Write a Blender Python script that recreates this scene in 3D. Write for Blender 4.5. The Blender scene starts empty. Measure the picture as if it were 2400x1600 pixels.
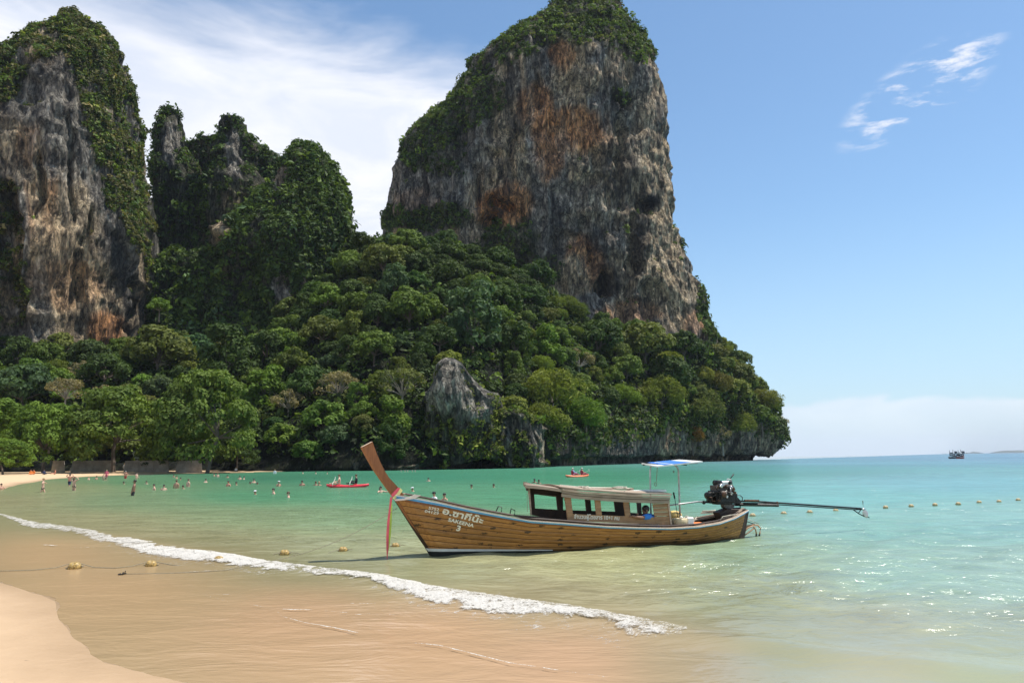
import bpy, math, random
import numpy as np
from mathutils import Vector, Matrix
sc = bpy.context.scene
R_ = math.radians
# ------------------------------------------------------------------ camera
FPX, PCX, PCY, EYE = 1940.0, 1200.0, 800.0, 2.2
PITCH = math.atan(274.5 / FPX); ROLL = math.atan(0.012)
cam_d = bpy.data.cameras.new('camera'); cam = bpy.data.objects.new('camera', cam_d)
sc.collection.objects.link(cam); sc.camera = cam
cam_d.sensor_width = 36.0; cam_d.lens = 36.0 * FPX / 2400.0
cam_d.clip_start = 0.1; cam_d.clip_end = 60000
HAZE = 0.000045
_f = Vector((0, math.cos(PITCH), math.sin(PITCH))); _u = Vector((0, -math.sin(PITCH), math.cos(PITCH))); _r = Vector((1, 0, 0))
CR = math.cos(ROLL) * _r - math.sin(ROLL) * _u
CU = math.cos(ROLL) * _u + math.sin(ROLL) * _r
M = Matrix((CR, CU, -_f)).transposed().to_4x4(); M.translation = (0, 0, EYE)
cam.matrix_world = M
# ------------------------------------------------------------------ light
SUN_AZ, SUN_EL = 78.0, 66.0            # degrees right of the view direction (+Y), above the horizon
sd = bpy.data.lights.new('sun', 'SUN'); sd.energy = 4.6; sd.angle = R_(0.53); sd.color = (1.0, 0.955, 0.88)
sun = bpy.data.objects.new('sun', sd); sc.collection.objects.link(sun)
_sdir = Vector((math.sin(R_(SUN_AZ)) * math.cos(R_(SUN_EL)), math.cos(R_(SUN_AZ)) * math.cos(R_(SUN_EL)), math.sin(R_(SUN_EL))))
sun.rotation_euler = _sdir.to_track_quat('Z', 'Y').to_euler(); sun.location = (30, 10, 60)
sc.view_settings.view_transform = 'Standard'; sc.view_settings.look = 'None'
sc.view_settings.gamma = 1.0; sc.view_settings.use_curve_mapping = False
sc.view_settings.exposure = 0.34
sc.cycles.max_bounces = 6; sc.cycles.diffuse_bounces = 3; sc.cycles.glossy_bounces = 3
sc.cycles.transparent_max_bounces = 16; sc.cycles.caustics_reflective = False; sc.cycles.caustics_refractive = False
sc.cycles.sample_clamp_indirect = 4.0; sc.cycles.use_denoising = True

class NT:
    """small helper for writing node trees as expressions"""
    def __init__(s, nt): s.nt = nt
    def n(s, typ, **kw):
        nd = s.nt.nodes.new(typ)
        for k, v in kw.items():
            setattr(nd, k, v)
        return nd
    def link(s, a, b): s.nt.links.new(a, b)
    def val(s, inp, v):
        if hasattr(v, 'is_output') or isinstance(v, bpy.types.NodeSocket): s.link(v, inp)
        else: inp.default_value = v
    def math(s, op, a, b=0.0, c=0.0, clamp=False):
        nd = s.nt.nodes.new('ShaderNodeMath'); nd.operation = op; nd.use_clamp = clamp
        s.val(nd.inputs[0], a); s.val(nd.inputs[1], b); s.val(nd.inputs[2], c); return nd.outputs[0]
    def sstep(s, x, a, b):
        nd = s.nt.nodes.new('ShaderNodeMapRange'); nd.interpolation_type = 'SMOOTHSTEP'
        s.val(nd.inputs['Value'], x); s.val(nd.inputs['From Min'], a); s.val(nd.inputs['From Max'], b); return nd.outputs[0]
    def mrange(s, x, a, b, c, d):
        nd = s.nt.nodes.new('ShaderNodeMapRange')
        for i, v in zip(('Value', 'From Min', 'From Max', 'To Min', 'To Max'), (x, a, b, c, d)): s.val(nd.inputs[i], v)
        return nd.outputs[0]
    def mix(s, f, a, b, blend='MIX'):
        nd = s.nt.nodes.new('ShaderNodeMix'); nd.data_type = 'RGBA'; nd.blend_type = blend
        s.val(nd.inputs[0], f)
        for i, v in ((6, a), (7, b)):
            if isinstance(v, (tuple, list)): v = tuple(v) + ((1.0,) if len(v) == 3 else ())
            s.val(nd.inputs[i], v)
        return nd.outputs[2]
    def noise(s, vec, scale, detail=4, rough=0.5, dist=0.0, out=0):
        nd = s.nt.nodes.new('ShaderNodeTexNoise'); nd.inputs['Scale'].default_value = scale
        nd.inputs['Detail'].default_value = detail; nd.inputs['Roughness'].default_value = rough
        nd.inputs['Distortion'].default_value = dist
        if vec is not None: s.link(vec, nd.inputs['Vector'])
        return nd.outputs[out]
    def mapping(s, vec, scale=(1, 1, 1), rot=(0, 0, 0), loc=(0, 0, 0)):
        nd = s.nt.nodes.new('ShaderNodeMapping'); nd.inputs['Scale'].default_value = scale
        nd.inputs['Rotation'].default_value = rot; nd.inputs['Location'].default_value = loc
        s.link(vec, nd.inputs['Vector']); return nd.outputs[0]
    def comb(s, x, y, z=0.0):
        nd = s.nt.nodes.new('ShaderNodeCombineXYZ'); s.val(nd.inputs[0], x); s.val(nd.inputs[1], y); s.val(nd.inputs[2], z); return nd.outputs[0]
    def sep(s, v):
        nd = s.nt.nodes.new('ShaderNodeSeparateXYZ'); s.link(v, nd.inputs[0]); return nd.outputs
    def attr(s, name, out='Color'):
        nd = s.nt.nodes.new('ShaderNodeAttribute'); nd.attribute_name = name; return nd.outputs[out]
    def bump(s, h, strength, dist, normal=None):
        nd = s.nt.nodes.new('ShaderNodeBump'); nd.inputs['Strength'].default_value = strength; nd.inputs['Distance'].default_value = dist
        s.link(h, nd.inputs['Height'])
        if normal is not None: s.link(normal, nd.inputs['Normal'])
        return nd.outputs[0]

# sky: Nishita plus clouds laid out by direction (azimuth, elevation)
world = bpy.data.worlds.new('World'); sc.world = world; world.use_nodes = True
nt = world.node_tree; nt.nodes.clear(); W = NT(nt)
sky = nt.nodes.new('ShaderNodeTexSky'); sky.sky_type = 'NISHITA'; sky.sun_disc = False
sky.sun_elevation = R_(SUN_EL); sky.sun_rotation = R_(SUN_AZ); sky.air_density = 1.0; sky.dust_density = 0.6; sky.ozone_density = 2.0
SKY_K = 0.115
tc = nt.nodes.new('ShaderNodeTexCoord'); dx, dy, dz = W.sep(tc.outputs['Generated'])
A = W.math('ARCTAN2', dx, dy); E = W.math('ARCSINE', dz)
ae = W.comb(A, E)
st = W.mapping(ae, scale=(1.7, 6.0, 1.0), rot=(0, 0, R_(27)))
warp = W.noise(ae, 3.0, 3, 0.5)
n1 = W.noise(st, 1.9, 9, 0.56, 0.35)
n2 = W.noise(W.mapping(ae, scale=(1.0, 2.2, 1.0), rot=(0, 0, R_(20))), 5.0, 8, 0.55, 0.6)
# great bank behind the towers: everything below a line that falls towards the right
edge = W.math('ADD', W.math('MULTIPLY', A, -0.11), 0.475)
edge = W.math('MINIMUM', edge, 0.9)
dd = W.math('SUBTRACT', edge, E)
dd = W.math('ADD', dd, W.math('MULTIPLY', W.math('SUBTRACT', n1, 0.5), 0.17))
bank = W.sstep(dd, -0.02, 0.07)
left_thin = W.sstep(W.math('ADD', A, W.math('MULTIPLY', W.math('SUBTRACT', warp, 0.5), 0.3)), -0.62, -0.40)
left_thin = W.math('MAXIMUM', left_thin, W.sstep(n2, 0.42, 0.68))
right_cut = W.math('SUBTRACT', 1.0, W.sstep(A, -0.04, 0.10))
bank = W.math('MULTIPLY', W.math('MULTIPLY', bank, right_cut), W.mrange(left_thin, 0, 1, 0.66, 1.0))
bank = W.math('MULTIPLY', bank, W.mrange(n2, 0.30, 0.58, 0.93, 1.0))
# wisps high on the right
wx = W.math('SUBTRACT', A, 0.480); wy = W.math('SUBTRACT', E, 0.383)
wu = W.math('ADD', W.math('MULTIPLY', wx, 0.90), W.math('MULTIPLY', wy, 0.44))
wv = W.math('SUBTRACT', W.math('MULTIPLY', wy, 0.90), W.math('MULTIPLY', wx, 0.44))
we = W.math('ADD', W.math('POWER', W.math('DIVIDE', wu, 0.085), 2.0), W.math('POWER', W.math('DIVIDE', wv, 0.032), 2.0))
wm = W.math('SUBTRACT', 1.0, W.sstep(we, 0.2, 1.6))
n3 = W.noise(W.mapping(ae, scale=(7, 24, 1), rot=(0, 0, R_(-15))), 1.9, 7, 0.6, 0.3)
wisp = W.math('MULTIPLY', wm, W.sstep(n3, 0.49, 0.66))
# low bank over the sea horizon
n4 = W.noise(W.mapping(ae, scale=(4.0, 9, 1)), 2.2, 6, 0.5, 0.5)
top = W.math('ADD', 0.066, W.math('MULTIPLY', W.math('SUBTRACT', n4, 0.5), 0.055))
low = W.math('SUBTRACT', 1.0, W.sstep(E, W.math('SUBTRACT', top, 0.012), top))
low = W.math('MULTIPLY', low, W.math('MULTIPLY', W.mrange(W.sstep(E, 0.015, 0.062), 0, 1, 0.26, 0.52), W.sstep(E, -0.05, 0.0)))
m = W.math('MAXIMUM', W.math('MAXIMUM', bank, wisp), low)
shade = W.mrange(W.noise(W.mapping(ae, scale=(2.4, 6.5, 1.0), rot=(0, 0, R_(24))), 2.6, 7, 0.58, 0.5), 0.38, 0.60, 0.55, 1.0)
ccol = W.mix(shade, (4.5, 5.2, 6.5), (7.0, 7.1, 7.6))
skyc = W.mix(1.0, sky.outputs[0], (0.95, 1.10, 1.14), 'MULTIPLY')
hz = W.math('MULTIPLY', W.math('SUBTRACT', 1.0, W.sstep(W.math('ABSOLUTE', E), 0.0, 0.30)), 0.55)
skyc = W.mix(hz, skyc, (3.6, 4.9, 6.4))
fin = W.mix(m, skyc, ccol)
bg = nt.nodes.new('ShaderNodeBackground'); bg.inputs['Strength'].default_value = SKY_K
W.link(fin, bg.inputs['Color'])
wo = nt.nodes.new('ShaderNodeOutputWorld'); W.link(bg.outputs[0], wo.inputs['Surface'])

# ------------------------------------------------------------------ helpers
rng = np.random.default_rng(7); random.seed(7)
_fr = np.array(_f); _cr = np.array(CR); _cu = np.array(CU); CAMP = np.array([0, 0, EYE])
DS = 2400.0 / 2352.0                     # traced points below are in the 2352-pixel view
def ray(px, py): return _fr + _cr * (px - PCX) / FPX - _cu * (py - PCY) / FPX
def at(px, py, D):                       # point seen at (px,py) of the 2400 view at ground distance D
    d = ray(px, py); return CAMP + d * (D / d[1])
def gz(px, py, z=0.0):
    d = ray(px, py); return CAMP + d * ((z - EYE) / d[2])
def proj(P):                             # -> coordinates in the 2352 view
    v = np.asarray(P, float) - CAMP; w = v @ _fr
    w = np.where(np.abs(w) < 1e-6, 1e-6, w)
    return (PCX + FPX * (v @ _cr) / w) / DS, (PCY - FPX * (v @ _cu) / w) / DS
def _hash(ix, iy, iz, seed):
    h = (ix.astype(np.int64) * 374761393 + iy.astype(np.int64) * 668265263 + iz.astype(np.int64) * 2147483647 + seed * 1274126177) & 0xFFFFFFFF
    h = ((h ^ (h >> 13)) * 1274126177) & 0xFFFFFFFF
    h = ((h ^ (h >> 16)) * 2246822519) & 0xFFFFFFFF
    return ((h ^ (h >> 15)) & 0xFFFFFF) / float(0xFFFFFF)
def vnoise(P, seed=0):
    P = np.asarray(P, float); i = np.floor(P).astype(np.int64); f = P - i; f = f * f * f * (f * (f * 6 - 15) + 10)
    r = 0
    for a in (0, 1):
        for b in (0, 1):
            for c in (0, 1):
                w = (f[..., 0] if a else 1 - f[..., 0]) * (f[..., 1] if b else 1 - f[..., 1]) * (f[..., 2] if c else 1 - f[..., 2])
                r = r + w * _hash(i[..., 0] + a, i[..., 1] + b, i[..., 2] + c, seed)
    return r * 2 - 1
def fbm(P, octv=4, seed=0, gain=0.5):
    r = 0; a = 1.0; s = 0
    P = np.asarray(P, float)
    for k in range(octv):
        r = r + a * vnoise(P * (2.03 ** k) + 13.7 * k, seed + k); s += a; a *= gain
    return r / s
def ridged(P, octv=3, seed=0):
    r = 0; a = 1.0; s = 0
    for k in range(octv):
        r = r + a * (1 - np.abs(vnoise(P * (2.1 ** k) + 7.3 * k, seed + k)) * 2); s += a; a *= 0.5
    return r / s
def sst(x, a, b):
    t = np.clip((x - a) / (b - a), 0, 1); return t * t * (3 - 2 * t)
def lin(c):
    c = np.asarray(c, float) / 255.0; return np.where(c <= 0.04045, c / 12.92, ((c + 0.055) / 1.055) ** 2.4)

COL = sc.collection
def link(o, parent=None):
    COL.objects.link(o)
    if parent is not None: o.parent = parent
    return o
def np_mesh(name, V, F, smooth=False):
    V = np.asarray(V, np.float32).reshape(-1, 3); F = np.asarray(F, np.int32); k = F.shape[1]
    me = bpy.data.meshes.new(name)
    me.vertices.add(len(V)); me.vertices.foreach_set('co', V.ravel())
    me.loops.add(F.size); me.loops.foreach_set('vertex_index', F.ravel())
    me.polygons.add(len(F)); me.polygons.foreach_set('loop_start', np.arange(0, F.size, k, dtype=np.int32))
    try: me.polygons.foreach_set('loop_total', np.full(len(F), k, np.int32))
    except Exception: pass
    me.update(calc_edges=True)
    me.polygons.foreach_set('use_smooth', np.full(len(F), smooth, bool))
    return me
def vcol(me, name, C):
    C = np.asarray(C, np.float32)
    if C.ndim == 1: C = np.stack([C] * 3, 1)
    a = me.color_attributes.new(name, 'FLOAT_COLOR', 'POINT')
    a.data.foreach_set('color', np.concatenate([C, np.ones((len(C), 1), np.float32)], 1).ravel())
def grid_faces(nr, nc, wrap=False):
    i = np.arange(nr - 1)[:, None]; j = np.arange(nc if wrap else nc - 1)[None, :]; j2 = (j + 1) % nc
    return np.stack([i * nc + j, i * nc + j2, (i + 1) * nc + j2, (i + 1) * nc + j], -1).reshape(-1, 4)
def obj(name, me, mat=None, parent=None):
    o = bpy.data.objects.new(name, me)
    if mat is not None: me.materials.clear(); me.materials.append(mat)
    return link(o, parent)
def tag(o, label=None, cat=None, group=None, kind=None):
    if label: o['label'] = label
    if cat: o['category'] = cat
    if group: o['group'] = group
    if kind: o['kind'] = kind
    return o
def empty(name, loc=(0, 0, 0), rz=0.0, label=None, cat=None, group=None):
    o = bpy.data.objects.new(name, None); o.location = loc; o.rotation_euler = (0, 0, rz); o.empty_display_size = 0.2
    COL.objects.link(o); return tag(o, label, cat, group)

class MB:
    """collects simple shapes; build() links them as one mesh"""
    def __init__(s): s.v = []; s.f = []
    def add(s, V, F):
        n = len(s.v); s.v += [tuple(map(float, p)) for p in V]; s.f += [tuple(int(i) + n for i in f) for f in F]; return s
    def box(s, c, d, rot=None):
        V = [Vector((x * d[0] / 2, y * d[1] / 2, z * d[2] / 2)) for z in (-1, 1) for y in (-1, 1) for x in (-1, 1)]
        if rot is not None:
            Mx = rot if isinstance(rot, Matrix) else Matrix.Rotation(rot[2], 3, 'Z') @ Matrix.Rotation(rot[1], 3, 'Y') @ Matrix.Rotation(rot[0], 3, 'X')
            V = [Mx @ p for p in V]
        V = [p + Vector(c) for p in V]
        return s.add(V, [(0, 2, 3, 1), (4, 5, 7, 6), (0, 1, 5, 4), (2, 6, 7, 3), (0, 4, 6, 2), (1, 3, 7, 5)])
    def tube(s, pts, r, n=8, caps=True):
        pts = [Vector(p) for p in pts]; k = len(pts)
        rs = r if isinstance(r, (list, tuple)) else [r] * k
        V = []; ref = Vector((0, 0, 1))
        for i, p in enumerate(pts):
            t = (pts[min(i + 1, k - 1)] - pts[max(i - 1, 0)]).normalized()
            a = t.cross(ref)
            if a.length < 0.1: a = t.cross(Vector((0, 1, 0)))
            a.normalize(); b = t.cross(a)
            for j in range(n):
                w = 2 * math.pi * j / n; V.append(p + (a * math.cos(w) + b * math.sin(w)) * rs[i])
        F = [(i * n + j, i * n + (j + 1) % n, (i + 1) * n + (j + 1) % n, (i + 1) * n + j) for i in range(k - 1) for j in range(n)]
        if caps: F += [tuple(range(n))[::-1], tuple((k - 1) * n + j for j in range(n))]
        return s.add(V, F)
    def lathe(s, prof, c=(0, 0, 0), n=14, axis='Z'):
        V = []
        for r, h in prof:
            for j in range(n):
                w = 2 * math.pi * j / n; p = (r * math.cos(w), r * math.sin(w), h)
                if axis == 'X': p = (p[2], p[0], p[1])
                if axis == 'Y': p = (p[0], p[2], p[1])
                V.append((p[0] + c[0], p[1] + c[1], p[2] + c[2]))
        k = len(prof)
        F = [(i * n + j, i * n + (j + 1) % n, (i + 1) * n + (j + 1) % n, (i + 1) * n + j) for i in range(k - 1) for j in range(n)]
        F += [tuple(range(n))[::-1], tuple((k - 1) * n + j for j in range(n))]
        return s.add(V, F)
    def ell(s, c, r, n=10, m=7, rot=None):
        V = []
        for i in range(m + 1):
            th = math.pi * i / m
            for j in range(n):
                w = 2 * math.pi * j / n
                p = Vector((r[0] * math.sin(th) * math.cos(w), r[1] * math.sin(th) * math.sin(w), r[2] * math.cos(th)))
                if rot is not None: p = rot @ p
                V.append(p + Vector(c))
        return s.add(V, [(i * n + j, (i + 1) * n + j, (i + 1) * n + (j + 1) % n, i * n + (j + 1) % n) for i in range(m) for j in range(n)])
    def prism(s, poly, y0, y1):            # polygon in (x,z) extruded along y
        n = len(poly)
        V = [(x, y0, z) for x, z in poly] + [(x, y1, z) for x, z in poly]
        F = [tuple(range(n)), tuple(range(2 * n - 1, n - 1, -1))] + [(i, i + n, (i + 1) % n + n, (i + 1) % n) for i in range(n)]
        return s.add(V, F)
    def mesh(s, name, smooth=False):
        me = bpy.data.meshes.new(name); me.from_pydata(s.v, [], s.f); me.update()
        if smooth: me.polygons.foreach_set('use_smooth', [True] * len(me.polygons))
        return me
    def build(s, name, mat, parent=None, smooth=False, bevel=0.0):
        me = s.mesh(name, smooth)
        if bevel > 0:
            import bmesh
            bm = bmesh.new(); bm.from_mesh(me)
            bmesh.ops.recalc_face_normals(bm, faces=bm.faces)
            ed = [e for e in bm.edges if e.is_manifold and e.calc_face_angle(0) > 0.6]
            bmesh.ops.bevel(bm, geom=ed, offset=bevel, segments=1, affect='EDGES'); bm.to_mesh(me); bm.free()
        return obj(name, me, mat, parent)

# ------------------------------------------------------------------ materials
def new_mat(name):
    m = bpy.data.materials.new(name); m.use_nodes = True; m.node_tree.nodes.clear()
    T = NT(m.node_tree); out = m.node_tree.nodes.new('ShaderNodeOutputMaterial'); return m, T, out
def principled(T, out, base, rough=0.6, metal=0.0, spec=0.5, normal=None):
    p = T.nt.nodes.new('ShaderNodeBsdfPrincipled')
    if isinstance(base, (tuple, list)): p.inputs['Base Color'].default_value = tuple(base)[:3] + (1,)
    else: T.link(base, p.inputs['Base Color'])
    T.val(p.inputs['Roughness'], rough); p.inputs['Metallic'].default_value = metal
    p.inputs['Specular IOR Level'].default_value = spec
    if normal is not None: T.link(normal, p.inputs['Normal'])
    if out is not None: T.link(p.outputs[0], out.inputs['Surface'])
    return p
def simple(name, c, rough=0.6, metal=0.0, var=0.18, scale=6.0, bump=0.0, c2=None, spec=0.5):
    m, T, out = new_mat(name); t = T.nt.nodes.new('ShaderNodeTexCoord').outputs['Object']
    n = T.noise(t, scale, 5, 0.6)
    a = tuple(x * (1 - var) for x in c); b = tuple(min(1, x * (1 + var)) for x in (c2 or c))
    col = T.mix(T.sstep(n, 0.3, 0.7), a, b)
    nm = T.bump(T.noise(t, scale * 6, 4, 0.6), 0.5, bump) if bump > 0 else None
    principled(T, out, col, rough, metal, spec, nm); return m
def wood(name, c, dark, axis=(1, 14, 14), rough=0.6, spots=0.0, scale=1.0, spec=0.4):
    m, T, out = new_mat(name); t = T.nt.nodes.new('ShaderNodeTexCoord').outputs['Object']
    g = T.noise(T.mapping(t, scale=axis), 2.5 * scale, 6, 0.6, 0.4)
    g2 = T.noise(t, 0.9 * scale, 4, 0.6)
    oi = T.nt.nodes.new('ShaderNodeObjectInfo')
    base = T.mix(T.sstep(g, 0.32, 0.68), dark, c)
    base = T.mix(T.math('MULTIPLY', T.sstep(g2, 0.42, 0.7), 0.55), base, tuple(x * 0.62 for x in c))
    base = T.mix(1.0, base, T.mix(oi.outputs['Random'], (0.78, 0.76, 0.74), (1.16, 1.12, 1.08)), 'MULTIPLY')
    if spots > 0:
        v = T.nt.nodes.new('ShaderNodeTexVoronoi'); v.inputs['Scale'].default_value = 1.0; v.inputs['Randomness'].default_value = 0.75
        T.link(T.mapping(t, scale=(3.1, 0.02, 9.0)), v.inputs['Vector'])
        nn = T.noise(t, 26.0, 4, 0.7)
        dd = T.math('ADD', v.outputs['Distance'], T.math('MULTIPLY', T.math('SUBTRACT', nn, 0.5), 0.75))
        sp = T.math('MULTIPLY', T.math('SUBTRACT', 1.0, T.sstep(dd, 0.19, 0.31)), spots)
        base = T.mix(sp, base, (0.02, 0.013, 0.009))
        st_ = T.noise(T.mapping(t, scale=(2.0, 2.0, 9.0)), 3.2, 6, 0.7)
        base = T.mix(T.math('MULTIPLY', T.sstep(st_, 0.60, 0.74), 0.75), base, (0.035, 0.018, 0.010))
        z = T.sep(t)[2]
        lowd = T.math('MULTIPLY', T.math('SUBTRACT', 1.0, T.sstep(T.math('ADD', z, T.math('MULTIPLY', T.math('SUBTRACT', g2, 0.5), 0.25)), 0.0, 0.16)), 0.8)
        base = T.mix(lowd, base, (0.022, 0.020, 0.012))
    nm = T.bump(g, 0.35, 0.006)
    principled(T, out, base, rough, 0, spec, nm); return m

def leaf_material(name, use_attr):
    m, T, out = new_mat(name)
    lv = T.attr('lv')
    if use_attr: base = T.attr('tint')
    else:
        oi = T.nt.nodes.new('ShaderNodeObjectInfo'); base = oi.outputs['Color']
    l = T.sep(lv)[0]
    col = T.mix(1.0, base, T.mix(l, (0.50, 0.56, 0.60), (1.60, 1.50, 1.05)), 'MULTIPLY')
    d = principled(T, None, col, 0.6, 0, 0.12)
    tr = T.nt.nodes.new('ShaderNodeBsdfTranslucent'); T.link(T.mix(1.0, col, (1.25, 1.35, 0.55), 'MULTIPLY'), tr.inputs['Color'])
    mx = T.nt.nodes.new('ShaderNodeMixShader'); mx.inputs[0].default_value = 0.27
    T.link(d.outputs[0], mx.inputs[1]); T.link(tr.outputs[0], mx.inputs[2]); T.link(mx.outputs[0], out.inputs['Surface']); return m
M_leaf = leaf_material('foliage', False); M_leafs = leaf_material('foliage_mixed', True)
M_bark = simple('bark', (0.13, 0.10, 0.075), 0.9, var=0.3, scale=3, bump=0.02)
M_palebark = simple('pale_bark', (0.32, 0.28, 0.22), 0.9, var=0.3, scale=3)

def rock_material():
    m, T, out = new_mat('limestone')
    t = T.nt.nodes.new('ShaderNodeTexCoord').outputs['Object']
    base = T.attr('tint')
    v1 = T.noise(T.mapping(t, scale=(0.9, 0.9, 0.17)), 0.9, 9, 0.70, 0.8)      # streaks running down
    v2 = T.noise(T.mapping(t, scale=(1, 1, 0.35)), 0.55, 10, 0.72, 1.0)
    v3 = T.noise(T.mapping(t, scale=(1, 1, 0.34)), 0.40, 8, 0.76, 1.2)
    v4 = T.noise(T.mapping(t, scale=(1, 1, 0.6)), 0.22, 9, 0.78, 2.0)
    vo = T.nt.nodes.new('ShaderNodeTexVoronoi'); vo.feature = 'DISTANCE_TO_EDGE'; vo.inputs['Scale'].default_value = 0.16
    wv_ = T.nt.nodes.new('ShaderNodeVectorMath'); wv_.operation = 'MULTIPLY_ADD'; T.link(T.noise(t, 0.25, 6, 0.65, 0, 1), wv_.inputs[0]); wv_.inputs[1].default_value = (9, 9, 9); T.link(T.mapping(t, scale=(1, 1, 0.38)), wv_.inputs[2]); T.link(wv_.outputs[0], vo.inputs['Vector'])
    ck = T.math('SUBTRACT', 1.0, T.sstep(vo.outputs['Distance'], 0.005, 0.05))

    c = T.mix(1.0, base, T.mix(T.sstep(v1, 0.36, 0.62), (0.50, 0.50, 0.52), (1.45, 1.42, 1.34)), 'MULTIPLY')
    c = T.mix(1.0, c, T.mix(T.sstep(v2, 0.39, 0.59), (0.42, 0.42, 0.43), (1.50, 1.48, 1.42)), 'MULTIPLY')
    c = T.mix(T.math('MULTIPLY', T.sstep(v3, 0.575, 0.64), 0.66), c, (0.030, 0.030, 0.034))  # pit shade painted into the stone colour, here and in the next mix
    c = T.mix(T.math('MULTIPLY', T.sstep(v4, 0.56, 0.60), 0.36), c, (0.055, 0.052, 0.050))
    c = T.mix(T.math('MULTIPLY', T.math('SUBTRACT', 1.0, T.sstep(v3, 0.34, 0.42)), 0.40), c, (0.36, 0.33, 0.28))
    c = T.mix(T.math('MULTIPLY', ck, 0.55), c, (0.035, 0.034, 0.034))
    h = T.math('ADD', T.math('MULTIPLY', v1, 0.6), T.math('SUBTRACT', T.math('MULTIPLY', v2, 1.0), T.math('ADD', T.math('MULTIPLY', T.sstep(v3, 0.5, 0.66), 1.0), T.math('MULTIPLY', T.sstep(v4, 0.5, 0.62), 1.0))))
    nm = T.bump(T.math('SUBTRACT', h, T.math('MULTIPLY', ck, 0.5)), 1.0, 2.6)
    principled(T, out, c, 0.92, 0, 0.2, nm); return m
M_rock = rock_material()
M_soil = simple('dark_soil', (0.020, 0.024, 0.012), 0.95, var=0.5, scale=0.15, bump=0.3)
# ================================================================== GROUND AND SEA
COAST = np.array([(46, -16), (14, -3.0), (3.5, 3.4), (-0.4, 6.6), (-3.1, 8.7), (-4.4, 9.9), (-5.9, 12.0), (-7.6, 14.1), (-10, 16.5), (-20, 25), (-33, 41), (-41, 57),
                  (-45.3, 74), (-57.1, 98), (-68.7, 124.7), (-74.4, 146), (-73.9, 161.6), (-66.8, 176), (-55.8, 185), (-40, 190), (-10, 200), (60, 330)], float)
def coast_d(X, Y):
    """signed distance to the shoreline, positive over the sea"""
    best = np.full(X.shape, 1e9); sg = np.ones(X.shape)
    for a, b in zip(COAST[:-1], COAST[1:]):
        d = b - a; L = (d ** 2).sum(); t = np.clip(((X - a[0]) * d[0] + (Y - a[1]) * d[1]) / L, 0, 1)
        qx = X - (a[0] + t * d[0]); qy = Y - (a[1] + t * d[1]); q = np.hypot(qx, qy)
        c = d[0] * (Y - a[1]) - d[1] * (X - a[0])
        m = q < best; best = np.where(m, q, best); sg = np.where(m, np.where(c < 0, 1.0, -1.0), sg)
    return best * sg
def sand_z(X, Y):
    d = coast_d(X, Y); P = np.stack([X * 0.09, Y * 0.09, X * 0], -1)
    d = d + fbm(P, 3, 5) * 0.8
    z = np.where(d < 0, 0.62 * (1 - np.exp(d * 0.055 / 0.62)), -np.minimum(d * 0.035, 4.0))
    return z + 0.010 * fbm(np.stack([X * 0.5, Y * 0.5, X * 0], -1), 3, 9)

th = np.linspace(R_(-80), R_(80), 420); rr = np.concatenate([1 / np.linspace(1 / 1.2, 1 / 40.0, 190), np.geomspace(41, 240, 60)])
TH, RR = np.meshgrid(th, rr); X = RR * np.sin(TH); Y = RR * np.cos(TH)
Z = sand_z(X, Y)
me = np_mesh('sand', np.stack([X, Y, Z], -1), grid_faces(len(rr), len(th)), True)
wet = sst(-(coast_d(X, Y) + 0.8 * fbm(np.stack([X * 0.55, Y * 0.22, X * 0], -1), 4, 31)), -0.1, 2.8).ravel()
vcol(me, 'dry', wet)
m, T, out = new_mat('sand')
t = T.nt.nodes.new('ShaderNodeTexCoord').outputs['Object']
dry = T.sep(T.attr('dry'))[0]
n = T.noise(t, 1.3, 6, 0.6); nf = T.noise(t, 60, 3, 0.7); nm_ = T.noise(T.mapping(t, scale=(1, 1, 1)), 6.0, 5, 0.6)
dryc = T.mix(T.sstep(n, 0.3, 0.7), (0.585, 0.410, 0.240), (0.65, 0.460, 0.275)); dryc = T.mix(T.math('MULTIPLY', nf, 0.25), dryc, (0.38, 0.25, 0.145))
wetc = T.mix(T.sstep(n, 0.3, 0.7), (0.46, 0.310, 0.182), (0.50, 0.340, 0.202))
col = T.mix(dry, wetc, dryc)
sp_ = T.math('MULTIPLY', T.sstep(T.noise(t, 9.0, 2, 0.5), 0.755, 0.77), 0.8)
col = T.mix(sp_, col, (0.10, 0.07, 0.05))
hh = T.math('ADD', T.math('MULTIPLY', nf, 0.12), nm_)
principled(T, out, col, T.mrange(dry, 0, 1, 0.30, 0.95), 0, 0.35, T.bump(hh, 0.30, 0.05))
tag(obj('sand', me, m), kind='structure')

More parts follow.
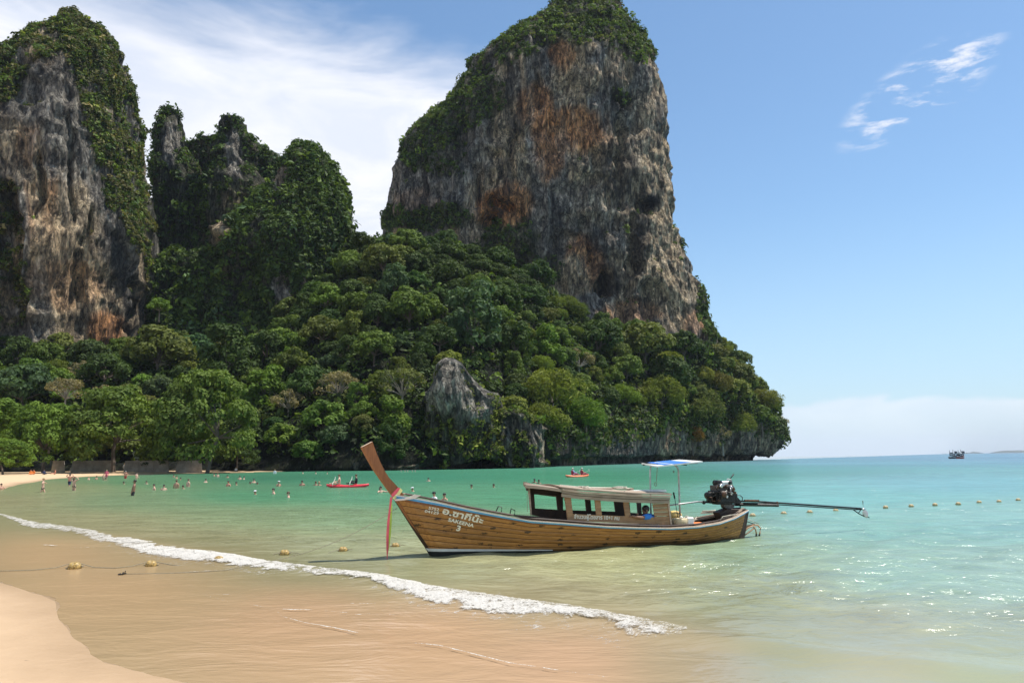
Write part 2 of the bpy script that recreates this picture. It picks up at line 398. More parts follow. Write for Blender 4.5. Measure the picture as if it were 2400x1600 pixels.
# colour of the water itself by place: sandy near the beach, green over the bay, blue offshore
WC = [(-300, 1140, 150, 140, 95), (20, 1150, 146, 140, 92), (100, 1118, 140, 145, 92), (300, 1108, 80, 135, 85), (600, 1096, 42, 122, 84), (900, 1092, 40, 132, 96),
      (1300, 1090, 45, 138, 98), (1500, 1085, 48, 138, 105), (1700, 1075, 62, 140, 130), (1900, 1060, 78, 138, 150), (2150, 1052, 82, 132, 152), (2400, 1050, 80, 130, 152),
      (2200, 1110, 88, 152, 154), (1900, 1140, 88, 160, 150), (300, 1150, 112, 138, 92), (600, 1140, 66, 138, 92), (900, 1140, 70, 142, 100), (1300, 1140, 74, 150, 108),
      (200, 1200, 140, 136, 90), (-200, 1250, 150, 138, 95), (600, 1190, 124, 142, 94), (800, 1190, 118, 148, 100), (500, 1240, 138, 134, 86), (800, 1260, 136, 140, 98),
      (700, 1292, 128, 124, 82), (1000, 1310, 138, 138, 94), (1400, 1290, 154, 152, 98), (1300, 1370, 140, 130, 90), (1700, 1270, 132, 156, 116), (1700, 1370, 142, 146, 104),
      (2000, 1210, 112, 164, 146), (2350, 1200, 112, 160, 148), (2100, 1320, 136, 170, 148), (2350, 1340, 140, 170, 150), (2000, 1440, 156, 156, 126), (2350, 1450, 156, 164, 136),
      (1800, 1490, 152, 152, 108), (2300, 1545, 160, 166, 124), (1600, 1520, 172, 150, 110), (2000, 1565, 170, 164, 124), (2400, 1650, 168, 166, 126),
      (100, 1270, 176, 140, 92), (300, 1340, 178, 142, 94), (700, 1410, 182, 142, 98), (1000, 1450, 182, 142, 98), (1300, 1510, 184, 144, 104), (1300, 1650, 190, 150, 108), (400, 1290, 160, 134, 90)]
WC = np.array(WC, float)
# r spacing fine near the eye, wide far away
r = [6.2]; d0 = (1 / 6.2) / 400
while r[-1] < 16000:
    a = 1 / r[-1] - d0; nx = 1 / a if a > 1e-6 else 1e9
    r.append(min(nx, r[-1] * 1.06))
rr = np.array(r); th = np.linspace(R_(-62), R_(62), 760)
TH, RR = np.meshgrid(th, rr); X = RR * np.sin(TH); Y = RR * np.cos(TH)
D = coast_d(X, Y); far = RR
Z = np.zeros_like(X); wr = np.random.default_rng(3)
cell = np.maximum(np.gradient(rr)[:, None] * np.ones_like(TH), RR * (th[1] - th[0]))
damp = sst(D, 4.0, 10.0) * 0.92 + 0.08 * sst(D, 0.2, 3)
main = R_(-80)
for k in range(25):
    wl = 0.28 * (1.10 ** k) * wr.uniform(0.9, 1.1); ang = main + wr.normal(0, 0.45); a = 0.0072 * wl ** 0.75 * wr.uniform(0.6, 1.3)
    f_ = np.clip((wl / cell - 2.5) / 2.5, 0, 1)
    wxp = X + 0.5 * vnoise(np.stack([X * 0.21, Y * 0.21, X * 0], -1), 50 + k % 5) * wl
    ph = 2 * math.pi * (wxp * math.cos(ang) + Y * math.sin(ang)) / wl + wr.uniform(0, 6.28)
    Z += f_ * a * (np.sin(ph) + 0.25 * np.sin(2 * ph + 0.6))
Z *= damp
sw = [(-60, 1199), (593, 1322), (819, 1352), (1061, 1400), (1253, 1428), (1423, 1462), (1640, 1494), (1900, 1530), (2150, 1560), (2420, 1588)]
SW = np.array([gz(*p)[:2] for p in sw]); 
def poly_d(X, Y, PL):
    best = np.full(X.shape, 1e9)
    for a, b in zip(PL[:-1], PL[1:]):
        d = b - a; L = (d ** 2).sum(); t = np.clip(((X - a[0]) * d[0] + (Y - a[1]) * d[1]) / L, 0, 1)
        best = np.minimum(best, np.hypot(X - (a[0] + t * d[0]), Y - (a[1] + t * d[1])))
    return best
dsw = poly_d(X, Y, SW); Z += 0.075 * np.exp(-(dsw / 0.45) ** 2) * sst(Y, 3, 9) * (1 + 0.3 * vnoise(np.stack([X, Y, X * 0], -1), 77))
Z[far > 400] = 0
V = np.stack([X, Y, Z], -1)
qx, qy = proj(np.stack([X, Y, np.zeros_like(X)], -1).reshape(-1, 3))
warpx = 60 * fbm(np.stack([X * 0.02, Y * 0.02, X * 0], -1).reshape(-1, 3), 3, 3); 
yy = np.clip(qy, 1048, 1700); ly = 95 * np.log((yy - 1030) / 12.0)
num = 0; den = 0
for (px, py, cr_, cg_, cb_) in WC:
    lp = 95 * math.log((max(py, 1048) - 1030) / 12.0)
    w = 1.0 / ((((np.clip(qx, -500, 2700) + warpx - px) / 300.0) ** 2 + ((ly - lp) / 28.0) ** 2) + 0.25) ** 2
    num = num + w[:, None] * lin((cr_, cg_, cb_)) * (1.25 if (px < 1500 and py > 1255) else 1.0); den = den + w
WCOL = num / den[:, None]
patch = fbm(np.stack([X.ravel() * 0.03, Y.ravel() * 0.018, X.ravel() * 0], -1), 4, 21)
WCOL = WCOL * (1 + 0.16 * patch[:, None]); WCOL = WCOL + (WCOL.mean(1, keepdims=True) - WCOL) * 0.19
keep = (D.ravel() > -2.5)
F = grid_faces(len(rr), len(th)); F = F[keep[F].all(1)]
me = np_mesh('sea', V, F, True); vcol(me, 'wcol', WCOL * 0.90)
dep = np.clip(-sand_z(X, Y), -1, 5).ravel()
alp = np.clip((dep + 0.004) / 0.05, 0, 1); alp = np.where(D.ravel() > 12, 1, alp)
calm = 0.16 + 0.84 * sst(D.ravel() + 1.2 * vnoise(V.reshape(-1, 3) * np.array([.5, .5, 0]), 8), 3.5, 9.0)
vcol(me, 'alp', np.stack([alp, calm, alp], 1))
m, T, out = new_mat('sea_water')
tcn = T.nt.nodes.new('ShaderNodeTexCoord').outputs['Object']
geo = T.nt.nodes.new('ShaderNodeNewGeometry'); cd = T.nt.nodes.new('ShaderNodeCameraData')
dist = T.nt.nodes.new('ShaderNodeVectorMath'); dist.operation = 'LENGTH'; T.link(tcn, dist.inputs[0]); dl = dist.outputs['Value']
a1 = T.noise(T.mapping(tcn, scale=(0.55, 1.2, 1), rot=(0, 0, R_(22))), 4.5, 4, 0.55, 0.4)
a2 = T.noise(T.mapping(tcn, scale=(0.6, 1.1, 1), rot=(0, 0, R_(12))), 1.1, 4, 0.6, 0.6)
a3 = T.noise(T.mapping(tcn, scale=(0.5, 1.2, 1), rot=(0, 0, R_(5))), 0.16, 4, 0.6, 0.3)
w1 = T.math('SUBTRACT', 1.0, T.sstep(dl, 14.0, 60.0)); w2 = T.math('SUBTRACT', 1.0, T.sstep(dl, 60.0, 400.0))
hs = T.math('ADD', T.math('MULTIPLY', T.math('MULTIPLY', a1, w1), 0.055), T.math('MULTIPLY', T.math('MULTIPLY', a2, T.mrange(w2, 0, 1, 1.3, 1)), 0.26))
hs = T.math('ADD', hs, T.math('MULTIPLY', a3, T.mrange(w2, 0, 1, 1.6, 0.22)))
als = T.sep(T.attr('alp')); calm_ = als[1]
alpha = T.sstep(T.math('ADD', als[0], T.math('MULTIPLY', T.math('SUBTRACT', T.noise(tcn, 1.6, 6, 0.6), 0.5), 0.16)), 0.090, 0.094)
nrm = T.bump(T.math('MULTIPLY', hs, T.math('MULTIPLY', calm_, T.mrange(alpha, 0, 1, 0.15, 1.0))), 1.0, 1.0)
wc = T.attr('wcol')
rip = T.mrange(T.math('ADD', T.math('MULTIPLY', a2, 0.6), T.math('MULTIPLY', a3, 0.4)), 0.38, 0.62, 0.84, 1.16)
rip = T.math('ADD', 1.0, T.math('MULTIPLY', T.math('SUBTRACT', rip, 1.0), calm_))
wc = T.mix(1.0, wc, T.comb(rip, rip, rip), 'MULTIPLY')
df = T.nt.nodes.new('ShaderNodeBsdfDiffuse'); T.link(wc, df.inputs['Color'])
tp = T.nt.nodes.new('ShaderNodeBsdfTransparent')
mx = T.nt.nodes.new('ShaderNodeMixShader'); T.link(alpha, mx.inputs[0]); T.link(tp.outputs[0], mx.inputs[1]); T.link(df.outputs[0], mx.inputs[2])
fr = T.nt.nodes.new('ShaderNodeFresnel'); fr.inputs['IOR'].default_value = 1.333; T.link(nrm, fr.inputs['Normal'])
gl = T.nt.nodes.new('ShaderNodeBsdfGlossy'); gl.inputs['Roughness'].default_value = 0.11; T.link(nrm, gl.inputs['Normal'])
T.link(T.mrange(dl, 10, 300, 0.16, 0.25), gl.inputs['Roughness'])
mx2 = T.nt.nodes.new('ShaderNodeMixShader'); T.link(T.math('MULTIPLY', T.math('MULTIPLY', T.math('MINIMUM', fr.outputs[0], 0.42), T.math('SUBTRACT', 1.0, geo.outputs['Backfacing'])), T.mrange(alpha, 0, 1, 0.6, 1.0)), mx2.inputs[0])
T.link(mx.outputs[0], mx2.inputs[1]); T.link(gl.outputs[0], mx2.inputs[2]); T.link(mx2.outputs[0], out.inputs['Surface'])
tag(obj('sea', me, m), kind='structure')

# ------------------------------------------------------------------ foam
m, T, out = new_mat('foam')
t = T.nt.nodes.new('ShaderNodeTexCoord').outputs['Object']; a = T.sep(T.attr('fm'))
n = T.noise(T.mapping(t, scale=(1, 1, 1)), 5.0, 7, 0.75, 0.8); n2 = T.noise(t, 30, 5, 0.75)
k = T.math('ADD', T.math('MULTIPLY', n, 0.6), T.math('MULTIPLY', n2, 0.4)); k = T.math('ADD', T.math('MULTIPLY', T.math('SUBTRACT', k, 0.5), 2.1), 0.5)
msk = T.math('MULTIPLY', T.sstep(T.math('SUBTRACT', T.math('ADD', a[0], k), 1.0), -0.05, 0.28), 0.92)
p = principled(T, None, T.mix(n2, (0.50, 0.45, 0.37), (0.84, 0.81, 0.75)), 0.55, 0, 0.4, T.bump(n2, 0.8, 0.03))
tp = T.nt.nodes.new('ShaderNodeBsdfTransparent'); mx = T.nt.nodes.new('ShaderNodeMixShader')
T.link(msk, mx.inputs[0]); T.link(tp.outputs[0], mx.inputs[1]); T.link(p.outputs[0], mx.inputs[2]); T.link(mx.outputs[0], out.inputs['Surface'])
M_foam = m
UP = [(-80, 1194), (0, 1207), (69, 1225), (172, 1240), (268, 1258), (364, 1279), (497, 1296), (593, 1312), (727, 1334), (790, 1345), (819, 1338), (955, 1366), (1061, 1373), (1160, 1382), (1253, 1397), (1423, 1438), (1550, 1467), (1630, 1488), (1660, 1495)]
LO = [(-80, 1199), (0, 1213), (69, 1239), (172, 1256), (268, 1285), (364, 1310), (497, 1328), (593, 1344), (727, 1356), (790, 1360), (819, 1368), (955, 1407), (1061, 1440), (1160, 1456), (1253, 1468), (1423, 1496), (1550, 1514), (1630, 1511), (1660, 1503)]
ST = [.7, .8, .85, .78, .9, .95, 1, 1, .9, .8, .9, 1, 1, 1, 1, .95, .82, .62, .1]
UPw = np.array([gz(*p)[:2] for p in UP]); LOw = np.array([gz(*p)[:2] for p in LO])
cl = np.concatenate([[0], np.cumsum(np.hypot(*(np.diff((UPw + LOw) / 2, axis=0).T)))])
NS, NW = 1500, 46
s_ = np.linspace(0, cl[-1], NS); u_ = np.linspace(-0.35, 1.45, NW)
ux = np.interp(s_, cl, UPw[:, 0]); uy = np.interp(s_, cl, UPw[:, 1]); lx = np.interp(s_, cl, LOw[:, 0]); ly_ = np.interp(s_, cl, LOw[:, 1]); stg = np.interp(s_, cl, ST)
def smooth(a, k=25): return np.convolve(np.pad(a, k, 'edge'), np.ones(2 * k + 1) / (2 * k + 1), 'valid')
ux, uy, lx, ly_ = map(smooth, (ux, uy, lx, ly_))
FX = ux[:, None] * (1 - u_) + lx[:, None] * u_; FY = uy[:, None] * (1 - u_) + ly_[:, None] * u_
P = np.stack([FX, FY, FX * 0], -1)
jag = 0.20 * fbm(P * 1.1, 4, 61) + 0.22 * fbm(P * np.array([0.35, 0.35, 0]), 2, 62) + 0.16 * fbm(P * 4.5, 3, 63); uu = u_[None, :] + jag
prof = sst(uu, -0.08, 0.16) * (1 - sst(uu, 0.62, 1.02))
tail = 0.46 * sst(uu, 0.6, 0.9) * (1 - sst(uu, 1.0, 1.4)) + 0.30 * (1 - sst(np.abs(uu - 0.0), 0.1, 0.35))
pa = 0.79 - 0.11 * sst(s_, np.interp(955, [p[0] for p in UP], cl) - .5, np.interp(1061, [p[0] for p in UP], cl))[:, None] * (1 - sst(uu, 0.38, 0.55))
fm = np.clip(np.maximum(prof * pa, tail) * stg[:, None], 0, 1)
pa = pa * 0.97
streak = fbm(P * np.array([0.9, 3.5, 1]), 3, 8)
fm = fm - 0.20 * np.clip(streak, 0, 1) * (1 - prof * 0.4)
FZ = 0.004 + 0.012 * prof * stg[:, None] + 0.012 * prof * (ridged(P * 7.0, 3, 3) + 0.5) * stg[:, None] + 0.010 * fbm(P * 16, 2, 4) * prof
FZ += 0.075 * np.exp(-(poly_d(FX, FY, SW) / 0.45) ** 2)
me = np_mesh('wave_foam', np.stack([FX, FY, FZ], -1), grid_faces(NS, NW), True); vcol(me, 'fm', fm.ravel())
tag(obj('wave_foam', me, M_foam), 'white foam of the small wave breaking along the beach', 'foam', kind='stuff')
def strand(pts, width, strength, seed, z=0.02):
    W_ = np.array([gz(*p)[:2] for p in pts]); c = np.concatenate([[0], np.cumsum(np.hypot(*np.diff(W_, axis=0).T))])
    n = int(c[-1] / 0.03) + 2; s = np.linspace(0, c[-1], n); x = np.interp(s, c, W_[:, 0]); y = np.interp(s, c, W_[:, 1])
    wob = 0.10 * fbm(np.stack([s * 0.8, s * 0, s * 0 + seed], -1), 4, seed)
    tx = np.gradient(x); ty = np.gradient(y); L = np.hypot(tx, ty); nx, ny = -ty / L, tx / L
    u = np.linspace(-1, 1, 9); wd = 0.7 * width * (0.6 + 0.8 * np.abs(fbm(np.stack([s * 1.5, s * 0, s * 0 + 9], -1), 3, seed + 4)))
    Xs = (x + nx * wob)[:, None] + nx[:, None] * u * wd[:, None]; Ys = (y + ny * wob)[:, None] + ny[:, None] * u * wd[:, None]
    on = sst(fbm(np.stack([s * 0.9, s * 0, s * 0 + 3], -1), 3, seed + 8), -0.35, 0.15)
    f = (1 - np.abs(u)[None, :] ** 2) * strength * 0.95 * (0.35 + 0.65 * on)[:, None] * np.sin(np.linspace(0, math.pi, n))[:, None] ** 0.35
    Zs = np.maximum(sand_z(Xs, Ys), 0) + z + 0.012 * (1 - u ** 2)[None, :]
    return np.stack([Xs, Ys, Zs], -1).reshape(-1, 3), grid_faces(n, 9), f.ravel()
strands = [([(446, 1387), (547, 1413), (635, 1431), (658, 1448), (716, 1463), (811, 1482), (913, 1505), (1032, 1516), (1108, 1535), (1219, 1560), (1372, 1584), (1500, 1602), (1600, 1615)], 0.035, 0.80, 1),
           ([(482, 1395), (593, 1399), (723, 1391)], 0.05, 0.85, 2), ([(639, 1432), (727, 1433), (846, 1440)], 0.055, 0.85, 3),
           ([(520, 1406), (640, 1410), (760, 1402)], 0.03, 0.7, 4), ([(700, 1416), (860, 1418), (1000, 1412)], 0.03, 0.6, 5),
           ([(720, 1448), (860, 1442), (980, 1446)], 0.03, 0.55, 6), ([(1050, 1446), (1180, 1458), (1300, 1466)], 0.05, 0.6, 7),
           ([(96, 1278), (118, 1279), (140, 1281)], 0.10, 0.8, 8), ([(130, 1287), (210, 1284), (270, 1282)], 0.07, 0.62, 9),
           ([(300, 1352), (470, 1341), (600, 1332)], 0.03, 0.66, 10), ([(820, 1515), (940, 1522), (1010, 1530)], 0.03, 0.4, 11)]
Vs, Fs, As, o_ = [], [], [], 0
for pts, w_, s__, sd_ in strands:
    v, f, a = strand(pts, w_, s__, sd_); Vs.append(v); Fs.append(f + o_); As.append(a); o_ += len(v)
me = np_mesh('foam_lines', np.concatenate(Vs), np.concatenate(Fs), True); vcol(me, 'fm', np.concatenate(As))
tag(obj('foam_lines', me, M_foam), 'thin foam threads left on the wet sand by the backwash', 'foam', kind='stuff')

# ================================================================== ROCK AND HILL
GREY, TAN, ORA, DRK, PALE, GRN = [np.array(c) for c in ((0.275, 0.255, 0.228), (0.50, 0.39, 0.26), (0.56, 0.27, 0.12), (0.035, 0.035, 0.038), (0.40, 0.37, 0.32), (0.035, 0.05, 0.018))]
def catmull(P, u):
    n = len(P); x = u * (n - 1); i = np.clip(x.astype(int), 0, n - 2); t = x - i
    g = lambda k: P[np.clip(k, 0, n - 1)]
    sh = (-1,) + (1,) * (P.ndim - 1); t = t.reshape(sh); p0, p1, p2, p3 = g(i - 1), g(i), g(i + 1), g(i + 2)
    return 0.5 * (2 * p1 + (p2 - p0) * t + (2 * p0 - 5 * p1 + 4 * p2 - p3) * t ** 2 + (3 * p1 - p0 - 3 * p2 + p3) * t ** 3)
def rock_tint(V, blobs, base=GREY, s=1.0, tan_=0.0):
    """stone colour: grey; tan, rust and black stains and painted cave shade by place"""
    px, py = proj(V)
    wob = 16 * fbm(V / 14.0, 3, 91); wob2 = 22 * fbm(V / np.array([9., 9., 26.]), 3, 92)
    px = px + wob; py = py + wob2
    C = np.tile(base, (len(V), 1))
    st1 = fbm(V / np.array([4.5, 4.5, 30.]), 4, 11); st2 = fbm(V / np.array([14., 14., 40.]), 3, 12)
    C = C + (TAN - C) * (sst(st2 + tan_, 0.02, 0.28) * 0.85)[:, None]
    st4 = fbm(V / np.array([9., 9., 18.]), 4, 15)
    for bx, by, rx, ry, kind, w in blobs:
        col = {'o': ORA, 't': TAN, 'd': DRK, 'g': GREY, 'p': PALE, 'v': GRN}[kind]
        e = ((px - bx) / rx) ** 2 + ((py - by) / ry) ** 2
        k = (1 - sst(e + 0.9 * st4, 0.35, 1.25)) * w
        C = C + (col - C) * np.clip(k, 0, 1)[:, None]
    C = C + (DRK - C) * (sst(st1, 0.20, 0.38) * 0.65)[:, None]
    C = C + (PALE - C) * (sst(-st1, 0.28, 0.50) * 0.35)[:, None]
    return C
VEG = []        # (position, normal, scale, colour) of bushes clinging to rock and filling gaps between the trees
def normals_of(V, nr, nc, wrap):
    G = V.reshape(nr, nc, 3)
    du = (np.roll(G, -1, 1) - np.roll(G, 1, 1)) if wrap else np.gradient(G, axis=1)
    dv = np.gradient(G, axis=0); N = np.cross(du, dv).reshape(-1, 3)
    return N / (np.linalg.norm(N, axis=1, keepdims=True) + 1e-9)
def rock_loft(name, rows, Dc, hd, NZ, NT_, blobs, vegf, label, cat, n_exp=2.6, amp=(3.0, 1.6, 0.8), dents=(), base=GREY, tan_=0.0, lean=0.0, inset=4, drop=6, nveg=0, vscale=(0.9, 1.9), vcolr=None, seed=0):
    rows = np.array(rows, float); rows[:, 1] += inset; rows[:, 2] -= inset * .7; rows[:, 0] += drop * np.clip(1 - np.arange(len(rows)) / 6.0, 0, 1); rows[:, 2] = np.maximum(rows[:, 2], rows[:, 1] + 6); # (py, px_left, px_right) traced at distance Dc
    PL = np.array([at(r_[1] * DS, r_[0] * DS, Dc) for r_ in rows]); PR = np.array([at(r_[2] * DS, r_[0] * DS, Dc) for r_ in rows])
    hw = np.linalg.norm(PR - PL, axis=1) / 2
    u = np.linspace(0, 1, NZ); cum = np.concatenate([[0], np.cumsum(np.abs(np.diff(rows[:, 0])) + 1)]); cum /= cum[-1]
    ip = lambda a: np.stack([np.interp(u, cum, a[:, k]) for k in range(a.shape[1])], 1) if a.ndim > 1 else np.interp(u, cum, a)
    PLu, PRu = ip(PL), ip(PR)
    kz = 3
    PLu = np.stack([smooth(PLu[:, i], kz) for i in range(3)], 1); PRu = np.stack([smooth(PRu[:, i], kz) for i in range(3)], 1)
    # crowd the vertices on the side facing the bay (theta = -90 deg)
    q = np.linspace(-1, 1, NT_, endpoint=False); th = -math.pi / 2 + math.pi * (0.55 * q + 0.45 * q ** 3)
    c, s = np.cos(th), np.sin(th); e = 2 / n_exp
    cx = np.sign(c) * np.abs(c) ** e; sy = np.sign(s) * np.abs(s) ** e
    for _it in range(5):          # widen or narrow each ring until its outline, seen round its depth, is the traced one
        mid = (PLu + PRu) / 2; half = (PRu - PLu) / 2; hwz = np.linalg.norm(half, axis=1)
        hdz = np.minimum(hd, hwz * 1.1 + 2)
        G = mid[:, None, :] + half[:, None, :] * cx[None, :, None]
        G[:, :, 1] += hdz[:, None] * sy[None, :]
        gx, gy = proj(G.reshape(-1, 3)); gx = gx.reshape(NZ, NT_); gy = gy.reshape(NZ, NT_); ar = np.arange(NZ)
        il = gx.argmin(1); ir = gx.argmax(1)
        eL = np.interp(gy[ar, il], rows[:, 0], rows[:, 1]) - gx[ar, il]; eR = np.interp(gy[ar, ir], rows[:, 0], rows[:, 2]) - gx[ar, ir]
        PLu[:, 0] += 0.9 * eL * DS * Dc / FPX; PRu[:, 0] += 0.9 * eR * DS * Dc / FPX
        bad = PRu[:, 0] - PLu[:, 0] < 0.8; mm = (PRu[:, 0] + PLu[:, 0]) / 2
        PLu[:, 0] = np.where(bad, mm - .4, PLu[:, 0]); PRu[:, 0] = np.where(bad, mm + .4, PRu[:, 0])
    V = G.reshape(-1, 3)
    N = np.stack([np.tile(cx * np.abs(cx) ** 0.6, NZ), np.tile(sy, NZ), np.zeros(NZ * NT_)], -1); N /= np.linalg.norm(N, axis=1, keepdims=True) + 1e-6
    S = np.array([1, 1, 0.30]); so = seed * 31.7
    d = amp[0] * fbm(V * S / 26.0 + so, 3, 1 + seed) + amp[1] * (ridged(V * np.array([1, 1, 0.26]) / 8.5 + so, 3, 5 + seed) - .55) + amp[2] * (ridged(V * np.array([1, 1, 0.35]) / 3.4 + so, 3, 9 + seed) - .5) + amp[1] * 0.8 * fbm(V * np.array([1, 1, 0.5]) / 6.0 + so, 3, 14 + seed)
    st = V[:, 2] / 17.0 + 1.2 * fbm(V / 30.0, 2, 44); d += amp[1] * 0.55 * (np.abs((st % 1) - 0.5) * 4 - 1) * 0.5
    px, py = proj(V)
    wob = 26 * fbm(V / 9.0, 4, 71); wob2 = 26 * fbm(V / 9.0, 4, 72)
    for bx, by, rx, ry, dep in dents:
        ee = ((px + wob - bx) / rx) ** 2 + ((py + wob2 - by) / ry) ** 2
        d -= dep * (1 - sst(ee, 0.2, 1.1)) * (N[:, 1] < 0.2)
    fade = np.repeat(np.clip(hwz / 6.0, 0.35, 1), NT_)
    V = V + N * (d * fade)[:, None]
    V[:, 2] += np.repeat(np.clip(hwz / 8.0, 0.1, 1), NT_) * 1.5 * fbm(V / 7.0, 3, 33 + seed)
    me = np_mesh(name, V, grid_faces(NZ, NT_, True)[:, ::-1], True)
    Cc = rock_tint(V, blobs, base, tan_=tan_) * 1.12
    px, py = proj(V); Nn = -normals_of(V, NZ, NT_, True)
    Nn = np.where((Nn * N).sum(1, keepdims=True) < 0, -Nn, Nn)
    vm = vegf(px + wob, py + wob2, V, Nn)
    Cc = Cc + (GRN - Cc) * np.clip(vm * 1.2, 0, 0.75)[:, None]
    vcol(me, 'tint', Cc)
    o = tag(obj(name, me, M_rock), label, cat)
    if nveg:
        A_ = np.repeat(hwz + 2, NT_) * np.tile(np.abs(np.gradient(th)), NZ)
        vis = (N[:, 1] < 0.35)
        w = vm * A_ * vis; w = w / w.sum()
        idx = rng.choice(len(V), nveg, p=w)
        sc_ = rng.uniform(*vscale, nveg) * np.where(rng.random(nveg) < 0.10, 1.7, 1.0)
        for i, s_v in zip(idx, sc_): VEG.append((V[i] + Nn[i] * s_v * 0.15, Nn[i], s_v, vcolr(px[i], py[i]) if vcolr else None))
    return o, V, Nn
def blobmask(px, py, L):
    m_ = np.zeros_like(px)
    for bx, by, rx, ry, w in L:
        m_ = np.maximum(m_, w * (1 - sst(((px - bx) / rx) ** 2 + ((py - by) / ry) ** 2, 0.5, 1.2)))
    return m_
# --- the great cliff
big_rows = [(4, 1318, 1428), (14, 1292, 1436), (30, 1262, 1436), (60, 1222, 1450), (85, 1195, 1478), (120, 1140, 1496), (150, 1100, 1508), (180, 1062, 1516), (230, 1028, 1526), (260, 1002, 1530), (290, 955, 1532), (330, 916, 1534),
            (370, 895, 1535), (430, 882, 1545), (480, 877, 1553), (520, 872, 1560), (580, 868, 1574), (640, 866, 1602), (690, 864, 1622), (740, 862, 1636), (790, 860, 1648), (850, 860, 1652), (900, 860, 1655)]
big_blobs = [(1290, 130, 35, 45, 'o', .8), (1230, 240, 40, 60, 'o', .75), (1330, 300, 80, 60, 'o', .9), (1260, 330, 50, 90, 'o', .8), (1390, 330, 60, 50, 'o', .6), (1180, 390, 40, 80, 't', .8), (1130, 340, 25, 60, 't', .6),
             (1350, 180, 40, 40, 't', .8), (1420, 150, 40, 40, 't', .7), (1140, 490, 60, 45, 'o', 1.), (1180, 470, 40, 50, 'o', .8), (1300, 450, 70, 40, 'g', .8), (1250, 560, 60, 80, 'g', .8), (1400, 250, 45, 70, 'g', .7),
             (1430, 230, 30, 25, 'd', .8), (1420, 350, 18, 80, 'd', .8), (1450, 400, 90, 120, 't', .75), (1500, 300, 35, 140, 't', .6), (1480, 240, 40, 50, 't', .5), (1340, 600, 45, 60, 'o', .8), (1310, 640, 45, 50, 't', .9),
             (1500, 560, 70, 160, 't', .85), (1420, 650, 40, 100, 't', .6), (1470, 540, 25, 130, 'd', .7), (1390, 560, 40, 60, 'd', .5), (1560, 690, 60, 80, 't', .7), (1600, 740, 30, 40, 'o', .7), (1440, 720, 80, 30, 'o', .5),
             (1490, 470, 28, 26, 'd', 1.), (1395, 650, 30, 38, 'd', .9), (980, 400, 90, 110, 'g', .9), (1050, 330, 80, 100, 'g', .8), (1040, 460, 60, 60, 'g', .7), (960, 470, 60, 30, 'o', .25), (1220, 120, 30, 50, 'g', .6), (1320, 60, 90, 30, 'v', .8)]  # dark blobs lying over the dents paint in the shade of the caves
big_dents = [(1490, 472, 26, 26, 7), (1392, 650, 26, 34, 9), (1150, 470, 34, 16, 8), (1125, 510, 30, 22, 8), (1455, 600, 14, 120, 7), (1300, 545, 40, 30, 4), (1235, 200, 8, 50, 3), (1425, 340, 14, 90, 4), (1430, 235, 26, 16, 4),
             (1350, 420, 60, 20, 2), (1200, 620, 40, 60, 5), (1100, 420, 14, 60, 4), (1500, 700, 30, 60, 4), (1070, 300, 30, 70, 3), (1345, 545, 10, 60, 4), (1560, 470, 20, 60, 3), (1180, 340, 9, 60, 3)]
def big_veg(px, py, V, Nn):
    edge_ = np.interp(py, [0, 60, 120, 180, 260, 330, 430], [1330, 1222, 1140, 1062, 1002, 916, 882])
    pch = 0.04 + 0.96 * sst(fbm(V / 8.0, 4, 17) + 0.5 * sst(Nn[:, 2], .1, .6), -0.02, 0.14)
    a = (pch if True else 1) * sst(-(py - np.interp(px, [850, 900, 960, 1040, 1120, 1200, 1300, 1400, 1500, 1560], [430, 350, 320, 250, 175, 125, 92, 100, 130, 150])), -14, 14)
    b = blobmask(px, py, [(1000, 300, 55, 60, .7), (960, 350, 50, 40, .6), (1100, 220, 60, 60, .55), (1020, 360, 60, 60, .35), (1060, 250, 60, 50, .5), (930, 500, 80, 25, 1), (1030, 500, 50, 30, .9), (1180, 560, 70, 60, .7), (1430, 225, 30, 22, .5),
                             (1470, 110, 40, 40, .7), (1560, 460, 14, 20, .5), (1620, 700, 14, 40, .9), (1640, 760, 20, 30, 1), (1575, 560, 8, 30, .4), (1250, 620, 40, 40, .5), (1150, 600, 90, 50, .8)])
    c = 0.10 * sst(Nn[:, 2], 0.45, 0.8)
    return np.clip(np.maximum(np.maximum(a, b), c), 0, 1)
def vc_mix(dark, light, p=0.3, third=None):
    def f(px, py):
        if third is not None and rng.random() < 0.12: return third
        return light if rng.random() < p else dark
    return f
G_dark = (0.058, 0.092, 0.029); G_mid = (0.112, 0.162, 0.038); G_yel = (0.165, 0.190, 0.042); G_oliv = (0.128, 0.148, 0.044); G_beige = (0.23, 0.195, 0.11); G_bright = (0.120, 0.190, 0.036); G_blue = (0.072, 0.118, 0.058); G_orng = (0.20, 0.115, 0.03)
big_rows = [(a, b + (13 if 50 < a < 400 else 4), c) for a, b, c in big_rows]
rock_loft('great_cliff', big_rows, 390.0, 55, 330, 470, big_blobs, big_veg, 'towering limestone cliff with orange and tan stains rising above the bay', 'cliff', amp=(2.6, 2.6, 1.5), dents=big_dents,
          nveg=5200, vscale=(0.7, 1.7), vcolr=vc_mix(G_dark, G_mid, 0.35, G_oliv), seed=1, inset=7, drop=12, tan_=0.10)
